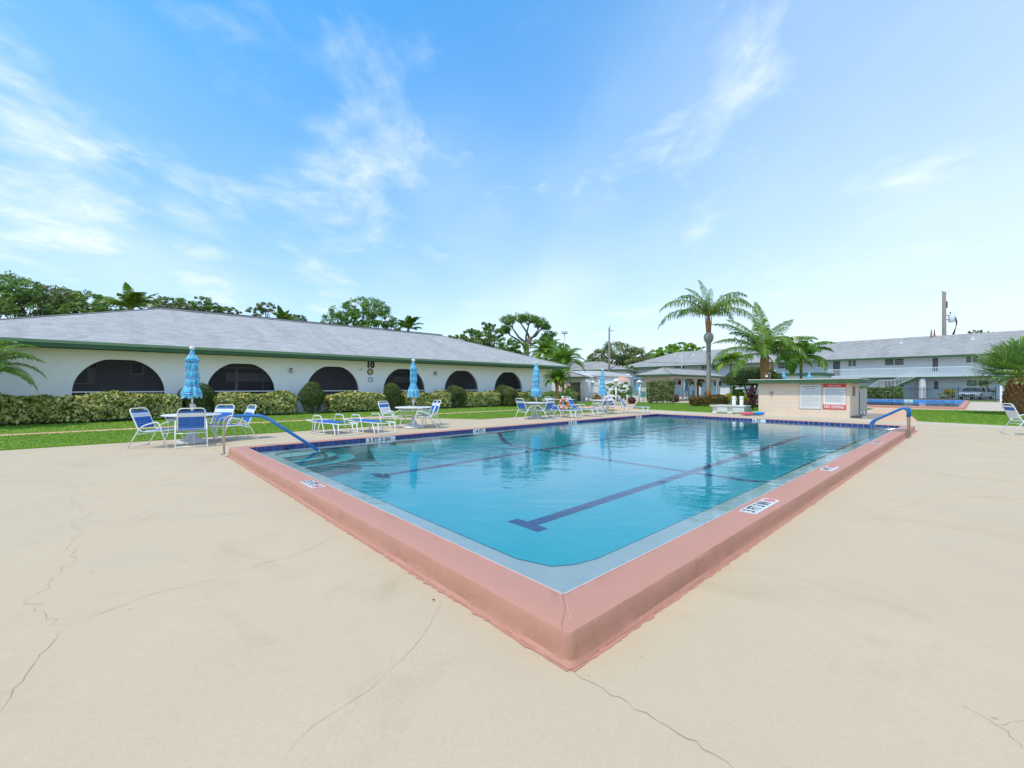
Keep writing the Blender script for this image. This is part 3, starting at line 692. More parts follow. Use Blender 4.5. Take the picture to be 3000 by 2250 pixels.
# tile band: one object per tile on the two far walls, markers let in
tm = MB(); tm.box((0, 0, 0), (.147, .008, .118)); tme = tm.mesh('tile', M['tile'])
tm = MB(); tm.box((0, 0, 0), (.008, .147, .118)); tme2 = tm.mesh('tile', M['tile'])
def pxb(px):  # b on the far long wall a=PW under a column of the photograph
    return onA(px, PW)[0]
marks = [('3 FT 3 IN', pxb(1075), pxb(1146)), ('4 FT', pxb(1392.5), pxb(1417)), ('5 FT', pxb(1667.5), pxb(1684.5)), ('5 FT', pxb(1862.5), pxb(1874.5))]
x = .085
while x < PL:
    if not any(m0 - .07 < x < m1 + .07 for _, m0, m1 in marks): link('tile', tme, pool, (x, PW - .004 + rnd.uniform(-.0008, .0008), WZ + .012))
    x += .155
def marker(txt, c, wd, hh, rot, sz, name='depth_marker', sym=False, flat=False):
    mb = MB(); mb.box((0, 0, 0), (wd, hh, .007)); o = mb.build(name, M['tilew'], pool); o.location = c; o.rotation_euler = rot
    tw = wd - (hh if sym else 0)
    me = text_mesh(txt, sz * 1.22, M['black'], .0008, sz * .03, 'CENTER', 1.05); t = link('lettering', me, o, ((-hh / 2 if sym else 0), 0, .0042))
    xs_ = [v.co.x for v in me.vertices]; kx = min(1.35, (tw * .88) / (max(xs_) - min(xs_))); t.scale = (kx, 1, 1)
    if sym:
        r = hh * .33; q = MB(); pts = [(r * math.cos(a_ * math.pi / 12), r * math.sin(a_ * math.pi / 12), 0) for a_ in range(24)]
        q.tube(pts, .004, 6, closed=True); q.tube([(-r * .7, r * .7, 0), (r * .7, -r * .7, 0)], .004, 6)
        q.tube([(-r * .5, -.2 * r, 0), (0, .1 * r, 0), (.5 * r, 0, 0)], .004, 5)
        q.build('no_diving_symbol', M['red'], o, loc=(wd / 2 - hh * .5, 0, .0042))
    if not flat:
        g = MB(); k = max(1, round(wd / .155))
        for i in range(k + 1): g.box((-wd / 2 + i * wd / k, 0, .0012), (.003, hh, .0062))
        g.build('grout_line', M['grout'], o)
    return o
for txt, m0, m1 in marks:
    marker(txt, ((m0 + m1) / 2, PW - .006, WZ + .008), m1 - m0, .135, (R(90), 0, 0), .105)
y = PW - .085
a6 = (onB(2205, PL)[0] + onB(2231, PL)[0]) / 2; w6 = abs(onB(2205, PL)[0] - onB(2231, PL)[0])
while y > 0.05:
    if abs(y - a6) > w6 / 2 + .07: link('tile', tme2, pool, (PL - .004 + rnd.uniform(-.0008, .0008), y, WZ + .012))
    y -= .155
marker('6 FT', (PL - .006, a6, WZ + .008), w6, .135, (R(90), 0, R(-90)), .105)
# markers on the near curb
def ongr(px, py): p = G(px, py, PT); return AB(p)
for txt, p0, p1, sym, hh, rz in (('3 FT', (881, 1413), (943, 1427), True, .155, -90), ('3 FT 3 IN', (2172, 1500), (2287, 1468), True, .155, 0), ('4 FT', (2408, 1376), (2450, 1370), True, .155, 0), ('5 FT', (2557, 1298), (2580, 1295), True, .15, 0)):
    a0, b0 = ongr(*p0); a1, b1 = ongr(*p1)
    if rz == 0: cb, ca = (b0 + b1) / 2, -.135; L = {'3 FT 3 IN': .72, '4 FT': .46, '5 FT': .46}[txt]; marker(txt, (cb, ca, PT + .0035), L, hh, (0, 0, 0), .125, sym=sym, flat=False)
    else: ca = (a0 + a1) / 2; marker(txt, (-.135, ca, PT + .0035), .5, hh, (0, 0, R(-90)), .125, sym=sym, flat=False)
# lane lines on the floor
lt = MB(); lt.box((0, 0, 0), (.176, .176, .006)); ltm = lt.mesh('lane_tile', mottled('lane_tile_blue', (.002, .030, .13), (.003, .038, .16), 6, .3, 0))
for ay in (2.2, 6.3):
    x = 1.87
    for dy in (-.18, 0, .18): link('lane_tile', ltm, pool, (x, ay + dy, FZ(x) + .004))
    while x < 15.2:
        x += .18; link('lane_tile', ltm, pool, (x, ay, FZ(x) + .004))
cove = [(1.25, 0.0), (1.0, .012), (.8, .05), (.62, .12), (.5, .21), (.42, .32)]     # curved foot of the long walls: distance from wall, height above the floor
for sgn, nm in ((1, 'far'), (-1, 'near')):
    mb = MB(); xs = np.linspace(2.4 if sgn > 0 else .8, PL - .4, 30); vs = []
    for x in xs:
        for (d0, h0) in cove: vs.append((x, PW - d0 if sgn > 0 else d0, min(FZ(x) + h0 + .002, LZ - .01)))
    k = len(cove); fs = [(i * k + j, (i + 1) * k + j, (i + 1) * k + j + 1, i * k + j + 1) for i in range(29) for j in range(k - 1)]
    if sgn < 0: fs = [tuple(reversed(f)) for f in fs]
    mb.add(vs, fs); mb.build('wall_cove', M['plaster'], pool, smooth=True)
mb = MB(); P_ = [(PW - d0, min(FZ(6.4) + h0 + .006, LZ - .005)) for d0, h0 in cove][::-1] + [(d0, min(FZ(6.4) + h0 + .006, LZ - .005)) for d0, h0 in cove]
vs = [(6.4 + dx, y, z) for y, z in P_ for dx in (-.08, .08)]; mb.add(vs, [(2 * i, 2 * i + 1, 2 * i + 3, 2 * i + 2) for i in range(len(P_) - 1)]); mb.build('cross_line', ltm.materials[0], pool)
mb = MB(); mb.lathe([(.0, 0), (.10, 0), (.11, .012), (.0, .02)], 16, (6.9, 2.2, FZ(6.9) + .008)); mb.build('drain', M['chrome'], pool)
# corner steps
for k, (ra, rb, z) in enumerate(((.62, .86, WZ - .06), (.92, 1.2, WZ - .13), (1.2, 1.58, WZ - .20))):
    mb = MB(); arc = [(LW + rb * math.sin(t) ** .72, PW - LW - ra * math.cos(t) ** .72) for t in np.linspace(0, math.pi / 2, 20)]
    poly = [(LW - .02, PW - LW + .02)] + [(LW - .02, arc[0][1])] + arc + [(arc[-1][0], PW - LW + .02)]
    mb.prism(poly, -.36, z); mb.build('step', M['plaster'], pool)
    t_ = MB(); t_.tube([(x_, y_, z + .001) for x_, y_ in arc], .011, 5); t_.build('step_trim', mat('step_trim', (.01, .04, .09), .3), pool)
# ---- handrails
def bend(pts, r=.12, n=6):
    P = [Vector(p) for p in pts]; o_ = [P[0]]
    for i in range(1, len(P) - 1):
        a_, b_, c_ = P[i - 1], P[i], P[i + 1]; u = (a_ - b_); v = (c_ - b_); k = min(r, u.length * .45, v.length * .45); u = u.normalized() * k; v = v.normalized() * k
        for j in range(n + 1): t = j / n; o_.append((b_ + u) * (1 - t) ** 2 + b_ * 2 * t * (1 - t) + (b_ + v) * t * t)
    return o_ + [P[-1]]
hr = thing('handrail', 'single stainless handrail with blue foam grip sloping down into the pool over the corner steps', 'handrail', W(8.87, -.33))
e = W(7.45, 1.16) - W(8.87, -.33); e3 = Vector((e.x, e.y, 0)); pt = lambda t, z: tuple(e3 * t + Vector((0, 0, z)))
full = bend([pt(0, 0), pt(0, .79), pt(.40, .80), pt(1.0, .03)], .16, 7)
mb = MB(); mb.tube(full, .021, 12); mb.build('rail', M['chrome'], hr, smooth=True)
gp = bend([pt(.10, .792), pt(.40, .80), pt(.955, .088)], .16, 7); mb = MB(); mb.tube(gp, .031, 12); mb.build('foam_grip', M['foam'], hr, smooth=True)
mb = MB(); mb.lathe([(.055, 0), (.055, .008), (.03, .02), (.022, .02)], 16); mb.build('base_flange', M['chrome'], hr)
mb = MB(); mb.tube([pt(.985, .05), pt(1.04, -.03)], .028, 10); mb.build('anchor_cup', M['rubber'], hr)
for k, bb_ in enumerate((13.95, 14.42)):
    hr = thing('grab_rail', ['nearer', 'farther'][k] + ' of two blue padded grab rails at the right pool corner', 'handrail', W(-.34, bb_), 0, 'pair of grab rails at the right pool corner')
    e3 = Vector((D1.x, D1.y, 0)) * .83; pt = lambda t, z: tuple(e3 * t + Vector((0, 0, z)))
    mb = MB(); mb.tube(bend([pt(0, -.02), pt(0, .80), pt(.16, .80), pt(.93, .40), pt(1.0, -.12)], .13, 6), .021, 12); mb.build('rail', M['chrome'], hr, smooth=True)
    mb = MB(); mb.tube(bend([pt(0, .56), pt(0, .80), pt(.16, .80), pt(.93, .40), pt(.985, .20)], .13, 6), .030, 12); mb.build('foam_grip', M['foam'], hr, smooth=True)
    mb = MB(); mb.tube([pt(.0, .19), pt(.985, .20)], .018, 10); mb.build('cross_bar', M['chrome'], hr, smooth=True)
    mb = MB(); mb.lathe([(.05, 0), (.05, .008), (.028, .02), (.022, .02)], 14); mb.build('base_flange', M['chrome'], hr)
# ================================================================== SECOND POOL
pool2 = thing('small_pool', 'distant second pool with pink curb in front of the black iron fence', 'pool', (N0.x, N0.y, 0), POOLROT)
fx = curb(MB(), P2B0, P2B1, P2A0, P2A1, .30); fx.f = [tuple(reversed(f)) for f in fx.f]
soften(fx, P2B0, P2A0, (-1, -1), .27); soften(fx, P2B1, P2A0, (1, -1), .27)
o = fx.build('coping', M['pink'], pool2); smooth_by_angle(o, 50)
mb = MB()
for (p, q) in (((P2B0, P2A0), (P2B1, P2A0)), ((P2B1, P2A0), (P2B1, P2A1)), ((P2B1, P2A1), (P2B0, P2A1)), ((P2B0, P2A1), (P2B0, P2A0))): mb.quad((*p, -.5), (*q, -.5), (*q, PT - .02), (*p, PT - .02))
mb.build('basin_wall', M['tile2'], pool2)
mb = MB(); mb.bb(P2B0 - .01, P2B1 + .01, P2A0 - .01, P2A1 + .01, -.47, -.45); mb.build('floor', M['plaster'], pool2)
tm = MB(); tm.box((0, 0, 0), (.01, .30, .18)); tme3 = tm.mesh('tile', M['tile2'])
y = P2A0 + .2
while y < P2A1: link('tile', tme3, pool2, (P2B1 - .006, y, .055)); y += .32
mb = MB(); mb.bb(P2B0 + .004, P2B1 - .004, P2A0 + .004, P2A1 - .004, -.6, .0); mb.build('water', M['water'], None, loc=(N0.x, N0.y, 0), kind='structure', rotz=POOLROT)
a4 = onB(2662, P2B1)[0]
mb = MB(); mb.box((0, 0, 0), (.012, .62, .2)); o = mb.build('depth_marker', M['tilew'], pool2, loc=(P2B1 - .008, a4, .06))
link('lettering', text_mesh('3 FT', .17, M['black'], .001), o, (-.008, 0, 0)).rotation_euler = (R(90), 0, R(-90))
# ================================================================== BUILDINGS
def roof_mesh(name, faces, m, parent, loc=None):
    """faces: list of vertex lists; uv = metres along the eave / up the slope"""
    vs = []; fs = []; uvs = []
    for f in faces:
        f = [Vector(p) for p in f]; n = (f[1] - f[0]).cross(f[2] - f[0]).normalized()
        if n.z < -0.01: f = f[::-1]; n = -n
        u = Vector((0, 0, 1)).cross(n); u = u.normalized() if u.length > 1e-4 else Vector((1, 0, 0)); v = n.cross(u)
        o_ = len(vs); vs += f; fs.append(tuple(range(o_, o_ + len(f)))); uvs += [(p.dot(u), p.dot(v)) for p in f]
    me = bpy.data.meshes.new(name); me.from_pydata(vs, [], fs); me.materials.append(m)
    ul = me.uv_layers.new(name='UVMap'); i = 0
    for p in me.polygons:
        for li in p.loop_indices: ul.data[li].uv = uvs[me.loops[li].vertex_index]
    me.update(); return link(name, me, parent, loc)
def hip(parent, x0, x1, y0, y1, z, pitch, m, fas=M['green'], fh=.28, inset=None, drip=True, hipl=True, hipr=True, soff=M['soffit'], name='roof'):
    D_ = (y1 - y0) / 2; zr = z + D_ * pitch; yr = (y0 + y1) / 2; xl = x0 + (D_ if hipl else 0); xr = x1 - (D_ if hipr else 0)
    t = .03
    F_ = [[(x0, y0, z + t), (x1, y0, z + t), (xr, yr, zr + t), (xl, yr, zr + t)], [(x0, y1, z + t), (x1, y1, z + t), (xr, yr, zr + t), (xl, yr, zr + t)]]
    F_ += [[(x0, y0, z + t), (x0, y1, z + t), (xl, yr, zr + t)]] if hipl else []
    F_ += [[(x1, y0, z + t), (x1, y1, z + t), (xr, yr, zr + t)]] if hipr else []
    r = roof_mesh(name, F_, m, parent)
    mb = MB()
    e = .025
    for (a_, b_) in (((x0 - e, y0 - e), (x1 + e, y0)), ((x0 - e, y1), (x1 + e, y1 + e)), ((x0 - e, y0), (x0, y1)), ((x1, y0), (x1 + e, y1))):
        mb.bb(a_[0], b_[0], a_[1], b_[1], z - fh, z + .012)
    mb.build('fascia', fas, parent)
    if drip:
        mb = MB()
        for (a_, b_) in (((x0 - .05, y0 - .05), (x1 + .05, y0 - .027)), ((x1 + .027, y0 - .05), (x1 + .05, y1)), ((x0 - .05, y0 - .05), (x0 - .027, y1))):
            mb.bb(a_[0], b_[0], a_[1], b_[1], z - .085, z + .03)
        mb.build('drip_edge', M['greenl'], parent)
    mb = MB(); mb.bb(x0 + .001, x1 - .001, y0 + .001, y1 - .001, z - fh + .06, z - fh + .09); mb.build('soffit', soff, parent)
    # ridge and hip caps
    mb = MB(); mb.tube([(xl, yr, zr + t + .005), (xr, yr, zr + t + .005)], .07, 6)
    for (p, q, k) in (((x0, y0), xl, hipl), ((x0, y1), xl, hipl), ((x1, y0), xr, hipr), ((x1, y1), xr, hipr)):
        if k: mb.tube([(p[0], p[1], z + t + .0), (q, yr, zr + t)], .05, 6)
    mb.build('ridge_cap', m, r)
    return r, zr, xl, xr, yr
b10 = thing('clubhouse', 'long low white stucco building numbered 10 with arched screened openings and green fascia', 'building', (N0.x, N0.y, 0), POOLROT)
Y0 = 23.0; BX0, BX1, BY1 = -7.1, 25.35, 37.0
rf, zr, xl, xr, yr = hip(b10, -8.0, 26.6, 22.15, 37.75, 3.16, .342, M['roof'], fh=.25)
mb = MB(); mb.bb(xl - .1, xr + .1, yr + .05, yr + .30, zr - .05, zr + .17); mb.build('ridge_vent', mat('dark_ridge_vent', (.07, .07, .08), .7), rf)
AR = [-1.86 + 4.443 * i for i in range(6)]; AWH = 1.455
def arch_pts(c, hw=AWH, zs=1.12, top=2.62, clip=2.555, sill=.45, n=28):
    P = [(c - hw, sill), (c - hw, zs)]
    for i in range(1, n): t = math.pi * (1 - i / n); P.append((c + hw * math.cos(t), min(clip, zs + (top - zs) * math.sin(t) ** .96)))
    return P + [(c + hw, zs), (c + hw, sill)]
def arch_wall(x0, x1, y, th, z1, centers):
    mb = MB(); xs = x0
    def fr(xa, za, xb, zb, xc, zc_, xd, zd): mb.quad((xa, y, za), (xb, y, zb), (xc, y, zc_), (xd, y, zd))
    for c in centers:
        P = arch_pts(c); fr(xs, 0, P[0][0], 0, P[0][0], z1, xs, z1)
        fr(P[0][0], 0, P[-1][0], 0, P[-1][0], P[-1][1], P[0][0], P[0][1])
        for i in range(1, len(P) - 2): fr(P[i][0], P[i][1], P[i + 1][0], P[i + 1][1], P[i + 1][0], z1, P[i][0], z1)
        for i in range(len(P)):
            p, q = P[i], P[(i + 1) % len(P)]; mb.quad((p[0], y, p[1]), (p[0], y + th, p[1]), (q[0], y + th, q[1]), (q[0], y, q[1]))
        xs = P[-1][0]
    fr(xs, 0, x1, 0, x1, z1, xs, z1); return mb
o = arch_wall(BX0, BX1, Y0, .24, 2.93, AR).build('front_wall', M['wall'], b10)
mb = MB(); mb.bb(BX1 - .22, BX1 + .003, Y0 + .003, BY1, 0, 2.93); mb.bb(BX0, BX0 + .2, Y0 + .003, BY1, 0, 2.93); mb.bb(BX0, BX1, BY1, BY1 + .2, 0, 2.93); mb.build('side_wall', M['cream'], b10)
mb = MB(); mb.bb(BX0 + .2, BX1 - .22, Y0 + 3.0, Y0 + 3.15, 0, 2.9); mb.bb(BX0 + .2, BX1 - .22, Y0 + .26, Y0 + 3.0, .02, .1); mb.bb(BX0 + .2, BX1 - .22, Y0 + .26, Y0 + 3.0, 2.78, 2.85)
for i in range(5): c = (AR[i] + AR[i + 1]) / 2; mb.bb(c - .06, c + .06, Y0 + .25, Y0 + 3.0, .1, 2.78)
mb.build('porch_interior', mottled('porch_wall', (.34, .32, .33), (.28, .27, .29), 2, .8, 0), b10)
for i, c in enumerate(AR):
    P = arch_pts(c); y = Y0 + .13
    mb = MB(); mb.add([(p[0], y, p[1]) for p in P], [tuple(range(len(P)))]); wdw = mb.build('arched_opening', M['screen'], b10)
    mb = MB(); mb.tube([(p[0] * .995 + c * .005, y - .02, p[1] - .012) for p in P], .018, 5, closed=True); mb.build('frame', M['screenfr'], wdw)
    mb = MB(); mb.bb(c - AWH, c + AWH, y - .05, y - .005, 1.165, 1.215); mb.build('chair_rail', M['white'], wdw)
    mb = MB(); mb.bb(c - AWH - .03, c + AWH + .03, Y0 - .03, Y0 + .1, .40, .449); mb.build('sill', M['whitep'], wdw)
yb = Y0 + 2.97
def deco(name, x0, x1, z0, z1, m, th=.03, y=yb): mb = MB(); mb.bb(x0, x1, y - th, y, z0, z1); return mb.build(name, m, b10)
lt_ = mat('porch_trim', (.75, .73, .70), .6); dk = mat('porch_dark', (.03, .03, .035), .5); md = mat('cabinet_reflection_grey', (.58, .58, .58), .6)  # md: grey of the cabinet and of the painted door reflection
def ib(px, y=yb): return onA(px, y)[0]
p = deco('picture_frame', ib(381), ib(421), 1.98, 2.62, lt_); mb = MB(); mb.bb(ib(385), ib(417), yb - .045, yb - .031, 2.04, 2.56); mb.build('picture', dk, p)
deco('poster', ib(257), ib(280), 2.3, 2.6, mat('poster_red', (.22, .05, .06), .6)); deco('cabinet', ib(256), ib(279), 1.6, 2.28, md, .1); deco('shelf', ib(210), ib(280), 1.53, 1.57, lt_, .3)
s = deco('sliding_door', ib(606), ib(806), .1, 2.42, dk, .05)
for a_, b_ in ((688, 696), (768, 771), (608, 610)): mb = MB(); mb.bb(ib(a_), ib(b_), yb - .09, yb - .051, .1, 2.42); mb.build('door_stile', lt_, s)
mb = MB(); mb.bb(ib(606), ib(806), yb - .09, yb - .051, 2.42, 2.50); mb.build('door_head', lt_, s)
mb = MB(); mb.bb(ib(662), ib(800), yb - .07, yb - .052, 1.72, 2.17); mb.build('door_reflection', md, s)  # bright reflection in the door glass, painted as a pale panel
mb = MB(); mb.bb(ib(730.5), ib(733), yb - .085, yb - .071, 1.72, 2.17); mb.build('door_reflection_edge', M['whitep'], s)  # white line within the painted reflection band
deco('back_window', ib(1152), ib(1200), 1.3, 2.35, dk); deco('window_shade', ib(1153), ib(1199), 1.75, 2.15, mat('tan_blind', (.60, .55, .45), .6), .05)
deco('back_door', ib(1328), ib(1366), .1, 2.2, mat('green_grey_door', (.10, .15, .14), .6)); deco('back_window', ib(1462), ib(1510), 1.2, 2.2, dk)
# things on the wall of building 10
def wl(px, py, y=Y0): b_, d_ = onA(px, y); return b_, Z(py, d_)
def wlantern(px, py, lab):
    b_, z_ = wl(px, py); p = W(Y0, b_, z_); t = thing('wall_lantern', lab, 'wall lamp', p, POOLROT, 'wall lanterns on the clubhouse')
    mb = MB(); mb.box((0, -.012, 0), (.09, .02, .14)); mb.tube([(0, -.02, .05), (0, -.09, .09), (0, -.13, .08)], .01, 6); mb.build('bracket', M['iron'], t)
    mb = MB(); mb.lathe([(.02, .13), (.085, .07), (.08, .06), (.02, .07)], 8, (0, -.13, 0)); mb.lathe([(.045, -.13), (.055, -.12), (.05, -.11), (.01, -.11)], 8, (0, -.13, 0))
    for k in range(4): an = k * math.pi / 2 + .78; mb.tube([(.075 * math.cos(an), -.13 + .075 * math.sin(an), .06), (.05 * math.cos(an), -.13 + .05 * math.sin(an), -.12)], .006, 4)
    mb.build('cage', M['iron'], t); mb = MB(); mb.lathe([(.044, -.11), (.066, .055)], 8, (0, -.13, 0)); mb.build('lamp_glass', M['lantern'], t)
wlantern(851, 1085.5, 'black wall lantern between the second and third arch of the white building')
wlantern(1274, 1094, 'black wall lantern between the fourth and fifth arch of the white building')
b_, z_ = wl(1085, 1069.5); me = text_mesh('10', .50, M['black'], .014, .028); o = link('house_number', me, None, W(Y0 - .02, b_, z_)); o.rotation_euler = (R(90), 0, POOLROT); tag(o, 'large black number 10 on the white wall under the eave', 'house number')
b_, z_ = wl(1084.5, 1089); t = thing('wall_plaque', 'round tan wall plaque with black rim below the number 10', 'plaque', W(Y0, b_, z_), POOLROT)
mb = MB(); mb.tube([(.165 * math.cos(k * math.pi / 14), -.02, .165 * math.sin(k * math.pi / 14)) for k in range(28)], .026, 8, closed=True); mb.build('rim', M['black'], t, smooth=True)
mb = MB(); mb.lathe([(.16, -.012), (.16, .004), (.14, .010), (.13, .004)], 24); o = mb.build('disc', mat('plaque_tan', (.55, .42, .22), .6), t); o.rotation_euler = (R(90), 0, 0)
b_, z_ = wl(1085.5, 1112); t = thing('wall_wreath', 'pale blue round wreath hung on the white wall under the plaque', 'wreath', W(Y0, b_, z_), POOLROT)
mb = MB(); mb.tube([(.125 * math.cos(k * math.pi / 14) * (1 + .05 * math.sin(k * 5)), -.03, .125 * math.sin(k * math.pi / 14) * (1 + .05 * math.sin(k * 5))) for k in range(28)], .038, 7, closed=True); mb.build('ring', mat('wreath_blue', (.38, .52, .60), .8), t)
mb = MB(); mb.lathe([(.035, 0), (.03, .02), (.01, .03)], 8, (0.03, .02, 0)); mb.build('bow', M['whitep'], t)
b_, z_ = wl(1057, 1083.5); t = thing('wall_spotlight', 'small white spotlight on the wall left of the number 10', 'wall lamp', W(Y0, b_, z_), POOLROT)
mb = MB(); mb.lathe([(.03, 0), (.045, .09), (.04, .095)], 10); o = mb.build('head', M['metalg'], t, loc=(0, -.05, 0)); o.rotation_euler = (R(60), 0, 0); mb = MB(); mb.box((0, -.015, .0), (.06, .03, .06)); mb.build('bracket', M['whitep'], t)
b_, z_ = wl(1605, 1092); t = thing('wall_sign', 'small pale sign with red circle symbols at the right end of the white building', 'sign', W(Y0 - .01, b_, z_), POOLROT)
mb = MB(); mb.box((0, 0, .12), (.36, .012, .20)); mb.box((0, 0, -.22), (.3, .012, .34)); mb.build('panel', mat('pink_sign', (.62, .42, .38), .6), t)
mb = MB(); mb.tube([(.09 * math.cos(k * math.pi / 8), -.012, -.22 + .09 * math.sin(k * math.pi / 8)) for k in range(16)], .014, 5, closed=True); mb.tube([(-.06, -.012, -.16), (.06, -.012, -.28)], .012, 5); mb.build('symbol', M['red'], t)
mb = MB(); mb.box((0, -.009, .14), (.28, .006, .025)); mb.box((0, -.009, .08), (.22, .006, .02)); mb.build('text_line', M['red'], t)
# ---- pump house with the rules signs
PB, PA0, PA1 = 22.35, 2.28, 6.03
ph = thing('pump_house', 'low beige block pump house with green flat roof edge behind the pool', 'building', W(0, 0), POOLROT)
mb = MB(); mb.bb(PB, PB + 2.05, PA0, PA1, -.02, 1.58); mb.build('wall', M['sand'], ph)
mb = MB()
for k in range(1, 8): mb.bb(PB - .0015, PB + .01, PA0 + .001, PA1 - .001, k * .2 - .004, k * .2 + .001)
mb.build('block_course', mat('block_joint', (.50, .385, .29), .9), ph)
mb = MB(); mb.bb(PB - .34, PB + 2.3, PA0 - .34, PA1 + .36, 1.585, 1.755); mb.build('roof_edge', M['green'], ph)
mb = MB(); mb.bb(PB - .36, PB + 2.32, PA0 - .36, PA1 + .38, 1.757, 1.785); mb.build('roof_cap', M['whitep'], ph)
mb = MB(); mb.bb(PB + .55, PB + 1.15, PA0 - .012, PA0 + .005, .98, 1.42); mb.build('vent_panel', M['blind'], ph)
a_, d_ = onB(2261, PB); t = thing('bell_fixture', 'round chrome shower valve on the beige pump house wall', 'fixture', W(a_, PB - .02, Z(1152, d_)), POOLROT)
mb = MB(); mb.lathe([(.02, 0), (.075, .0), (.07, .03), (.03, .05), (.02, .08)], 14); o = mb.build('dial', M['chrome'], t, smooth=True); o.rotation_euler = (0, R(-90), 0)
mb = MB(); mb.tube([(-.04, 0, -.02), (-.06, 0, -.12)], .012, 6); mb.build('lever', M['chrome'], t)
a_, d_ = onB(2258, PB - .3); t = thing('outdoor_shower', 'small silver shower head on a pipe above the pump house roof', 'shower', W(a_, PB - .36, 1.5), POOLROT)
mb = MB(); mb.tube(bend([(-.02, 0, .0), (-.02, 0, .58), (-.02, .06, .60), (-.02, .14, .52)], .05), .014, 8); mb.build('pipe', M['metalg'], t, smooth=True)
mb = MB(); mb.lathe([(.02, .08), (.03, .05), (.07, 0), (.065, -.01)], 12, (-.02, .16, .42)); mb.build('shower_head', M['white'], t)
def rsign(pxl, pxr, pyt, pyb, kind):
    al, d_ = onB(pxl, PB); ar, d2_ = onB(pxr, PB); wd = al - ar; zt = Z(pyt, (d_ + d2_) / 2); zb = Z(pyb, (d_ + d2_) / 2)
    c = W((al + ar) / 2, PB - .012, (zt + zb) / 2); hh = zt - zb
    t = thing('sign', {'r': 'red and white pool rules sign reading NO DIVING on the beige wall', 'w': 'plain white pool rules sign with grey text left of the red sign'}[kind], 'sign', c, POOLROT - math.pi / 2)
    mb = MB(); mb.box((0, .0, 0), (wd, .012, hh)); mb.build('panel', M['whitep'] if kind == 'r' else mat('aged_white_sign', (.62, .62, .59), .5), t)
    if kind == 'w':
        mb = MB()
        for (x, z, a, b) in ((0, hh / 2, wd + .02, .016), (0, -hh / 2, wd + .02, .016), (-wd / 2, 0, .016, hh + .02), (wd / 2, 0, .016, hh + .02)): mb.box((x, -.004, z), (a, .018, b))
        mb.build('frame', M['metalg'], t)
        for k, (tx, sz) in enumerate((('TAMARITA GARDEN', .075), ('POOL RULES', .075))):
            me = text_mesh(tx, sz, mat('sign_grey_text', (.18, .12, .14), .6), .001, .001); o = link('lettering', me, t, (0, -.0075, hh / 2 - .10 - k * .10)); o.rotation_euler = (R(90), 0, 0); o.scale = (.92, 1, 1)
        y0 = hh / 2 - .30; rows = 15
    else:
        for (z0_, z1_) in ((hh / 2 - .16, hh / 2), (-hh / 2, -hh / 2 + .22)):
            mb = MB(); mb.box((0, -.008, (z0_ + z1_) / 2), (wd, .006, z1_ - z0_)); mb.build('red_band', M['red'], t)
        for sx in (-1, 1): mb = MB(); mb.box((sx * (wd / 2 - .007), -.008, .03), (.014, .006, hh - .39)); mb.build('red_border', M['red'], t)
        for tx, sz, z in (('POOL RULES', .085, hh / 2 - .08), ('NO DIVING', .20, -hh / 2 + .11)):
            me = text_mesh(tx, sz, M['whitep'], .001, sz * .025); xs_ = [v.co.x for v in me.vertices]; o = link('lettering', me, t, (0, -.0125, z)); o.rotation_euler = (R(90), 0, 0)
            if 'DIV' in tx: o.scale = (wd * .86 / (max(xs_) - min(xs_)), 1, 1)
        y0 = hh / 2 - .24; rows = 14
    mb = MB(); zz = y0; low = -hh / 2 + (.07 if kind == 'w' else .30); k = 0
    step = (y0 - low) / rows
    for k in range(rows):
        L = wd * rnd.uniform(.45, .80) if k % 3 == 2 else wd * .8
        x = -wd * .4
        while x < -wd * .4 + L:
            ww = rnd.uniform(.02, .07); mb.box((x + ww / 2, -.0075, zz), (ww, .003, .017)); x += ww + .012
        zz -= step
    mb.build('small_print', mat('sign_small_print', (.17, .17, .22) if kind == 'r' else (.33, .33, .33), .6), t, kind='stuff')
    return t
rsign(2342, 2406, 1126.5, 1197.5, 'w'); rsign(2411, 2479, 1125, 1199.5, 'r')
mb = MB(); mb.box((0, 0, .05), (.35, .16, .10)); mb.lathe([(.04, 0), (.04, .03), (.0, .03)], 10, (0, 0, .1)); p = W(PA0 - .22, PB + .08); o = mb.build('ground_box', M['rubber'], None, loc=p, rotz=POOLROT - 1.57); tag(o, 'small dark outlet box on the ground at the pump house corner', 'outlet box')
# lattice screen right of the pump house
lat = thing('gate_screen', 'weathered white lattice gate panels beside the pump house', 'gate', W(2.35, 25.05), POOLROT)
for k in range(3):
    mb = MB(); mb.bb(-.03 + k * .95, .04 + k * .95, -.03, .04, 0, 1.34); mb.build('post', M['metalg'], lat)
for k in range(2):
    mb = MB(); mb.bb(.05 + k * .95, .91 + k * .95, -.012, .012, .15, 1.30); f = mb.build('panel', mottled('weathered_panel', (.50, .49, .46), (.36, .34, .32), 9, .8, .3, 40), lat)
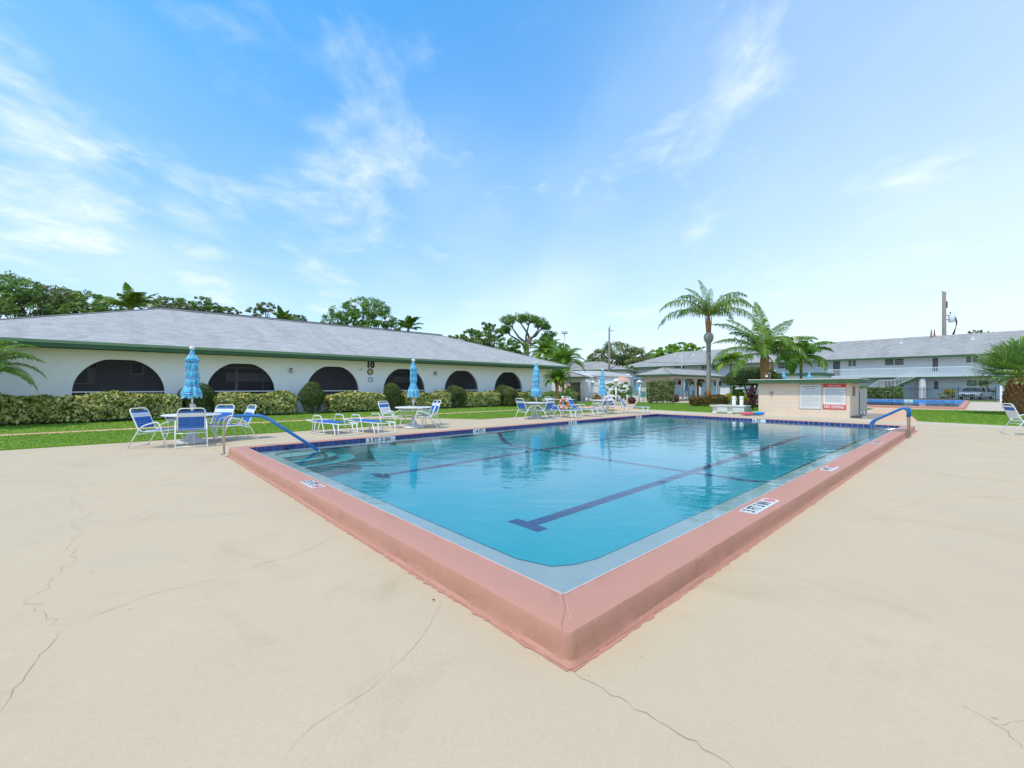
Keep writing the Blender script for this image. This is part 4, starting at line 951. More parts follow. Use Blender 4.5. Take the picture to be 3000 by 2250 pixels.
# ---- long apartment block far behind
apt = thing('apartment_block', 'long two storey white apartment building with grey roof and balcony behind the pools', 'building', W(0, 0), POOLROT)
AE = 5.4
def rot_hip(parent, b0, b1, a0, a1, z, pitch, m, fh=.25, **k):
    # ridge along a: build with swapped axes
    D_ = (b1 - b0) / 2; zr = z + D_ * pitch; br = (b0 + b1) / 2; al = a0 + (D_ if k.get('hl', True) else 0); ar = a1 - (D_ if k.get('hr', True) else 0)
    F_ = [[(b0, a0, z), (b0, a1, z), (br, ar, zr), (br, al, zr)], [(b1, a0, z), (b1, a1, z), (br, ar, zr), (br, al, zr)]]
    F_ += [[(b0, a0, z), (b1, a0, z), (br, al, zr)], [(b0, a1, z), (b1, a1, z), (br, ar, zr)]]
    r = roof_mesh('roof', F_, m, parent)
    mb = MB(); mb.bb(b0 - .03, b0, a0 - .03, a1 + .03, z - fh, z + .01); mb.bb(b1, b1 + .03, a0 - .03, a1 + .03, z - fh, z + .01); mb.bb(b0, b1, a0 - .03, a0, z - fh, z + .01); mb.bb(b0, b1, a1, a1 + .03, z - fh, z + .01); mb.build('fascia', M['green'], parent)
    mb = MB(); mb.bb(b0 + .002, b1 - .002, a0 + .002, a1 - .002, z - fh + .05, z - fh + .08); mb.build('soffit', M['whitep'], parent)
    return r, zr
rfa, zra = rot_hip(apt, 74, 91.2, -45, 48.9, AE, .377, M['roof2'], hl=False)
WB = 75.3
mb = MB(); mb.bb(WB, 90, -44, 14.0, 0, AE - .1); mb.bb(WB, 90, 14.0, 47.6, 2.85, AE - .1); mb.bb(WB + 1.6, 90, 14.0, 47.4, 0, 2.85); mb.build('wall', M['wall2'], apt)
mb = MB()
for k in range(14):
    a = 47.4 - k * 3.0
    if a > 14: mb.bb(WB + .05, WB + .35, a - .15, a + .15, 0, 2.85)
mb.build('column', M['wall2'], apt)
mb = MB(); mb.bb(WB - 1.5, WB, -44, 13.2, 2.62, 2.86); mb.build('balcony_slab', M['wall2'], apt)
mb = MB(); mb.bb(WB - 1.53, WB - 1.5, -44, 13.2, 2.55, 2.74); mb.bb(WB - .03, WB, 14.0, 47.6, 2.78, 2.95); mb.build('slab_edge', M['green'], apt)
mb = MB(); mb.bb(WB - 1.5, WB - 1.44, -44, 13.2, 3.88, 3.95); mb.bb(WB - 1.49, WB - 1.45, -44, 13.2, 2.95, 3.0); a = -20
while a < 13.2: mb.bb(WB - 1.485, WB - 1.455, a - .02, a + .02, 3.0, 3.88); a += .16
o = mb.build('balcony_railing', M['white'], apt); o['kind'] = 'stuff'
for px in (2702,): a_, d_ = onB(px, WB - 1.1); mb = MB(); mb.lathe([(.36, 0), (.36, 2.6)], 18, (WB - 1.1, a_, 0)); mb.build('column', M['whitep'], apt, smooth=False)
def window(px0, px1, py0, py1, wb=WB, parts=2, door=False, blind=False, par=apt):
    a0, d0 = onB(px0, wb); a1, d1_ = onB(px1, wb); d_ = (d0 + d1_) / 2; z1_, z0_ = Z(py0, d_), Z(py1, d_); a0, a1 = min(a0, a1), max(a0, a1)
    mb = MB(); fr = .07
    mb.bb(wb - .04, wb + .02, a0 - fr, a1 + fr, z1_, z1_ + fr); mb.bb(wb - .06, wb + .02, a0 - fr, a1 + fr, z0_ - fr, z0_); mb.bb(wb - .04, wb + .02, a0 - fr, a0, z0_, z1_); mb.bb(wb - .04, wb + .02, a1, a1 + fr, z0_, z1_)
    for k in range(1, parts): c = a0 + (a1 - a0) * k / parts; mb.bb(wb - .04, wb + .02, c - .05, c + .05, z0_, z1_)
    f = mb.build('door' if door else 'window', M['whitep'], par)
    for k in range(parts):
        mb = MB(); mb.bb(wb - .015, wb - .003, a0 + (a1 - a0) * k / parts + .03, a0 + (a1 - a0) * (k + 1) / parts - .03, z0_, z1_); mb.build('pane', (M['doorm'] if door else (M['blind'] if (blind and k == parts - 1) else M['glass'])), f)
for w_ in ((1859, 1871, 1077, 1090), (1918, 1945, 1075, 1087), (1977, 2006, 1073, 1084), (2056, 2071, 1070, 1083), (2087, 2106, 1069, 1084), (2279, 2320, 1061, 1079), (2395, 2411, 1058.5, 1075), (2485, 2508, 1055.5, 1073), (2592, 2648, 1051, 1069.7), (2830, 2866, 1043, 1062), (2925, 2960, 1040, 1058)): window(*w_)
window(2440, 2462, 1055, 1101, parts=1, door=True); window(2731, 2749, 1048.5, 1088, parts=1, door=True)
window(2831, 2897, 1113.5, 1133, parts=2, blind=True); window(2735, 2750, 1117, 1140, parts=1, door=True); window(2592, 2612, 1116, 1134, parts=1); window(2625, 2648, 1116, 1133, parts=1); window(2960, 2990, 1112, 1132)
for px, py, wb in ((1920, 1118, WB + 1.6), (2092, 1122, WB + 1.6), (2030, 1120, WB + 1.6), (1975, 1119, WB + 1.6)): window(px, px + 22, py - 6, py + 8, wb)
# stair of the balcony
def ab_px(px, wb): return onB(px, wb)[0]
aT, aL, aLe, aG = ab_px(2690, WB - 2.2), ab_px(2618, WB - 2.2), ab_px(2578, WB - 2.2), ab_px(2535, WB - 2.2)
zL = Z(1136, onB(2600, WB - 2.2)[1])
st = MB(); n_ = 9
for k in range(n_):
    t = (k + .5) / n_; st.box((WB - 2.2, aL + (aT - aL) * t, zL + (2.75 - zL) * t), (1.1, abs(aT - aL) / n_ * 1.05, .06))
st.build('stair_tread', M['green'], apt)
st = MB()
for bb_ in (WB - 2.75, WB - 1.65): st.tube([(bb_, aL, zL - .12), (bb_, aT, 2.62)], .13, 4)
st.bb(WB - 2.75, WB - 1.65, aLe, aL, zL - .12, zL); st.tube([(WB - 2.75, aLe, zL - .1), (WB - 2.75, aG, .1)], .13, 4); st.build('stair_stringer', M['green'], apt)
st = MB()
def rail(p, q, n):
    st.tube([p + Vector((0, 0, 1.0)), q + Vector((0, 0, 1.0))], .04, 4); st.tube([p + Vector((0, 0, .12)), q + Vector((0, 0, .12))], .03, 4)
    for k in range(n + 1): c = p.lerp(q, k / n); st.tube([c + Vector((0, 0, .1)), c + Vector((0, 0, 1.0))], .022, 4)
rail(Vector((WB - 2.75, aL, zL)), Vector((WB - 2.75, aT, 2.75)), 18); rail(Vector((WB - 2.75, aLe, zL)), Vector((WB - 2.75, aL, zL)), 10); rail(Vector((WB - 2.75, aG, .1)), Vector((WB - 2.75, aLe, zL)), 10)
st.build('stair_railing', M['white'], apt)
for px in (1978, 2033, 2640, 2850): 
    a_, d_ = onB(px, 80); mb = MB(); zz = AE + 6 * .377; mb.lathe([(.25, -.1), (.25, .25), (.3, .28), (.05, .34)], 10, (80, a_, zz)); mb.build('roof_vent', M['whitep'], rfa)
# ---- grey roofed block in the middle distance
gb = thing('grey_roof_house', 'low pale house with grey hip roof behind the white siding shed', 'house', D(1700, 72), R(-25))
c0 = D(1700, 72)
def hipw(parent, x0, x1, y0, y1, z, pitch, m, fas, wallm, wz, inset=.7, hl=True, hr=True):
    hip(parent, x0, x1, y0, y1, z, pitch, m, fas, .22, hipl=hl, hipr=hr, drip=False, soff=M['whitep']); mb = MB(); mb.bb(x0 + inset, x1 - inset, y0 + inset, y1 - inset, 0, z - .2); mb.build('wall', wallm, parent)
hipw(gb, -9, 8.2, -2, 8.5, 4.2, .30, M['roof2'], M['green'], M['wall2'], 4)
# ---- white siding shed
sh = thing('siding_shed', 'long white shed with horizontal siding and shallow roof beyond the patio', 'shed', D(1740, 52), R(-12))
def lap(parent, x0, x1, y, z0, z1, m, n, out=-1):
    mb = MB(); h_ = (z1 - z0) / n
    for k in range(n):
        za, zb_ = z0 + k * h_, z0 + (k + 1) * h_; mb.quad((x0, y + out * .05, za), (x1, y + out * .05, za), (x1, y, zb_), (x0, y, zb_)); mb.quad((x0, y, za), (x1, y, za), (x1, y + out * .05, za), (x0, y + out * .05, za))
    return mb
k_ = .0414
mb = MB(); mb.bb(-3.6, 4.2, 0, 5, 0, 3.0); mb.build('wall', M['whitep'], sh)
lap(sh, -3.6, 4.2, -.01, .2, 3.0, M['whitep'], 7).build('siding_panel', M['whitep'], sh)
P_ = [(-3.8, 3.0), (-3.8, 3.25), (-1.6, 3.42), (1.2, 3.34), (3.2, 3.05), (4.45, 2.75), (4.45, 2.6)]
mb = MB(); mb.add([(x, -.3, z) for x, z in P_] + [(x, 5.3, z) for x, z in P_], [tuple(range(7)), tuple(range(13, 6, -1))] + [(i, 7 + i, 7 + (i + 1) % 7, (i + 1) % 7) for i in range(7)]); mb.build('roof', mottled('pale_metal_roof', (.60, .61, .62), (.52, .53, .55), 3, .5, .1, 20), sh)
# gabled white cottage left of it
cg = thing('gable_cottage', 'white gabled shed roof end peeking over the small grey roofed kiosk', 'shed', D(1672, 50), R(-20))
mb = MB(); mb.bb(-2.3, 2.3, 0, 4, 0, 2.6); mb.add([(-2.3, 0, 2.6), (2.3, 0, 2.6), (0, 0, 3.25), (-2.3, 4, 2.6), (2.3, 4, 2.6), (0, 4, 3.25)], [(0, 1, 2), (5, 4, 3)]); mb.build('wall', M['wall2'], cg)
mb = MB()
for s_ in (-1, 1): mb.add([(0, -.25, 3.34), (s_ * 2.6, -.25, 2.60), (s_ * 2.6, 4.2, 2.60), (0, 4.2, 3.34), (0, -.25, 3.26), (s_ * 2.6, -.25, 2.52), (s_ * 2.6, 4.2, 2.52), (0, 4.2, 3.26)], [(0, 1, 2, 3), (7, 6, 5, 4), (0, 4, 5, 1), (3, 2, 6, 7)])
mb.build('roof', M['whitep'], cg)
# kiosk
ks = thing('kiosk', 'small open storage hut with grey hip roof beside the white building', 'hut', D(1683, 44), R(-20))
hip(ks, -1.6, 1.25, -1.2, 1.6, 2.42, .32, M['roof2'], M['green'], .14, drip=False, soff=M['whitep'])
mb = MB(); mb.bb(-1.3, -.25, -.9, 1.3, 0, 2.3); mb.bb(-.25, .9, .5, 1.3, 0, 2.3); mb.bb(.82, .9, -.9, .5, 0, 2.3); mb.bb(-.25, .82, -.9, -.82, 1.9, 2.3); mb.build('wall', M['cream'], ks)
mb = MB(); mb.bb(-.2, .8, -.5, .4, 0, .9); mb.build('storage_box', mat('brown_box', (.12, .085, .07), .7), ks)
# white gate panels
gp_ = thing('board_gate', 'tall pale grey double gate of wide boards behind the potted grass', 'gate', D(1730, 43.5), R(-8))
for k in range(14): 
    if k == 7: continue
    mb = MB(); mb.bb(-1.08 + k * .155, -.935 + k * .155, -.02, .02, .45 if k < 7 else .5, 1.95 - (.04 if k > 7 else 0)); mb.build('board', M['whitep'], gp_)
mb = MB()
for x in (-.02, .06, 1.12): mb.bb(x - .03, x + .03, -.05, .04, .3, 1.85)
for z in (.75, 1.55): mb.bb(.0, 1.1, -.04, -.021, z, z + .06)
mb.build('gate_frame', M['metalg'], gp_)
# low white coral stone benches
for k, (px, py, wd, lab) in enumerate(((1712, 1174.5, 1.2, 'left low white stone bench in front of the pale gate'), (1748, 1175.5, 1.1, 'right low white stone bench next to the terracotta pot'))):
    p = G(px, py, 0); t = thing('stone_bench', lab, 'bench', p, R(-10), 'stone benches by the gate')
    mb = MB(); mb.bb(-wd / 2, wd / 2, -.2, .2, .36, .44); mb.build('seat', M['stone'], t)
    for s_ in (-1, 1): mb = MB(); mb.bb(s_ * wd * .36 - .09, s_ * wd * .36 + .09, -.16, .16, 0, .36); mb.build('leg', M['stone'], t)
# ---- pavilion
pv = thing('pavilion', 'open pavilion with grey hip roof and curved post braces on the patio', 'pavilion', W(0, 0), POOLROT)
hip(pv, 36.9, 49.8, 18.15, 22.05, 2.62, .37, M['roof3'], fh=.18, drip=False)
mb = MB(); mb.bb(37.5, 37.62, 18.65, 21.7, 0, 2.45); mb.bb(37.62, 38.2, 18.65, 18.77, 0, 2.45); mb.build('wall', mottled('pale_green_boards', (.46, .50, .44), (.52, .54, .48), 3, .7, 0), pv)
for k in range(19): mb = MB(); mb.bb(37.485, 37.499, 18.66 + k * .16, 18.80 + k * .16, .05, 2.4); mb.build('board', M['cream'], pv)
mb = MB(); mb.bb(37.7, 49.2, 18.6, 18.76, 2.28, 2.45); mb.bb(37.7, 49.2, 21.5, 21.66, 2.28, 2.45); mb.build('beam', M['cream'], pv)
pm = mat('pavilion_post', (.52, .53, .47), .6)
for row, (aa, bs) in enumerate(((18.68, (40.3, 43.1, 45.9, 48.8)), (21.58, (38.9, 41.85, 44.8, 47.8)))):
    for b_ in bs:
        mb = MB(); mb.box((b_, aa, 1.15), (.15, .15, 2.3)); po = mb.build('post', pm, pv)
        mb = MB(); mb.tube(bend([(b_ + .06, aa, 1.65), (b_ + .2, aa, 2.0), (b_ + .62, aa, 2.3)], .25), .055, 4)
        mb.tube(bend([(b_ - .06, aa, 1.65), (b_ - .2, aa, 2.0), (b_ - .62, aa, 2.3)], .25), .055, 4); mb.build('brace', M['cream'], po)
lw = thing('low_wall', 'low pale grey privacy wall to the right of the tall palm', 'wall', W(15.4, 44.5), POOLROT)
mb = MB(); mb.bb(0, .15, -1.0, 1.3, 0, 1.32); mb.build('panel', M['wall2'], lw); mb = MB(); mb.bb(-.02, .17, -1.02, 1.32, 1.322, 1.36); mb.build('cap', M['whitep'], lw)
# ---- far bath house with green flat roof edge
fh_ = thing('bath_house', 'small cream building with green flat roof edge behind the pump house', 'building', D(2330, 50), POOLROT - 1.57)
mb = MB(); mb.bb(-2.9, 2.5, 0, 5, 0, 2.75); mb.build('wall', stucco('pale_cream', (.68, .64, .54), (.64, .60, .50)), fh_)
mb = MB(); mb.bb(-3.1, 2.7, -.3, 5.2, 2.76, 3.05); mb.build('roof_edge', M['green'], fh_)
mb = MB(); mb.box((1.05, -.02, 2.2), (.3, .02, .22)); mb.build('red_panel', M['red'], fh_); mb = MB(); mb.box((2.0, -.02, 2.2), (.5, .02, .12)); mb.build('notice', M['whitep'], fh_)
mb = MB()
for sx in (-2.1, -.1):
    mb = MB(); mb.lathe([(.02, 0), (.02, .12), (.09, .16), (.13, .25), (.10, .35), (.01, .40)], 12, (sx, -.1, 3.05)); mb.build('globe_lamp', M['whitep'], fh_, smooth=True)
# ---- fences
bf = thing('iron_fence', 'black iron picket fence running behind the second pool', 'fence', W(0, 0), POOLROT)
FB = 58.6; pk = MB(); pk.box((0, 0, .69), (.025, .025, 1.2)); pkm = pk.mesh('picket', M['iron'])
a = -2.7; posts = MB(); posts.box((0, 0, .72), (.06, .06, 1.44)); pom = posts.mesh('post', M['iron']); cnt = 0
while a < 12:
    if cnt % 18 == 0: link('post', pom, bf, (FB, a, 0))
    else: link('picket', pkm, bf, (FB, a, 0))
    a += .135; cnt += 1
for z in (.12, 1.12, 1.3): mb = MB(); mb.bb(FB - .016, FB + .016, -2.7, 12, z, z + .035); mb.build('rail', M['iron'], bf)
wf = thing('white_fence', 'white vinyl picket fence behind the fan palm at the right', 'fence', W(0, 0), POOLROT)
pk = MB(); pk.box((0, 0, .66), (.07, .03, 1.1)); pkm = pk.mesh('picket', M['white']); a = -3.3
po = MB(); po.box((0, 0, .72), (.13, .13, 1.44)); po.lathe([(.09, 1.44), (.09, 1.47), (.0, 1.53)], 4); pom = po.mesh('post', M['white'])
WFB = 55.2
for k in range(3): link('post', pom, wf, (WFB, -2.95 - k * 2.4, 0))
while a > -7.6: link('picket', pkm, wf, (WFB, a, 0)).rotation_euler = (0, 0, R(90)); a -= .2
for z in (.15, 1.12): mb = MB(); mb.bb(WFB - .03, WFB + .03, -7.7, -2.95, z, z + .09); mb.build('rail', M['white'], wf)
# ================================================================== FURNITURE
RT = .0135
def strap(name, w_, L, m): mb = MB(); mb.box((0, 0, 0), (L, w_, .004)); return mb.mesh(name, m)
SB = strap('strap', .047, .52, M['strapb']); SW = strap('strap', .047, .52, M['strapw'])
def make_chair(pattern, label, seatpat='bbwbbbbb', white=True):
    t = thing('patio_chair', label, 'chair')
    for s_ in (-1, 1):
        x = s_ * .295
        mb = MB(); mb.tube(bend([(x, -.44, .01), (x, -.16, .50), (x, .22, .62), (x, .40, .01)], .13, 6), RT, 8); mb.build('leg_frame', M['white'], t, smooth=True)
    mb = MB(); mb.tube([(-.295, -.43, .03), (.295, -.43, .03)], RT * .85, 8); mb.build('stretcher', M['white'], t, smooth=True)
    for y_, z_ in ((.31, .335), (-.26, .32)): mb = MB(); mb.tube([(-.295, y_, z_), (.295, y_, z_)], RT * .85, 8); mb.build('stretcher', M['white'], t, smooth=True)
    top = (-.44, .90)
    mb = MB(); mb.tube(bend([(-.255, .30, .40), (-.255, -.22, .38), (-.255, *top), (.255, *top), (.255, -.22, .38), (.255, .30, .40)], .10, 6), RT, 8); mb.build('back_frame', M['white'], t, smooth=True)
    mb = MB(); mb.tube([(-.255, .30, .40), (.255, .30, .40)], RT, 8); mb.build('seat_bar', M['white'], t, smooth=True)
    for s_ in (-1, 1):
        mb = MB(); mb.lathe([(.017, 0), (.017, .02), (.012, .03)], 8, (s_ * .295, -.445, 0)); mb.build('foot_cap', M['whitep'], t)
    # back straps, then seat straps
    b0 = Vector((0, top[0], top[1])); b1 = Vector((0, -.22, .38)); dv = (b1 - b0); L = dv.length; dv.normalize(); ang = math.atan2(-dv.z, -dv.y)
    z = .085
    for ch in pattern:
        p = b0 + dv * z; o = link('strap', SB if ch == 'b' else SW, t, p + Vector((0, .004, 0))); o.rotation_euler = (math.atan2(dv.z, dv.y), 0, 0); z += .0525
    y = -.17
    for ch in seatpat:
        o = link('strap', SB if ch == 'b' else SW, t, (0, y, .383 + (y + .22) * .038 + .012)); o.rotation_euler = (R(2.2), 0, 0); y += .058
    return t
GA = 'strap chairs around the patio tables'
def place_chair(first, state, px, d, deg, label, group=GA, dy=0):
    p = D(px, d); a, b = AB(p); p.z = gz(a, b)
    rz = R(deg) - math.pi / 2
    if not state['used']:
        state['used'] = True; first.location = p; first.rotation_euler = (0, 0, rz); first['label'] = label; first['group'] = group; return first
    return dup(first, p, rz, label, None, group)
cb = make_chair('bwwbbbbb', 'x'); sb_ = {'used': False}
cw = make_chair('wbbwwwww', 'x', 'wwbbwwww'); sw_ = {'used': False}
place_chair(cb, sb_, 463, 9.95, 4, 'blue strap chair seen from the side, leftmost chair at the nearest umbrella table')
place_chair(cb, sb_, 560, 10.16, 128, 'blue strap chair with its back to the camera at the nearest umbrella table')
place_chair(cb, sb_, 628, 11.35, -92, 'blue strap chair facing the camera behind the nearest umbrella table')
place_chair(cb, sb_, 688, 11.35, -128, 'blue strap chair right of the nearest table, partly behind the blue handrail')
place_chair(cw, sw_, 1151, 14.75, -22, 'white strap chair with blue stripe left of the second umbrella table')
place_chair(cw, sw_, 1243, 14.55, 192, 'white strap chair with blue stripe right of the second table, seen from behind')
place_chair(cb, sb_, 1252, 15.7, 222, 'blue strap chair mostly hidden behind the white chair at the second table')
place_chair(cb, sb_, 1543, 18.75, 40, 'blue strap chair at the left of the third umbrella table, seen from behind')
place_chair(cb, sb_, 1593, 18.75, 138, 'blue strap chair at the right of the third umbrella table, seen from behind')
place_chair(cb, sb_, 1754, 21.9, 152, 'blue strap chair left of the fourth umbrella table with its back to the pool')
place_chair(cb, sb_, 1800, 22.5, -52, 'blue strap chair right of the fourth umbrella table facing the pool')
place_chair(cw, sw_, 3010, 12.5, -24, 'white strap chair with blue stripe at the right edge of the photo by the lawn', 'strap chairs around the patio tables')
# tables and umbrellas
def make_table(label):
    t = thing('umbrella_table', label, 'table', group='round white patio tables')
    mb = MB(); mb.lathe([(.60, .675), (.615, .69), (.615, .705), (.60, .712), (.04, .715)], 40); mb.build('table_top', M['white'], t, smooth=False)
    mb = MB(); mb.tube([(.50 * math.cos(k * math.pi / 12), .50 * math.sin(k * math.pi / 12), .60) for k in range(24)], .011, 6, closed=True); mb.build('apron_ring', M['white'], t)
    for k in range(4):
        an = k * math.pi / 2 + .5; c_, s_ = math.cos(an), math.sin(an)
        mb = MB(); mb.tube(bend([(.54 * c_, .54 * s_, .67), (.47 * c_, .47 * s_, .55), (.45 * c_, .45 * s_, .32), (.56 * c_, .56 * s_, .01)], .12), .012, 6); mb.build('leg', M['white'], t, smooth=True)
    mb = MB(); mb.lathe([(.34, 0), (.345, .02), (.30, .045), (.14, .13), (.075, .24), (.06, .27), (.06, .42), (.03, .44)], 28); mb.build('umbrella_base', mottled('base_grey_white', (.62, .62, .62), (.55, .55, .55), 6, .6, 0), t, smooth=True)
    return t
def umb_mesh(h0, h1, tie, rmax, rs, seed):
    rr = random.Random(seed); NZ, NA = 44, 56; vs = []; uv = []
    ph_ = [rr.uniform(0, 6.28) for _ in range(6)]
    for i in range(NZ + 1):
        t = i / NZ; z = h1 + (h0 - h1) * t
        r = rs(t)
        for j in range(NA):
            an = 2 * math.pi * j / NA
            fold = .30 * abs(math.sin(an * 4 + ph_[0] + .5 * math.sin(t * 4))) ** .7 + .09 * math.sin(an * 11 + ph_[1] + t * 3) + .06 * math.sin(an * 3 + t * 11 + ph_[2]) + .022 * math.sin(t * 23 + 3 * math.sin(an * 4 + ph_[4]) + 2 * math.sin(an * 3))
            q = r * (.72 + fold * min(1, t * 4))
            zz = z + (.03 * math.sin(an * 8 + ph_[3]) * (t > .96))
            vs.append((q * math.cos(an), q * math.sin(an), zz)); uv.append((j / NA, t + .016 * math.sin(an * 4 + ph_[4] + 1.5 * math.sin(t * 9)) + .012 * math.sin(an * 7 + t * 13)))
    fs = [(i * NA + j, i * NA + (j + 1) % NA, (i + 1) * NA + (j + 1) % NA, (i + 1) * NA + j) for i in range(NZ) for j in range(NA)]
    me = bpy.data.meshes.new('canopy'); me.from_pydata(vs, [], fs); me.materials.append(M['umb']); ul = me.uv_layers.new(name='UVMap')
    for p in me.polygons:
        mxj = max(me.loops[li].vertex_index % NA for li in p.loop_indices)
        for li in p.loop_indices:
            vi = me.loops[li].vertex_index; u, v = uv[vi]
            if mxj == NA - 1 and vi % NA == 0: u = 1.0
            ul.data[li].uv = (u, v)
    me.polygons.foreach_set('use_smooth', [True] * len(me.polygons)); return me
def lerp_prof(pts):
    return lambda t: next((r0 + (r1 - r0) * (t - t0) / (t1 - t0) for (t0, r0), (t1, r1) in zip(pts, pts[1:]) if t0 <= t <= t1), pts[-1][1])
def umbrella(loc, label, top, bot, prof, seed, rz=0, bent=0.0):
    t = thing('closed_umbrella', label, 'umbrella', loc, rz, 'closed blue striped patio umbrellas')
    mb = MB(); mb.tube([(0, 0, .05), (0, 0, top - .02)], .019, 10); mb.build('pole', M['whitep'], t, smooth=True)
    link('canopy', umb_mesh(bot, top - .05, 0, 0, lerp_prof(prof), seed), t)
    mb = MB(); mb.lathe([(.02, -.03), (.055, -.02), (.062, .02), (.045, .055), (.01, .065)], 14, (0, 0, top - .02)); mb.build('finial', M['whitep'], t, smooth=True)
    mb = MB(); mb.lathe([(.022, .72), (.024, .80), (.055, .93), (.058, .97), (.02, .98)], 12); mb.build('crank_housing', M['cream'], t, smooth=True)
    mb = MB(); mb.tube([(.05, 0, .92), (.10, -.02, .92), (.10, -.02, .85), (.14, -.02, .85)], .008, 6); mb.build('crank_handle', M['whitep'], t)
    return t
tb = make_table('x')
tabs = [(563, 10.75, 'round white table under the nearest closed blue umbrella'), (1211, 14.75, 'round white table with the second umbrella from the left'), (1571, 19.2, 'round white table with the third umbrella from the left'), (1765, 22.9, 'round white table with the fourth umbrella, beside the white posts')]
TL = []
for i, (px, d, lab) in enumerate(tabs):
    p = D(px, d); p.z = gz(*AB(p)); TL.append(p)
    if i == 0: tb.location = p; tb['label'] = lab; tb.rotation_euler = (0, 0, .2)
    else: dup(tb, p, .3 * i, lab)
umbrella(TL[0], 'closed blue striped umbrella, leftmost and nearest, over the first round table', 2.37, 1.13, [(0, .045), (.12, .10), (.21, .165), (.27, .125), (.45, .135), (.6, .14), (.78, .155), (.92, .225), (1, .21)], 1, 0)
umbrella(TL[1], 'closed blue striped umbrella with pinched waist over the second round table', 2.32, 1.05, [(0, .05), (.1, .09), (.22, .14), (.28, .11), (.5, .12), (.65, .10), (.8, .17), (.95, .21), (1, .19)], 2, 1)
umbrella(TL[2], 'closed blue striped umbrella tied low over the third round table', 2.50, .98, [(0, .05), (.08, .10), (.2, .14), (.5, .17), (.66, .15), (.71, .11), (.82, .22), (.93, .25), (1, .20)], 3, 2)
umbrella(TL[3], 'closed blue striped umbrella with flared hem over the fourth round table', 2.34, .98, [(0, .05), (.1, .08), (.3, .10), (.6, .13), (.8, .18), (.95, .225), (1, .21)], 4, 3)
for px, d, lab, hh in ((1868, 44, 'slim closed pale blue umbrella behind the right mushroom lamp', 2.3), (2011, 50, 'closed blue umbrella seen between the pavilion posts', 2.45)):
    umbrella(D(px, d), lab, hh, 1.0, [(0, .05), (.2, .14), (.7, .17), (.9, .22), (1, .2)], 5 + int(px), 1)
for px, d, lab, hh in ((2296, 44, 'left of two furled turquoise umbrellas rising behind the pump house', 2.9), (2371, 44, 'right of two furled turquoise umbrellas rising behind the pump house', 2.85)):
    umbrella(D(px, d), lab, hh, 1.4, [(0, .08), (.15, .17), (.3, .24), (.45, .20), (.7, .32), (1, .30)], 5 + int(px), 1)
# loungers
LSB = strap('strap', .05, .56, M['strapb']); LSW = strap('strap', .05, .56, M['strapw'])
def make_lounger(back, label, sparse=False, arms=True):
    """long axis Y, foot end +Y"""
    t = thing('sun_lounger', label, 'sun lounger', group='blue strap sun loungers beside the pool')
    w_ = .29; zr_ = .33
    mb = MB(); mb.tube(bend([(-w_, -.25, zr_), (-w_, .92, zr_), (-w_, 1.02, zr_ - .01), (w_, 1.02, zr_ - .01), (w_, .92, zr_), (w_, -.25, zr_)], .08), RT, 8); mb.tube([(-w_, -.25, zr_), (w_, -.25, zr_)], RT, 8); mb.build('seat_rail', M['white'], t, smooth=True)
    bl = .72; c_, s_ = math.cos(R(back)), math.sin(R(back)); pb = lambda u, x: (x, -.25 - u * c_, zr_ + u * s_)
    mb = MB(); mb.tube(bend([pb(0, -w_), pb(bl, -w_), pb(bl, w_), pb(0, w_)], .09), RT, 8); mb.build('back_frame', M['white'], t, smooth=True)
    for y0, sp in ((.78, 1), (-.18, -1)):
        for s2 in (-1, 1):
            mb = MB(); mb.tube(bend([(s2 * w_, y0 - .12 * sp, zr_), (s2 * (w_ + .01), y0 + .02 * sp, .02), (s2 * (w_ - .0), y0 + .02 * sp, .015)], .03), RT, 8)
            mb.build('leg', M['white'], t, smooth=True)
        mb = MB(); mb.tube(bend([(-w_, y0 + .16 * sp, zr_), (-w_ - .01, y0 + .20 * sp, .02), (w_ + .01, y0 + .20 * sp, .02), (w_, y0 + .16 * sp, zr_)], .05), RT, 8); mb.build('leg', M['white'], t, smooth=True)
    if arms:
        for s2 in (-1, 1):
            x = s2 * (w_ + .06); mb = MB(); mb.tube(bend([(x, -.42, .02), (x, -.34, .52), (x, .10, .54), (x, .30, .02), (x, -.38, .02)], .08), RT, 8); mb.build('arm_frame', M['white'], t, smooth=True)
            mb = MB(); mb.box((x, -.12, .548), (.035, .36, .02)); mb.build('armrest', M['whitep'], t)
    y = -.20
    while y < (.52 if sparse else .97):
        link('strap', LSB, t, (0, y, zr_ + .013)); y += .0575
    u = .04; n_ = 0
    while u < (.36 if sparse else bl - .06):
        k = link('strap', LSW if (bl - .20 < u < bl - .09 and not sparse) else LSB, t, pb(u, 0)); k.location.z += .012; k.rotation_euler = (-R(back), 0, 0); u += .0575
    if back > 10:
        mb = MB(); mb.tube([(-w_, -.25 - .35 * c_, zr_ + .35 * s_ - .01), (-w_, -.62, zr_ - .06), (w_, -.62, zr_ - .06), (w_, -.25 - .35 * c_, zr_ + .35 * s_ - .01)], RT * .8, 6); mb.build('back_support', M['white'], t)
    return t
def place(t, px, d, deg): p = D(px, d); p.z = gz(*AB(p)); t.location = p; t.rotation_euler = (0, 0, R(deg) - math.pi / 2); return t
l1 = make_lounger(3, 'flat blue strap lounger with raised arms, left one by the pool edge', True); place(l1, 968, 12.95, -38)
p = D(1078, 13.35); p.z = gz(*AB(p)); dup(l1, p, R(-38) - math.pi / 2, 'flat blue strap lounger with raised arms, right one beside the second table')
l2 = make_lounger(56, 'reclined blue strap lounger behind the third table, mostly hidden by a chair', False, True); place(l2, 1640, 20.0, -35)
p = D(1700, 20.9); p.z = gz(*AB(p)); dup(l2, p, R(-28) - math.pi / 2, 'reclined blue strap lounger beside the orange life ring')
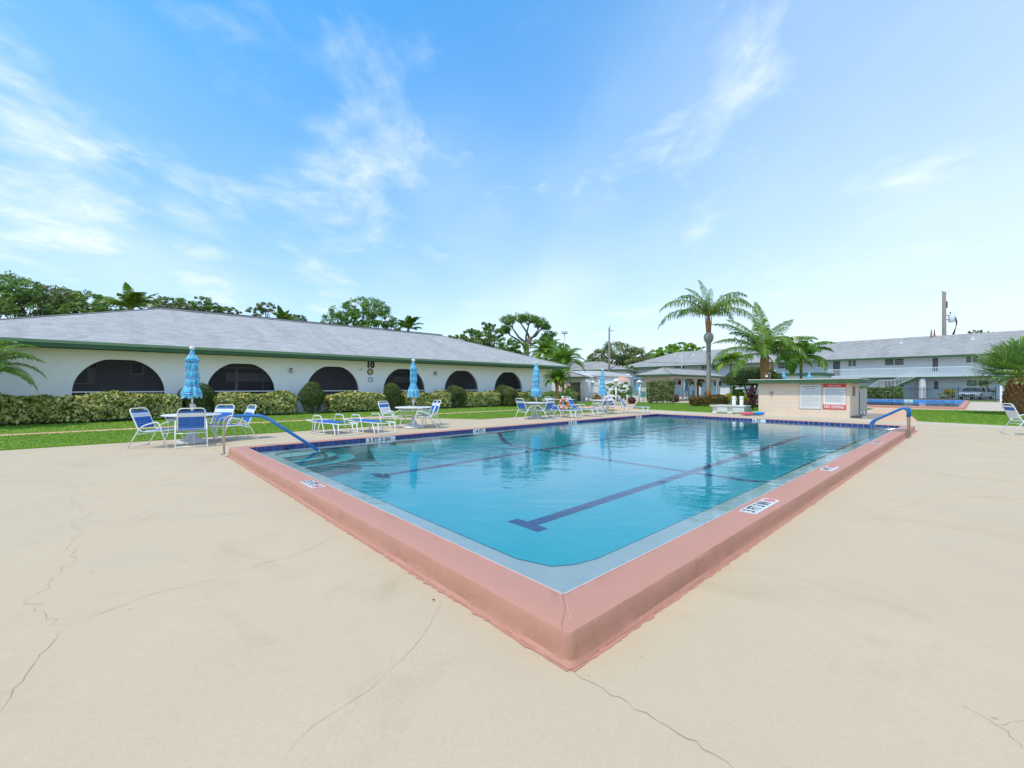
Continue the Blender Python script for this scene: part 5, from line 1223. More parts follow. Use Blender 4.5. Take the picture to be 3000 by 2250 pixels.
l3 = make_lounger(58, 'reclined blue strap lounger nearest the far pool corner', False, False); place(l3, 1846, 23.4, -22)
# life ring posts
for px, d, lab in ((1649, 21.3, 'short white post carrying the orange life ring'), (1780, 22.6, 'short white post right of the fourth umbrella')):
    p = D(px, d); p.z = gz(*AB(p)); t = thing('safety_post', lab, 'post', p, .3, 'white safety posts by the pool')
    mb = MB(); mb.tube([(0, 0, 0), (0, 0, .88)], .06, 12); mb.build('pipe', M['whitep'], t, smooth=True); mb = MB(); mb.lathe([(.07, .86), (.072, .92), (.05, .95), (.01, .955)], 14); mb.build('cap', M['whitep'], t)
p = D(1652, 21.1); p.z = .56; t = thing('life_ring', 'orange and white life ring hanging on the white post', 'life ring', p, R(-35))
mb = MB(); mb.tube([(.22 * math.cos(k * math.pi / 16), 0, .22 * math.sin(k * math.pi / 16)) for k in range(32)], .055, 10, closed=True); mb.build('ring', M['orange'], t, smooth=True)
for k in range(4):
    an = k * math.pi / 2 + .78; mb = MB(); mb.tube([(.22 * math.cos(an + q), 0, .22 * math.sin(an + q)) for q in (-.13, 0, .13)], .058, 10); mb.build('band', M['white'], t)
mb = MB(); mb.tube([(.29 * math.cos(k * math.pi / 8) * (1 - .06 * (k % 2)), .02, .29 * math.sin(k * math.pi / 8)) for k in range(16)], .008, 5, closed=True); mb.build('rope', M['white'], t)
p = D(1650, 21.2, 1170.5); t = MB(); t.tube([(-.85, 0, 0), (.55, 0, .0)], .014, 8); t.tube([(-.85, 0, 0), (-.98, 0, .06), (-1.08, 0, 0), (-.98, 0, -.06), (-.85, 0, 0)], .012, 6); tag(t.build('rescue_pole', M['white'], None, loc=p), 'white rescue hook pole laid level across the top of the ring post', 'pole')
# mushroom lamps
def mlamp(px, d, lab, bracket=False):
    t = thing('garden_lamp', lab, 'lamp post', D(px, d), 0, 'white mushroom lamp posts')
    mb = MB(); mb.tube([(0, 0, 0), (0, 0, 1.62)], .055, 12); mb.build('post', M['white'], t, smooth=True)
    mb = MB(); mb.lathe([(.06, 1.60), (.13, 1.68), (.15, 1.84), (.14, 1.86)], 16); mb.build('diffuser', M['lantern'], t, smooth=True)
    mb = MB(); mb.lathe([(.30, 1.84), (.31, 1.86), (.16, 1.94), (.10, 2.0), (.03, 2.04), (.01, 2.05)], 20); mb.build('shade', M['white'], t, smooth=True)
    if bracket: mb = MB(); mb.tube([(-.3, 0, 1.27), (.3, 0, 1.27)], .02, 6); mb.build('cross_arm', M['white'], t)
mlamp(1737, 41, 'farthest left white mushroom lamp in front of the pale gate'); mlamp(1804.7, 32, 'nearest white mushroom lamp with a short cross arm behind the fourth table', True); mlamp(1873, 38, 'right white mushroom lamp in front of the tall dark hedge')
# planter
t = thing('plant_pot', 'wide terracotta pot with tall dry ornamental grass', 'plant pot', D(1750, 40.5))
mb = MB(); mb.lathe([(.24, 0), (.36, .30), (.40, .31), (.40, .37), (.35, .37), (.33, .31)], 20); mb.build('pot', M['terra'], t)
# pink umbrella far
t = thing('open_umbrella', 'faded pink open umbrella behind the patio shrubs', 'umbrella', D(1822, 47), 0)
mb = MB(); mb.lathe([(1.0, 2.05), (1.02, 2.09), (.62, 2.38), (.22, 2.52), (.2, 2.55), (.26, 2.55), (.1, 2.68), (.01, 2.72)], 8); mb.build('canopy', M['umbpink'], t)
mb = MB(); mb.tube([(0, 0, 0), (0, 0, 2.5)], .02, 6); mb.build('pole', M['whitep'], t)
# far patio chairs (sling)
def sling(label, m):
    t = thing('sling_chair', label, 'chair', group='sling chairs on the far patio')
    for s_ in (-1, 1):
        mb = MB(); mb.tube(bend([(s_ * .3, -.40, 0), (s_ * .3, -.1, .55), (s_ * .3, .25, .60), (s_ * .3, .38, 0)], .12, 4), .016, 6); mb.build('leg_frame', M['white'], t)
        mb = MB(); mb.tube([(s_ * .27, -.38, 1.02), (s_ * .27, -.16, .44), (s_ * .27, .30, .42)], .016, 6); mb.build('side_rail', M['white'], t)
    mb = MB(); mb.quad((-.26, -.38, 1.0), (.26, -.38, 1.0), (.26, -.16, .43), (-.26, -.16, .43)); mb.quad((-.26, -.16, .43), (.26, -.16, .43), (.26, .30, .41), (-.26, .30, .41)); mb.build('sling', m, t)
    return t
sc = sling('x', M['teal']); fst = True
for px, d, deg, lab, blue in ((1881, 42, 100, 'teal sling chair just left of the tall dark hedge', 0), (1866, 43, 175, 'navy sling chair beside the right mushroom lamp', 1), (1856, 44, 0, 'pale teal sling chair left of the right mushroom lamp', 0), (1848, 45, 20, 'far teal sling chair next to the patio shrubs', 0),
                         (1983, 50, 200, 'teal sling chair left of the first pavilion post', 0), (1996, 50.5, 190, 'teal sling chair between the first two pavilion posts', 0), (2027, 50, 195, 'teal sling chair right of the pavilion umbrella', 0), (2039, 51, 10, 'navy sling chair at the middle of the pavilion', 1), (2060, 49, 175, 'navy sling chair just left of the tall palm trunk', 1)):
    if fst: place(sc, px, d, deg); sc['label'] = lab; sc['location'] if False else None; fst = False
    else:
        o = dup(sc, D(px, d), R(deg) - math.pi / 2, lab)
        if blue:
            for ch in o.children:
                if ch.name.startswith('sling'): ch.data = ch.data.copy(); ch.data.materials[0] = M['navy']
t = thing('umbrella_table', 'low white round table under the pavilion umbrella', 'table', D(2011, 50)); mb = MB(); mb.lathe([(.6, .69), (.6, .72), (.05, .72)], 20); mb.build('table_top', M['white'], t); mb = MB(); mb.lathe([(.3, 0), (.05, .1), (.04, .69)], 12); mb.build('pedestal', M['white'], t)
t = thing('umbrella_table', 'small white round table beside the far sling chairs left of the dark hedge', 'table', D(1851, 46)); mb = MB(); mb.lathe([(.5, .69), (.5, .72), (.05, .72)], 20); mb.build('table_top', M['white'], t); mb = MB(); mb.lathe([(.3, 0), (.05, .1), (.04, .69)], 12); mb.build('pedestal', M['white'], t)
# bench, equipment box, pipes, floats
p0, p1 = G(2086, 1211.5, 0), G(2146, 1212.5, 0); c = (p0 + p1) / 2; L = (p1 - p0).length + .2; an = math.atan2((p1 - p0).y, (p1 - p0).x)
t = thing('stone_bench', 'cast stone bench in front of the white equipment box', 'bench', c, an)
mb = MB(); mb.bb(-L / 2, L / 2, -.18, .18, .39, .46); mb.bb(-L / 2 + .02, L / 2 - .02, -.16, .16, .37, .389); mb.build('seat', M['stone'], t)
for s_ in (-1, 1): mb = MB(); mb.lathe([(.14, 0), (.15, .05), (.10, .10), (.09, .18), (.12, .24), (.11, .33), (.14, .37)], 12, (s_ * (L / 2 - .22), 0, 0)); mb.build('leg', M['stone'], t)
p0, p1 = G(2108, 1209, 0), G(2187, 1212, 0); c = (p0 + p1) / 2 + Vector((.2, .45, 0)); L = (p1 - p0).length; an = math.atan2((p1 - p0).y, (p1 - p0).x)
t = thing('equipment_box', 'low white painted box with flat lid left of the pump house', 'box', c, POOLROT - 1.57)
mb = MB(); mb.bb(-.8, .75, -.45, .5, 0, .36); mb.build('body', M['whitep'], t); mb = MB(); mb.bb(-.84, .79, -.49, .54, .361, .41); mb.build('lid', M['white'], t)
for px in (2150.5, 2172.5):
    p = D(px, 23.6); t = thing('vent_pipe', ['left', 'right'][px > 2160] + ' of two capped white pipes standing behind the equipment box', 'pipe', p, 0, 'two capped white pipes')
    mb = MB(); mb.tube([(0, 0, 0), (0, 0, .85)], .095, 16); mb.build('pipe', M['white'], t, smooth=True); mb = MB(); mb.lathe([(.11, .74), (.112, .86), (.10, .89), (.01, .895)], 16); mb.build('cap', M['white'], t)
def pool_float(px, d, m, lab, rz, ln=.75): 
    p = D(px, d); mb = MB(); mb.lathe([(.02, -ln / 2), (.14, -ln / 2 + .05), (.17, 0), (.14, ln / 2 - .05), (.02, ln / 2)], 12, mod=lambda a_, z_, i_: 1 - .6 * abs(math.sin(a_))); mb.tube([(.0, .04, -ln / 2), (.0, .05, ln / 2)], .03, 6)
    o = mb.build('pool_float', m, None, smooth=True); o.location = p + Vector((0, 0, .10)); o.rotation_euler = (R(90), R(8), rz); tag(o, lab, 'pool float', 'pool floats beside the pump house')
pool_float(2188, 21.0, M['yellow'], 'red foam pool float at the left of the float pile', 1.3, .6); pool_float(2209, 21.1, M['noodle'], 'large blue foam pool float leaning by the pump house corner', 1.0, .9); pool_float(2216, 21.5, M['lime'], 'lime green pool float nearest the pump house corner', 1.2, .4)
# poles
def pole(name, cat, px, d, pyt, r0, r1, m, lab, extra=None, pyb=None):
    t = thing(name, lab, cat, D(px, d)); h_ = Z(pyt, d); mb = MB(); mb.tube([(0, 0, 0), (0, 0, h_ * .5), (0, 0, h_)], [r0, (r0 + r1) / 2, r1], 12); mb.build('pole', m, t, smooth=True)
    if extra: extra(t, h_)
    return t
def flood(t, h_):
    for s_ in (-1, 1): mb = MB(); mb.box((s_ * .2, -.1, h_ + .12), (.36, .12, .26), Matrix.Rotation(R(-25), 3, 'X') @ Matrix.Rotation(R(12 * s_), 3, 'Y')); mb.build('floodlight', M['metalg'], t)
    mb = MB(); mb.tube([(-.3, 0, h_ - .02), (.3, 0, h_ - .02)], .03, 6); mb.build('cross_arm', M['metalg'], t)
pole('floodlight_pole', 'light pole', 1654, 50, 977, .09, .05, M['metalg'], 'tall grey floodlight pole above the green palms right of the white building', flood)
def flood1(t, h_): mb = MB(); mb.box((0, -.05, h_ + .08), (.5, .25, .18)); mb.build('floodlight', M['whitep'], t)
pole('floodlight_pole', 'light pole', 1997, 62, 1024, .09, .06, M['metalg'], 'slim grey light pole rising in front of the long apartment roof', flood1)
pole('floodlight_pole', 'light pole', 1551, 60, 1008, .10, .07, M['metalg'], 'short grey pole against the pine trees above the clubhouse roof')
def util1(t, h_):
    mb = MB(); mb.tube([(.12, 0, h_ - .6), (.12, 0, h_ + .5)], .03, 6); mb.box((.42, 0, h_ - .55), (.5, .08, .09)); mb.build('pin_insulator', M['iron'], t)
pole('utility_pole', 'utility pole', 1785, 68, 959, .20, .13, M['wood'], 'tall wooden utility pole in front of the round olive tree', util1)
pole('utility_pole', 'utility pole', 1797, 76, 1052, .18, .13, M['wood'], 'shorter wooden pole right behind the tall utility pole')
def util2(t, h_):
    s_ = 60 / FPX
    mb = MB(); mb.lathe([(.30, 0), (.34, .05), (.36, 1.05), (.30, 1.12), (.1, 1.16)], 16, (.95, -.1, h_ - 4.25)); mb.build('transformer', M['whitep'], t, smooth=True)
    mb = MB(); mb.box((.45, -.05, h_ - 3.3), (.7, .08, .08)); mb.box((.45, -.05, h_ - 3.9), (.7, .08, .08)); mb.tube([(.75, -.1, h_ - 3.1), (.8, -.1, h_ - 2.85)], .07, 8); mb.box((.32, -.05, h_ - 1.8), (.14, .1, .9)); mb.tube([(-.1, 0, h_), (-.4, 0, h_ + .1)], .03, 6); mb.build('bracket', M['iron'], t)
    mb = MB()
    for k in range(4):
        z0 = h_ - 4.1 + k * .15; mb.tube(bend([(1.3, -.1, z0 + .6), (1.62 + .06 * k, -.1, h_ - 4.3), (1.35 - .1 * k, -.1, h_ - 6.0), (.25, -.1, h_ - 7.2 - .1 * k), (-1.0, -.1, h_ - 7.1), (-1.45 - .2 * k, 0, h_ - 6.9)], .5), .035, 5)
    mb.build('cable', M['iron'], t)
up = pole('utility_pole', 'utility pole', 2766, 60, 855, .27, .20, M['wood'], 'tall weathered utility pole with white transformer at the right', util2)
t = thing('cable_riser', 'pair of slim white conduit poles with rusty tops left of the tall utility pole', 'poles', D(2733, 60))
for k, x in enumerate((-.22, .22)):
    h_ = Z(971, 60); mb = MB(); mb.tube([(x, 0, 0), (x, 0, h_ - .9)], .11, 8); mb.build('conduit', M['whitep'], t, smooth=True); mb = MB(); mb.tube([(x, 0, h_ - .9), (x, 0, h_ + .25)], [.12, .05], 8); mb.build('rusty_head', mat('rust', (.30, .10, .06), .8), t)
mb = MB(); zc_ = Z(1012, 60); mb.box((.65, 0, zc_), (3.2, .1, .12)); mb.build('cross_arm', M['wood'], t)
def wire(p, q, sag, r=.018, n=14, lab='', ):
    mb = MB(); P = [Vector(p).lerp(Vector(q), k / n) - Vector((0, 0, sag * 4 * (k / n) * (1 - k / n))) for k in range(n + 1)]; mb.tube(P, r, 4); o = mb.build('overhead_wire', M['iron'], None); tag(o, lab, 'wire', 'overhead wires'); return o
wire(D(1797, 76, 1055), D(2330, 70, 1052), .6, .03, lab='thin dark wire crossing in front of the long apartment roof')
wire(D(1600, 40, 1088), D(1797, 76, 1045), .4, .02, lab='thin wire rising from the clubhouse to the wooden poles')
wire(D(2766, 60, 1041), D(3060, 50, 1025), .5, .025, lab='thin wire running right from the tall transformer pole')
wire(D(2420, 66, 1056), D(2766, 60, 1041), .5, .025, lab='thin wire running left from the tall transformer pole along the eave')
wire(D(-60, 40, 908), D(420, 42, 928), .3, .02, lab='thin wire in front of the trees above the left end of the clubhouse roof')
# parked car
def car(loc, rz, label):
    t = thing('parked_car', label, 'car', loc, rz)
    sec = [(-2.25, .35, .62, .74), (-2.1, .25, .80, .82), (-1.5, .22, .92, .88), (-.9, .22, .95, .89), (0, .22, .96, .89), (.9, .22, .95, .89), (1.6, .22, .90, .88), (2.1, .25, .80, .82), (2.28, .35, .60, .70)]
    mb = MB(); vs = []
    for x, zl, zh, hw in sec: vs += [(x, -hw * .9, zl), (x, -hw, zl + .15), (x, -hw, zh - .18), (x, -hw * .88, zh), (x, hw * .88, zh), (x, hw, zh - .18), (x, hw, zl + .15), (x, hw * .9, zl)]
    n_ = len(sec); fs = [(i * 8 + j, i * 8 + (j + 1) % 8, (i + 1) * 8 + (j + 1) % 8, (i + 1) * 8 + j) for i in range(n_ - 1) for j in range(8)] + [tuple(range(7, -1, -1)), tuple((n_ - 1) * 8 + j for j in range(8))]
    mb.add(vs, fs); mb.build('body', M['car'], t, smooth=False)
    cab = [(-1.55, .92, .93, .78), (-.95, .92, 1.36, .68), (-.3, .92, 1.46, .64), (.5, .92, 1.44, .64), (1.0, .92, 1.28, .68), (1.6, .90, .92, .76)]
    vs = []; 
    for x, zl, zh, hw in cab: vs += [(x, -.84, zl), (x, -hw, zh), (x, hw, zh), (x, .84, zl)]
    mb = MB(); mb.add(vs, [(i * 4 + j, i * 4 + j + 1, (i + 1) * 4 + j + 1, (i + 1) * 4 + j) for i in range(5) for j in range(3)]); mb.build('glazing', M['glass'], t)
    mb = MB(); rp = [(-.95, 1.38, .66), (-.3, 1.48, .62), (.5, 1.46, .62), (.98, 1.30, .66)]; vs = [(x, s_ * w_, z) for x, z, w_ in rp for s_ in (-1, 1)]; mb.add(vs, [(2 * i, 2 * i + 2, 2 * i + 3, 2 * i + 1) for i in range(3)])
    for s_ in (-1, 1):
        mb.tube([(-1.5, s_ * .82, .95), (-.95, s_ * .68, 1.38), (-.3, s_ * .65, 1.47), (.5, s_ * .65, 1.45), (1.0, s_ * .69, 1.29), (1.6, s_ * .80, .93)], .035, 6); mb.tube([(.05, s_ * .84, .93), (.05, s_ * .65, 1.46)], .035, 6)
    mb.build('roof', M['car'], t)
    for x in (-1.4, 1.4):
        for s_ in (-1, 1):
            mb = MB(); mb.lathe([(.18, -.1), (.31, -.09), (.33, 0), (.31, .09), (.18, .1)], 20); o = mb.build('wheel', M['tyre'], t, loc=(x, s_ * .80, .33)); o.rotation_euler = (R(90), 0, 0)
            mb = MB(); mb.lathe([(.19, -.11), (.19, .11), (.05, .115)], 12); mb.build('rim', M['metalg'], o)
    for s_ in (-1, 1): mb = MB(); mb.box((-2.12, s_ * .62, .66), (.22, .34, .14)); mb.build('headlight', M['lantern'], t)
    mb = MB(); mb.box((-2.24, 0, .52), (.1, 1.0, .16)); mb.build('grille', M['black'], t); mb = MB(); mb.box((-2.3, 0, .62), (.02, .4, .10)); mb.build('number_plate', M['whitep'], t)
car(D(2860, 49.5), R(26), 'silver grey sedan parked behind the iron fence')
# ================================================================== PLANTS
def box_hedge(name, label, cat, c, L, wd, hh, m, size, n, rz, group=None, rough=.10, core=(.018, .026, .010), rise=None, bare=.12, end_round=.35):
    t = thing(name, label, cat, c, rz, group)
    P = []; Nn = []
    ar = [('t', L * wd), ('f', L * hh), ('k', L * hh * .35), ('l', wd * hh), ('r', wd * hh)]; tot = sum(a for _, a in ar)
    for k, a in ar:
        q = int(n * a / tot); u = rng.random(q); v = rng.random(q); dp = np.abs(rng.normal(size=q)) * rough - rough * .35
        if k == 't': p = np.stack([(u - .5) * L, (v - .5) * wd, hh - dp], 1); nn = (0, 0, 1)
        elif k in 'fk': s_ = -1 if k == 'f' else 1; p = np.stack([(u - .5) * L, s_ * (wd / 2 - dp), bare + v ** .8 * (hh - bare)], 1); nn = (0, s_, .35)
        else: s_ = -1 if k == 'l' else 1; p = np.stack([s_ * (L / 2 - dp), (u - .5) * wd, bare + v ** .8 * (hh - bare)], 1); nn = (s_, 0, .35)
        P.append(p); Nn.append(np.tile(nn, (q, 1)))
    P = np.concatenate(P); Nn = np.concatenate(Nn).astype(float)
    # lumpy outline: displace by low frequency sines, round the ends and top edges
    ph1 = rnd.random() * 6; lump = .07 * np.sin(P[:, 0] * 2.3 + ph1) + .05 * np.sin(P[:, 0] * 6.1 + P[:, 1] * 5 + ph1) + .03 * np.sin(P[:, 2] * 9 + P[:, 0] * 4)
    P += Nn * lump[:, None]
    e = np.clip(1 - (L / 2 - np.abs(P[:, 0])) / end_round, 0, 1); P[:, 2] -= e ** 2 * .12 * (P[:, 2] / hh); P[:, 1] *= (1 - .15 * e ** 2)
    tp = np.clip((P[:, 2] - hh * .75) / (hh * .25), 0, 1); P[:, 1] *= (1 - .12 * tp ** 2)
    low = np.clip((hh * .35 - P[:, 2]) / (hh * .35), 0, 1); P[:, 1] *= (1 - .18 * low)
    drop = rng.random(len(P)) > low * .55; P, Nn = P[drop], Nn[drop]
    foliage('foliage', P, size, m, t, Nn, .55, .65)
    mb = MB(); mb.bb(-L / 2 + .16, L / 2 - .16, -wd / 2 + .16, wd / 2 - .16, bare + .1, hh - .12); mb.build('inner_growth', mottled('hedge_core', core, tuple(x * 2.2 for x in core), 14, .9, .5, 30, .03), t)  # dark twiggy core, keeps the hedge from being see-through
    mb = MB(); k = max(3, int(L / .3))
    for i in range(k): x = -L / 2 + .2 + (L - .4) * i / (k - 1); mb.tube([(x, rnd.uniform(-.2, .2) * wd, 0), (x + rnd.uniform(-.1, .1), rnd.uniform(-.3, .3) * wd, hh * .5)], [.02, .01], 5)
    mb.build('stem', M['bark'], t); return t
def ball_bush(name, label, cat, c, r, rz_, zc, m, size, n, group=None, flat=1.0, trunk=True, seed=0, tintfn=None):
    t = thing(name, label, cat, c, 0, group)
    u = unit(n); l_ = 1 + .07 * np.sin(u[:, 0] * 4 + seed) + .06 * np.sin(u[:, 2] * 5 + seed * 2) + .03 * np.sin(u[:, 1] * 9)
    rad = (1 - np.abs(rng.normal(size=n)) * .05) * l_
    P = u * rad[:, None] * np.array([r, r, rz_]) + np.array([0, 0, zc])
    if trunk:                          # trimmed bushes keep their width towards the ground
        h_ = np.hypot(u[:, 0], u[:, 1]); lo = u[:, 2] < 0; k_ = np.where(lo, (1 - .38 * u[:, 2] ** 2) * rad * l_ / np.maximum(h_, .35), 1); P[lo, 0] = (u[:, 0] * k_ * r)[lo]; P[lo, 1] = (u[:, 1] * k_ * r)[lo]
        P[lo, 2] = zc + (u[:, 2] * (zc - .12))[lo]
    foliage('foliage', P, size, m, t, u, .6, .6, tint=None if tintfn is None else tintfn(u))
    mb = MB(); mb.lathe([(.02, zc - rz_ * .84), (r * (.66 if trunk else .6), zc - rz_ * (.8 if trunk else .6)), (r * .84, zc), (r * .6, zc + rz_ * .6), (.02, zc + rz_ * .84)], 12); mb.build('inner_growth', mottled('bush_core', (.02, .03, .012), (.04, .05, .02), 14, .9, .5, 30, .03), t)  # dark core that closes the gaps behind the leaf shell
    if trunk:
        mb = MB()
        for k in range(4): an = k * 1.7 + seed; mb.tube([(.06 * math.cos(an), .06 * math.sin(an), 0), (.2 * r * math.cos(an), .2 * r * math.sin(an), max(.1, zc - rz_ * .8))], [.035, .025], 6)
        mb.build('trunk', M['bark'], t)
    return t
# hedges in front of the clubhouse (front at a = 21.3)
HG = 'clipped variegated hedges along the clubhouse'
segs = [(-9.0, -3.7, 1.06, 'first variegated hedge from the left behind the strappy clump'), (-3.7, .05, 1.06, 'long variegated hedge under the first arch'), (1.35, 4.6, 1.05, 'variegated hedge under the second arch behind the handrail'), (6.3, 9.35, 1.02, 'variegated hedge under the third arch'), (10.7, 13.9, 1.02, 'variegated hedge under the fourth arch behind the second umbrella'), (15.15, 18.1, 1.0, 'variegated hedge under the fifth arch'), (19.4, 22.6, .98, 'variegated hedge under the last arch behind the third umbrella')]
for i, (b0, b1, hh, lab) in enumerate(segs):
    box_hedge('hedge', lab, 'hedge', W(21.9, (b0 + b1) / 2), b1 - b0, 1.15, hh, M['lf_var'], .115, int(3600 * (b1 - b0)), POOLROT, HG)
box_hedge('hedge', 'dark green hedge at the right end of the clubhouse wall', 'hedge', W(21.6, 24.6), 3.4, 1.3, .95, M['lf_dark'], .09, 8000, POOLROT)
TG = 'clipped round topiary bushes along the clubhouse'
for i, (b, r, rz_, zc, lab) in enumerate(((.62, .60, .62, .98, 'round topiary bush behind the first umbrella'), (5.45, .58, .66, .98, 'round topiary bush left of the third arch'), (9.95, .52, .60, 1.0, 'round topiary bush below the number 10'), (14.45, .60, .60, .95, 'round topiary bush left of the fifth arch'), (18.75, .62, .62, .95, 'round topiary bush left of the last arch'))):
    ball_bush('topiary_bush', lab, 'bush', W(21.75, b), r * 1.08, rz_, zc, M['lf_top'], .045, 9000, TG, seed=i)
ball_bush('topiary_bush', 'lighter round topiary bush in front of the one left of the last arch', 'bush', W(20.9, 18.6), .55, .58, .85, M['lf_top'], .045, 8000, TG, seed=9, tintfn=lambda u: np.clip(rng.random(len(u)) * .7 + .35, 0, 1))
# strappy clump at the left
def clump(name, label, c, n, L, m, spread=1.0, wdt=.012, cat='plant', pts=1.2, parent=None):
    t = parent or thing(name, label, cat, c)
    V = []; tint = []
    a = rng.uniform(0, 2 * np.pi, n); r0 = np.sqrt(rng.random(n)) * pts; el = rng.uniform(.5, 1.45, n); ln = L * rng.uniform(.6, 1.15, n)
    base = np.stack([np.cos(a * 1.0 + rng.normal(size=n) * 2) * r0, np.sin(a + rng.normal(size=n) * 2) * r0, np.zeros(n)], 1)
    dirh = np.stack([np.cos(a), np.sin(a), np.zeros(n)], 1) * spread; sd = np.stack([-np.sin(a), np.cos(a), np.zeros(n)], 1)
    prev = base; K = 5; pw = wdt
    for k in range(1, K + 1):
        s_ = k / K; e = el - s_ * 1.9 * rng.uniform(.7, 1.1, n); step = (dirh * np.cos(e)[:, None] + np.array([0, 0, 1.0]) * np.sin(e)[:, None]) * (ln / K)[:, None]
        nxt = prev + step; nxt[:, 2] = np.maximum(nxt[:, 2], .02); w1 = wdt * (1 - (s_ - .1) ** 3)
        V.append(np.stack([prev - sd * pw, prev + sd * pw, nxt + sd * w1, nxt - sd * w1], 1)); prev = nxt; pw = w1
    V = np.stack(V, 1).reshape(-1, 3); tint = np.repeat(rng.random(n), K)
    link('blades', fastmesh('blades', V, 4, m, tint), t); return t
clump('strappy_clump', 'spreading clump of striped strap leaves at the left edge before the hedge', G(45, 1240, 0) + Vector((-.2, 1.0, 0)), 1500, 1.5, M['lf_lili'], 1.0, .013, pts=1.0)
# ---- palms
def frond(L, e0, bend_, nl, ll, m, hang=.3, fw=.55, w0=.016, stalk=.12, tipdrop=.25, jitter=.12, curl=0.0):
    """one pinnate frond in the XZ plane starting at the origin, returns vertex and tint arrays plus rachis points"""
    K = 24; pts = [np.zeros(3)]; e = e0; el = []
    for k in range(K):
        t = (k + .5) / K; e = e0 - bend_ * t ** 1.35; el.append(e); pts.append(pts[-1] + np.array([math.cos(e), curl * t * .3, math.sin(e)]) * L / K)
    pts = np.array(pts); V = []; T = []
    ts = np.linspace(stalk, 1, nl)
    for t in ts:
        i = min(int(t * K), K - 1); p = pts[i] + (pts[i + 1] - pts[i]) * (t * K - i); tg = pts[i + 1] - pts[i]; tg /= np.linalg.norm(tg)
        prof = math.sin(math.pi * min(1, .12 + .88 * (t - stalk) / (1 - stalk)) ** .8) ** .6 if t < .999 else .3
        l_ = ll * max(.25, prof)
        for s_ in (-1, 1):
            side = np.array([0, s_, 0.0]); j = rng.normal(size=3) * jitter
            d0 = side * (1 - fw * t * .6) + tg * (fw * (.5 + .5 * t)) + np.array([0, 0, .25 * (1 - hang * 2)]) + j; d0 /= np.linalg.norm(d0)
            d1_ = d0 * (1 - hang) + np.array([0, 0, -1.0]) * hang + j * .3; d1_ /= np.linalg.norm(d1_)
            d2_ = d1_ * (1 - min(.9, hang + tipdrop)) + np.array([0, 0, -1.0]) * (hang + tipdrop); d2_ /= np.linalg.norm(d2_)
            wv = np.cross(d0, np.array([0, 0, 1.0])); wv = tg * .8 + wv * .2 * s_; wv /= np.linalg.norm(wv)
            a = p; b = p + d0 * l_ * .33; c = b + d1_ * l_ * .36; d = c + d2_ * l_ * .31
            V += [a - wv * w0 * .5, a + wv * w0 * .5, b + wv * w0, b - wv * w0, b - wv * w0, b + wv * w0, c + wv * w0 * .8, c - wv * w0 * .8, c - wv * w0 * .8, c + wv * w0 * .8, d + wv * w0 * .1, d - wv * w0 * .1]
            q = np.clip(rng.random() * .6 + .2 * (1 - t), 0, 1); T += [q, q, q]
    return np.array(V), T, pts
def frond_obj(t, V, T, pts, m, az, base, r0=.03, roll=0.0, name='frond', tadd=0.0, rmat=None):
    me = fastmesh(name, V, 4, m, np.clip(np.array(T) + tadd, 0, 1)); o = link(name, me, t, base); o.rotation_euler = (roll, 0, az)
    mb = MB(); mb.tube([tuple(p) for p in pts[::2]], [r0 * (1 - .85 * k / (len(pts[::2]) - 1)) for k in range(len(pts[::2]))], 5); mb.build('stalk', rmat or M['rachis'], o); return o
def palm(label, loc, trunk, tr, tm, crown, fronds, fm, name='palm_tree', cat='palm tree', shaft=None, lean=(0, 0), group=None, extra=None):
    t = thing(name, label, cat, loc, 0, group)
    mb = MB(); K = len(trunk); mb.tube([(lean[0] * (z / crown) ** 1.5, lean[1] * (z / crown) ** 1.5, z) for z, r in trunk], [r for z, r in trunk], 16); mb.build('trunk', tm, t, smooth=True)
    top = Vector((lean[0], lean[1], crown))
    if shaft: mb = MB(); mb.tube([top + Vector((0, 0, z)) for z, r in shaft[0]], [r for z, r in shaft[0]], 12); mb.build('crownshaft', shaft[1], t, smooth=True)
    for f in fronds:
        kw = dict(f); az = kw.pop('az'); ta = kw.pop('tint', 0.0); zb = kw.pop('zb', 0.0); roll = kw.pop('roll', 0.0)
        V, T, pts = frond(m=fm, **kw); frond_obj(t, V, T, pts, fm, R(az), top + Vector((0, 0, zb)), tadd=ta, roll=roll, r0=kw.get('L', 2) * .013 + .01)
    return t
# tall queen palm
d_ = 34; hq = Z(990, d_)
trk = [(0, .23), (.4, .19), (1.5, .172), (3.5, .165), (hq - 1.0, .165), (hq - .45, .18), (hq - .22, .31), (hq + .02, .375), (hq + .25, .34), (hq + .42, .20)]
qf = []
def F(az, e0, bend_, L, nl=64, ll=.86, hang=.66, **k): qf.append(dict(az=az, e0=R(e0), bend_=R(bend_), L=L, nl=nl, ll=ll, hang=hang, w0=.024, jitter=.26, **k))
for a_ in ((180, 28, 98, 4.7, 0, 1), (172, 55, 112, 4.5, .3, 1), (196, 66, 100, 3.6, .05, .8), (98, 88, 50, 3.6, .05, .7), (60, 78, 62, 3.5, .1, .7), (140, 80, 60, 3.2, .05, .6), (2, 52, 108, 4.6, .35, 1), (350, 34, 112, 4.3, .2, 1), (12, 66, 92, 4.4, .05, 1), (318, 60, 112, 3.5, .15, .9), (285, 52, 120, 3.0, .2, .9), (235, 55, 112, 3.2, .05, .9), (70, 50, 100, 3.6, 0, .8), (118, 48, 100, 3.6, 0, .8), (30, 40, 105, 3.8, 0, .9)):
    F(a_[0], a_[1], a_[2], a_[3], tint=a_[4], tipdrop=.25, ll=.86 * a_[5])
tq = palm('tall palm with swollen ringed trunk and drooping feathery crown', D(2076, d_), trk, .2, M['bk_queen'], Z(926, 34), qf, M['fr_queen'])
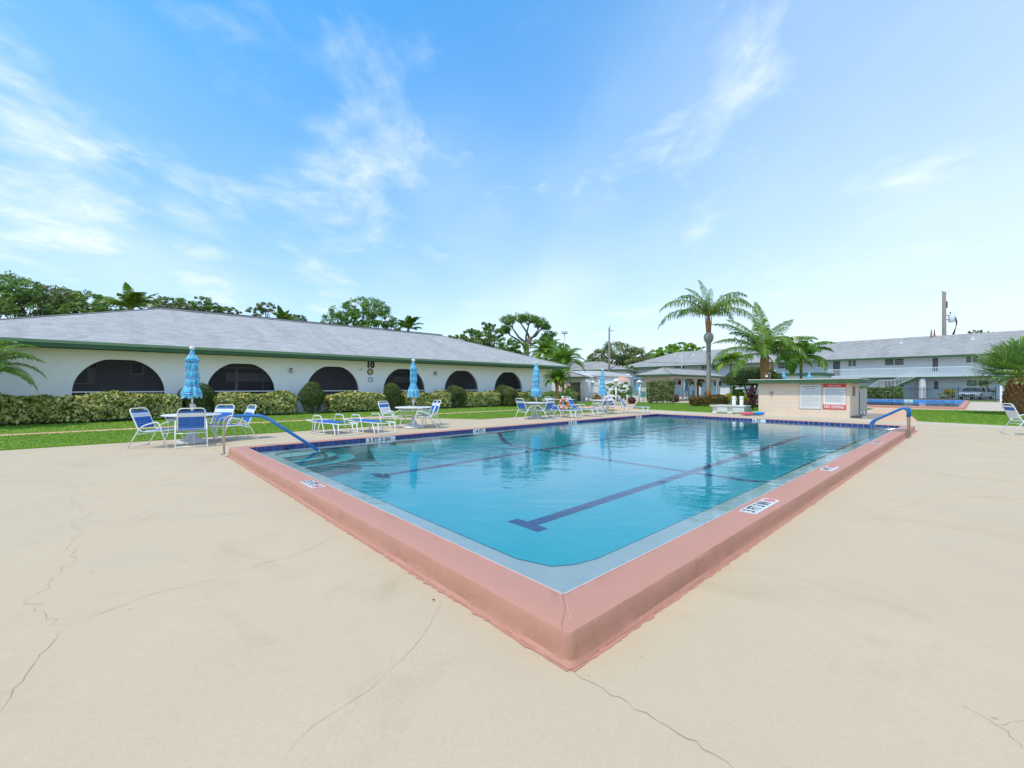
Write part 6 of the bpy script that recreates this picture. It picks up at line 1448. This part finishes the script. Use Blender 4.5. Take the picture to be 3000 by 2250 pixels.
mb = MB(); mb.lathe([(.20, hq + .35), (.17, hq + .9), (.13, hq + 1.5), (.05, hq + 2.1)], 10); mb.build('crown_fibre', M['bk_boot'], tq, smooth=True)
mb = MB()
for k in range(7): an = k * .9; mb.tube([(.14 * math.cos(an), .14 * math.sin(an), hq + .4), (.2 * math.cos(an), .2 * math.sin(an), hq + 1.2), (.27 * math.cos(an), .27 * math.sin(an), hq + 1.8)], [.05, .04, .02], 6)
mb.build('leaf_base', M['bk_boot'], tq)
# coconut palm
d_ = 27.5; hc = Z(1040, d_); cf = []
for az, e0, bd, L, ta in ((95, 86, 22, 3.6, .1), (20, 66, 50, 3.5, 0), (5, 40, 55, 3.9, .25), (352, 20, 80, 3.1, .1), (170, 60, 62, 3.9, 0), (185, 30, 92, 3.9, 0), (165, 46, 70, 3.3, 0), (200, 10, 88, 3.2, 0), (270, 62, 120, 2.9, .2), (240, 40, 110, 3.0, 0), (300, 40, 110, 2.9, .05), (70, 72, 60, 3.4, 0), (110, 62, 70, 3.4, 0), (140, 72, 55, 3.4, .1), (325, 55, 90, 2.9, .1), (30, 28, 80, 3.0, 0)):
    cf.append(dict(az=az, e0=R(e0), bend_=R(bd), L=L, nl=70, ll=.85, hang=.24, tipdrop=.35, fw=.7, w0=.030, tint=ta, jitter=.07))
tcn = palm('coconut palm with upright and arching fronds right behind the pump house', D(2240, d_), [(0, .30), (.5, .24), (1.4, .22), (hc - .6, .26), (hc - .1, .22)], .2, M['bk_boot'], hc, cf, M['fr_coco'])
mb = MB(); mb.lathe([(.24, hc - .7), (.26, hc - .3), (.15, hc + .2), (.05, hc + .8)], 10); mb.build('crown_fibre', M['bk_boot'], tcn, smooth=True)
mb = MB(); mb.tube([(.1, -.1, hc), (.35, -.2, hc - .4), (.42, -.2, hc - 1.0)], [.03, .04, .05], 6); mb.build('dry_flower_stalk', M['bk_boot'], tcn)
def adonidia(px, d, pyc, label, n, L, seed, tint=.1, ll=.5, lowfrond=False):
    r_ = random.Random(seed); hc_ = Z(pyc, d); ff = []
    for k in range(n):
        az = 360 * k / n + r_.uniform(-14, 14); e0 = r_.uniform(30, 75) if k % 3 else r_.uniform(5, 25); ff.append(dict(az=az, e0=R(e0), bend_=R(r_.uniform(85, 115)), L=L * r_.uniform(.85, 1.1), nl=44, ll=ll * 1.25, hang=.32, tipdrop=.4, fw=.5, w0=.045, tint=r_.choice((0, tint, tint * 2)), jitter=.09))
    return palm(label, D(px, d), [(0, .13), (.3, .10), (hc_ - .9, .085)], .1, M['bk_small'], hc_ - .05, ff, M['fr_ado'], shaft=([(-.95, .10), (-.5, .11), (0, .06)], M['shaft']))
adonidia(2347, 30, 1045, 'small green palm with slim trunk right of the coconut palm', 15, 2.25, 1)
adonidia(2141, 40, 1058, 'small palm with yellow green hanging fronds behind the round ficus', 11, 2.1, 2, .25)
# pygmy date palms
def date_palm(px, d, pyc, label, n, L, seed, htr=None, fm=M['fr_ado'], xoff=0, az0=0):
    r_ = random.Random(seed); hc_ = Z(pyc, d) if htr is None else htr; ff = []
    for k in range(n):
        az = az0 + 360 * k * .382 + r_.uniform(-8, 8); e0 = 78 - 75 * (k / n); ff.append(dict(az=az, e0=R(e0), bend_=R(r_.uniform(70, 95)), L=L * r_.uniform(.85, 1.05), nl=56, ll=L * .24, hang=.16, tipdrop=.3, fw=.7, w0=.010 * (1 + d / 22), tint=r_.uniform(-.1, .25), jitter=.08))
    return palm(label, D(px, d), [(0, .12), (.2, .10), (hc_ * .6, .11), (hc_, .16)], .1, M['bk_boot'], hc_, ff, fm)
date_palm(1632, 30, 1112, 'small feathery date palm at the right end of the clubhouse', 26, 1.25, 5)
date_palm(-62, 14.2, 1085, 'feathery palm at the left edge with fronds reaching in front of the white wall', 26, 1.75, 6)
date_palm(1650, 40, 1062, 'light green palm with hanging fronds behind the clubhouse roof end', 24, 2.6, 8, fm=M['fr_ado'])
date_palm(1600, 46, 1035, 'bushy bright green palm behind the clubhouse roof end', 24, 2.6, 9, fm=M['fr_ado'])
date_palm(2045, 50, 1120, 'small dark palm beyond the pavilion', 16, 1.6, 10, fm=M['fr_coco'])
# palms above the clubhouse roof
def roof_palm(px, d, pyc, label, L, seed, n=16):
    r_ = random.Random(seed); hc_ = Z(pyc, d); ff = []
    for k in range(n): ff.append(dict(az=360 * k * .382, e0=R(r_.uniform(25, 85)), bend_=R(r_.uniform(35, 90)), L=L * r_.uniform(.8, 1.1), nl=46, ll=L * .26, hang=.24, fw=.7, w0=.06, tint=r_.uniform(0, .3), jitter=.08))
    palm(label, D(px, d), [(0, .25), (hc_, .18)], .2, M['bk_small'], hc_, ff, M['fr_coco'])
roof_palm(388, 50, 905, 'coconut palm crown rising above the left of the clubhouse roof', 3.1, 21)
roof_palm(828, 56, 945, 'small palm crown above the middle of the clubhouse roof', 2.2, 22, 12)
roof_palm(1196, 62, 965, 'palm crown right of the round pine above the clubhouse roof', 2.6, 23, 14)
# sabal palm at the right
def sabal(loc, label, ht, Lf, n, seed):
    r_ = random.Random(seed); t = thing('fan_palm', label, 'palm tree', loc)
    mb = MB(); mb.tube([(0, 0, 0), (0, 0, .45), (0, 0, .95), (0, 0, ht - .4), (0, 0, ht)], [.34, .42, .40, .27, .17], 20); mb.build('trunk', M['bk_boot'], t, smooth=True)
    mb = MB()
    for k in range(120):
        an = k * 2.4; z = .05 + (ht - .2) * (k / 120); rr = .30 + .12 * math.sin(min(1, z / .5) * 1.57) - .26 * max(0, (z - .8) / (ht - .8)) ** 1.2; c_, s_ = math.cos(an), math.sin(an)
        mb.tube([(rr * c_, rr * s_, z), ((rr + .09) * c_, (rr + .09) * s_, z + .12), ((rr + .06) * c_, (rr + .06) * s_, z + .22)], [.055, .045, .012], 5)
    o = mb.build('boot', M['bk_boot'], t); o['kind'] = 'stuff'
    for f in range(n):
        az = 2 * math.pi * f * .382 + r_.uniform(-.3, .3); el = R(84 - 92 * (f / n)); pl = Lf * .5 * r_.uniform(.8, 1.15); d0 = np.array([math.cos(el), 0, math.sin(el)])
        end = d0 * pl + np.array([0, 0, -.10 * (1 - math.sin(el))]); V = []; T = []
        up = np.array([-math.sin(el), 0, math.cos(el)]); sd = np.array([0, 1.0, 0]); K = 34; tt = r_.uniform(-.1, .2)
        for k in range(K):
            a_ = (k / (K - 1) - .5) * R(210); dd = d0 * math.cos(a_) + sd * math.sin(a_) + up * (.18 * abs(math.sin(a_))) + rng.normal(size=3) * .04; dd /= np.linalg.norm(dd)
            LL = Lf * (.72 + .28 * math.cos(a_)) * rng.uniform(.85, 1.08) * .62; wv = np.cross(dd, up); wv /= np.linalg.norm(wv); w0 = .030
            b = end + dd * LL * .45; c = b + (dd * .95 + np.array([0, 0, -.10])) * LL * .33; d = c + (dd * .75 + np.array([0, 0, -.5])) * LL * .22
            V += [end - wv * .004, end + wv * .004, b + wv * w0, b - wv * w0, b - wv * w0, b + wv * w0, c + wv * w0 * .6, c - wv * w0 * .6, c - wv * w0 * .6, c + wv * w0 * .6, d + wv * .003, d - wv * .003]
            q = min(1, max(0, rng.random() * .6 + tt + .1)); T += [q, q, min(1, q + .10)]
        me = fastmesh('fan_leaf', np.array(V), 4, M['fr_sabal'], T); o = link('fan_leaf', me, t, (0, 0, ht - .1)); o.rotation_euler = (0, 0, az)
        mb = MB(); mb.tube([(0, 0, 0), tuple(end * .5 + np.array([0, 0, .03])), tuple(end)], [.022, .014, .01], 5); mb.build('stalk', M['rachis'], o)
    return t
p = D(2982, 21.4); sabal(p, 'stout fan palm with brown boot covered trunk at the right edge', 1.85, 2.15, 44, 3)
# ---- broadleaf trees
def tree(label, px, d, blobs, m, leaf, dens, name='tree', cat='tree', trunk_r=.28, bark=None, clump_=.30, shell=.75, fork=.35, group=None, seed=0, px0=None, zbase=None, clr=None, jit=.45, limb=True):
    """blobs in photo px (cx, cy, rx, ry) at distance d"""
    r_ = random.Random(seed + int(px)); s_ = d / FPX; t = thing(name, label, cat, D(px, d), 0, group); B = []
    for (cx, cy, rx, ry) in blobs: B.append((Vector(((cx - px) * s_, r_.uniform(-jit, jit) * rx * s_, Z(cy, d))), rx * s_, ry * s_))
    P = []; Nn = []; T = []
    for (c, rx, ry) in B:
        nc = int(min(70, max(16, 26 * (rx * ry) ** .5)))
        u = unit(nc); rad = shell + (1 - shell) * rng.random(nc); cc = u * rad[:, None] * np.array([rx, rx * .9, ry]); cr = clump_ * min(rx, ry) * rng.uniform(.6, 1.15, nc)
        for k in range(nc):
            n_ = int(min(1100, max(40, 15 * dens * cr[k] ** 2 / leaf ** 2))); v = unit(n_); rr = rng.random(n_) ** .45
            P.append(np.array(c) + cc[k] + v * rr[:, None] * cr[k] * np.array([1.25, 1.25, .85])); Nn.append(v * .5 + u[k] * .5 + np.array([0, 0, .35])); T.append(np.clip(rng.random(n_) * .75 + rng.uniform(-.12, .22), 0, 1))
    P = np.concatenate(P); foliage('crown', P, leaf, m, t, nrmz(np.concatenate(Nn)), .6, .7, tint=np.concatenate(T))
    zl = min(b[0].z - b[2] for b in B); zf = max(.8, zl * fork + .2); bk = bark or M['bark']
    mb = MB(); mb.tube([(0, 0, -.05), (.05, 0, zf * .5), (0, 0, zf)], [trunk_r * 1.25, trunk_r, trunk_r * .85], 10)
    mb.build('trunk', bk, t, smooth=True)
    if limb:
        mb = MB()
        for (c, rx, ry) in B:
            q = Vector((0, 0, zf * .92)); mid = q.lerp(c, .5) + Vector((r_.uniform(-.2, .2) * rx, r_.uniform(-.2, .2) * rx, -.12 * ry)); e = c + Vector((0, 0, -ry * .1))
            mb.tube([q, q.lerp(mid, .5) + Vector((0, 0, .1)), mid, mid.lerp(e, .6), e], [trunk_r * .6, trunk_r * .5, trunk_r * .38, trunk_r * .25, trunk_r * .12], 7)
            for k in range(5):
                an = r_.uniform(0, 6.28); el = r_.uniform(-.2, 1.0); f_ = c + Vector((math.cos(an) * rx * .8 * math.cos(el), math.sin(an) * rx * .7 * math.cos(el), ry * .8 * math.sin(el))); st_ = mid.lerp(e, r_.uniform(.1, .8))
                mb.tube([st_, st_.lerp(f_, .5) + Vector((0, 0, r_.uniform(-.1, .15) * ry)), f_], [trunk_r * .2, trunk_r * .12, trunk_r * .04], 5)
        mb.build('branch', bk, t, smooth=True)
    return t
TB = 'trees behind the clubhouse'
tree('spreading green tree at the far left above the clubhouse roof', 10, 50, [(-50, 850, 60, 40), (15, 832, 52, 32), (60, 850, 50, 34), (-10, 885, 90, 40), (70, 895, 70, 40)], M['lf_dark'], .24, .9, group=TB)
tree('broad olive green tree, second from the left above the clubhouse roof', 150, 53, [(105, 858, 46, 30), (150, 868, 50, 32), (200, 880, 46, 30), (130, 905, 80, 36), (205, 908, 66, 30)], M['lf_olive'], .24, .9, group=TB)
tree('tree left of the palm crown above the clubhouse roof', 285, 54, [(245, 882, 46, 30), (290, 892, 46, 28), (320, 902, 40, 24), (275, 918, 80, 26)], M['lf_mid'], .24, .9, group=TB)
tree('sparse tree just right of the palm crown above the clubhouse roof', 490, 56, [(450, 900, 40, 24), (490, 892, 40, 24), (528, 905, 36, 22), (490, 920, 70, 22)], M['lf_olive'], .22, .7, group=TB)
tree('sparse dark tree above the ridge start of the clubhouse roof', 590, 58, [(560, 900, 36, 22), (600, 890, 30, 20), (628, 905, 28, 18), (590, 922, 66, 20)], M['lf_dark'], .22, .7, group=TB)
tree('low sparse tree end above the clubhouse ridge', 665, 60, [(645, 912, 30, 18), (680, 916, 26, 14)], M['lf_olive'], .22, .6, group=TB)
tree('thin brown green tree with bare twigs over the middle of the ridge', 775, 60, [(750, 912, 24, 14), (785, 902, 26, 14), (868, 935, 30, 12), (838, 940, 22, 10)], M['lf_olive'], .22, .5, group=TB, clump_=.36)
pine = [(1060, 895, 55, 26), (1010, 915, 45, 24), (1105, 905, 42, 24), (985, 945, 42, 24), (1120, 938, 42, 22), (1150, 955, 30, 16), (1050, 935, 40, 22), (985, 958, 30, 12), (1085, 955, 40, 16)]
tree('large rounded pine tree above the right of the clubhouse ridge', 1057, 66, pine, M['lf_pine'], .24, .85, name='pine_tree', trunk_r=.38, bark=M['barkpine'], clump_=.34, shell=.85)
tree('dark green tree mass over the lower right of the clubhouse roof', 1370, 70, [(1340, 995, 32, 16), (1380, 985, 32, 20), (1410, 1000, 40, 26), (1360, 1010, 50, 18)], M['lf_mid'], .28, .8, group=TB)
tree('tall thin scraggly tree left of the umbrella pine', 1432, 68, [(1430, 955, 20, 14), (1450, 975, 24, 16), (1425, 985, 26, 16), (1445, 1010, 34, 20)], M['lf_dark'], .24, .5, group=TB, clump_=.35)
up_ = [(1490, 940, 26, 13), (1520, 930, 34, 12), (1550, 932, 34, 12), (1580, 945, 26, 12), (1598, 955, 16, 8), (1478, 960, 20, 14), (1610, 980, 20, 14), (1598, 993, 18, 8), (1615, 1000, 12, 8)]
def upine(px, d):
    t = thing('umbrella_pine', 'umbrella shaped pine with bare spreading limbs and flat green crown', 'pine tree', D(px, d)); s_ = d / FPX; r_ = random.Random(4)
    P = []; Nn = []; T = []; mb = MB(); c3 = lambda x, y, yy=0: Vector(((x - px) * s_, yy, Z(y, d)))
    mb.tube([c3(px, 1135), c3(px + 2, 1060), c3(px + 6, 1030), c3(px + 12, 1005), c3(px + 14, 990)], [.75, .6, .5, .42, .34], 10)
    forks = [c3(px + 10, 1010), c3(px + 14, 992), c3(px + 4, 1020)]
    for k, (cx, cy, rx, ry) in enumerate(up_):
        yy = r_.uniform(-1.6, 1.6); c = c3(cx, cy, yy); f = forks[k % 3] if cy < 970 else forks[0]
        m1 = f.lerp(c, .35) + Vector((r_.uniform(-.5, .5), 0, r_.uniform(-.4, .2))); m2 = f.lerp(c, .7) + Vector((r_.uniform(-.4, .4), 0, r_.uniform(-.2, .3)))
        mb.tube([f, m1, m2, c], [.22, .17, .11, .05], 7)
        for q in range(4): e = c + Vector((r_.uniform(-.8, .8) * rx * s_, r_.uniform(-1, 1) * rx * s_, r_.uniform(-.2, .7) * ry * s_)); mb.tube([m2, m2.lerp(e, .5) + Vector((0, 0, .15)), e], [.09, .06, .02], 5)
        rx_, ry_ = rx * s_, ry * s_; nc = 26; u = unit(nc); cc = u * np.array([rx_, rx_ * 1.1, ry_]) * rng.uniform(.5, 1.05, (nc, 1))
        for q in range(nc):
            n_ = 60; v = unit(n_); P.append(np.array(c) + cc[q] + v * rng.random((n_, 1)) ** .5 * np.array([.5, .5, .33])); Nn.append(v + np.array([0, 0, .6])); T.append(np.clip(rng.random(n_) * .7 + rng.uniform(-.1, .25), 0, 1))
    mb.build('trunk', M['barkpine'], t, smooth=True); foliage('crown', np.concatenate(P), .22, M['lf_pine'], t, nrmz(np.concatenate(Nn)), .5, .7, tint=np.concatenate(T))
upine(1537, 70)
tree('grey green tree beneath the umbrella pine', 1500, 66, [(1490, 1010, 34, 20), (1520, 1020, 34, 20), (1470, 1030, 40, 16)], M['lf_mid'], .26, .8, group=TB)
tree('dark pine clump right of the umbrella pine', 1635, 74, [(1628, 1012, 18, 10), (1650, 1018, 16, 12), (1640, 1035, 26, 16), (1590, 1022, 14, 8)], M['lf_pine'], .26, .8, group=TB, name='pine_tree')
tree('bright leafy tree behind the floodlight pole', 1620, 60, [(1600, 1045, 34, 22), (1640, 1050, 34, 20), (1575, 1060, 30, 16)], M['lf_bright'], .28, .8, group=TB)
tree('big rounded olive tree behind the utility poles', 1812, 96, [(1810, 1038, 60, 34), (1765, 1050, 45, 28), (1860, 1050, 48, 30), (1735, 1064, 28, 20), (1885, 1066, 36, 22), (1800, 1068, 80, 26)], M['lf_olive'], .34, .9, trunk_r=.5)
tree('bright green rounded tree behind the apartment roof', 1990, 104, [(1990, 1020, 42, 16), (1955, 1028, 32, 16), (2025, 1028, 34, 16), (1915, 1045, 26, 18), (1975, 1045, 70, 20), (2050, 1040, 22, 12)], M['lf_bright'], .36, .95, trunk_r=.5)
tree('distant tree top peeking over the right apartment roof', 2880, 110, [(2860, 975, 18, 8), (2892, 980, 20, 7)], M['lf_dark'], .3, .8, trunk_r=.4)
tree('leafy tree between the middle house and the apartment block', 1850, 80, [(1846, 1085, 26, 12), (1835, 1100, 18, 12)], M['lf_dark'], .3, .8, limb=False)
# ficus umbrella topiary
t = thing('umbrella_ficus', 'dark clipped umbrella shaped ficus left of the pump house', 'tree', D(2204, 31.5))
n_ = 16000; u = unit(n_); u[:, 2] = np.abs(u[:, 2]); dn = rng.random(n_) < .22; rad = 1 - np.abs(rng.normal(size=n_)) * .05
P = u * rad[:, None] * np.array([2.0, 2.0, 1.22]); P[dn, 2] = -.02 - .12 * rng.random(dn.sum()); P[dn, :2] *= rng.random((dn.sum(), 1)) ** .5; P[:, 2] += Z(1123, 31.5); u[dn] = (0, 0, -1)
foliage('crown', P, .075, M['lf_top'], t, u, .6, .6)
mb = MB(); z_ = Z(1123, 31.5); mb.lathe([(1.7, z_ + .05), (1.6, z_ + .4), (1.0, z_ + .9), (.05, z_ + 1.08)], 20); mb.build('inner_growth', mottled('ficus_core', (.015, .02, .008), (.03, .035, .015), 10, .9, .4, 30), t)  # dark core filling the inside of the clipped crown
mb = MB(); mb.tube([(0, 0, 0), (.05, 0, 1.0), (0, 0, z_ + .1)], [.13, .10, .12], 8); mb.tube([(.25, .1, 0), (.2, .1, .8), (.4, 0, z_ + .1)], [.07, .06, .06], 8); mb.tube([(-.2, .1, .6), (-.6, .1, z_ + .1)], [.06, .05], 8); mb.build('trunk', M['bark'], t, smooth=True)
tree('bright green shrub under the umbrella ficus', 2163, 33, [(2163, 1139, 15, 13), (2160, 1152, 17, 12)], M['lf_bright'], .11, .8, name='shrub', cat='shrub', trunk_r=.04, limb=False)
tree('burgundy leaved shrub against the pump house corner', 2205, 25.5, [(2203, 1150, 14, 16), (2208, 1172, 14, 18), (2195, 1180, 10, 14)], M['lf_pur'], .11, .6, name='shrub', cat='shrub', trunk_r=.03, limb=False)
box_hedge('hedge', 'rounded golden yellow hedge behind the two white pipes', 'hedge', D(2150, 35.5), 2.3, 1.2, .78, M['lf_yel'], .10, 8000, 0, core=(.06, .05, .01))
box_hedge('hedge', 'low hedge with red flower tips at the foot of the tall palm', 'hedge', D(2075, 31), 2.3, 1.1, .72, M['lf_red'], .10, 9000, -.1)
box_hedge('hedge', 'tall dark boxy hedge in front of the pavilion wall', 'hedge', D(1934, 36.8), 2.1, 1.2, 1.9, M['lf_olive'], .12, 13000, -.1, rough=.14)
box_hedge('hedge', 'long boxy hedge behind the black iron fence', 'hedge', W(8.6, 60.1), 9.4, 1.2, 1.36, M['lf_dark'], .14, 26000, POOLROT + math.pi / 2, rough=.14)
ball_bush('shrub', 'small burgundy bromeliad clump beside the nearest mushroom lamp', 'shrub', G(1851, 1183, 0), .30, .28, .25, M['lf_pur'], .14, 500, trunk=False)
ball_bush('shrub', 'pinkish flowering shrub at the pavilion post', 'shrub', G(1979, 1178, 0), .32, .38, .35, M['lf_pur'], .10, 700, trunk=False)
tree('loose flowering shrub mass behind the fourth umbrella', 1815, 41, [(1785, 1140, 22, 18), (1812, 1145, 20, 18), (1835, 1138, 18, 20), (1800, 1160, 34, 14), (1835, 1158, 18, 12)], M['lf_mid'], .13, .7, name='shrub', cat='shrub', trunk_r=.05, limb=False)
tree('low dark shrubs at the right end of the clubhouse', 1620, 27, [(1590, 1172, 30, 16), (1630, 1175, 34, 20), (1600, 1185, 40, 12), (1665, 1160, 14, 20)], M['lf_dark'], .10, .8, name='shrub', cat='shrub', trunk_r=.04, limb=False)
tree('yellow green shrub beside the small hut', 1668, 38, [(1668, 1145, 12, 14), (1672, 1158, 10, 10)], M['lf_yel'], .12, .6, name='shrub', cat='shrub', trunk_r=.04, limb=False)
for px, py, r_, lab in ((2775, 1160, 14, 'yellow leaved shrub behind the iron fence left of the car'), (2882, 1165, 16, 'yellow flowering shrub in front of the parked car')):
    tree(lab, px, 52, [(px, py - 4, r_ * 1.2, r_), (px + 10, py - 12, r_, r_ * .8)], M['lf_yel'], .16, .5, name='shrub', cat='shrub', trunk_r=.04, limb=False)
tree('green shrub behind the fan palm at the right edge', 2985, 46, [(2965, 1120, 22, 16), (3000, 1110, 26, 26)], M['lf_bright'], .16, .7, name='shrub', cat='shrub', trunk_r=.05, limb=False)
clump('grass_tuft', 'x', (0, 0, 0), 260, 1.5, M['lf_dry'], .55, .012, pts=.22, parent=[o for o in bpy.data.objects if o.name.startswith('plant_pot')][0])
o = [o for o in bpy.data.objects if o.name.startswith('plant_pot')][0].children[-1]
for o in [o for o in bpy.data.objects if o.name.startswith('plant_pot')][0].children:
    if o.name.startswith('blades'): o.location = (0, 0, .33)
clump('agave_clump', 'spiky pale agave plant beside the pump house corner', G(2212, 1196, 0) + Vector((-.1, .9, 0)), 90, .7, M['lf_lili'], .8, .03, pts=.15)
bpy.context.view_layer.update()
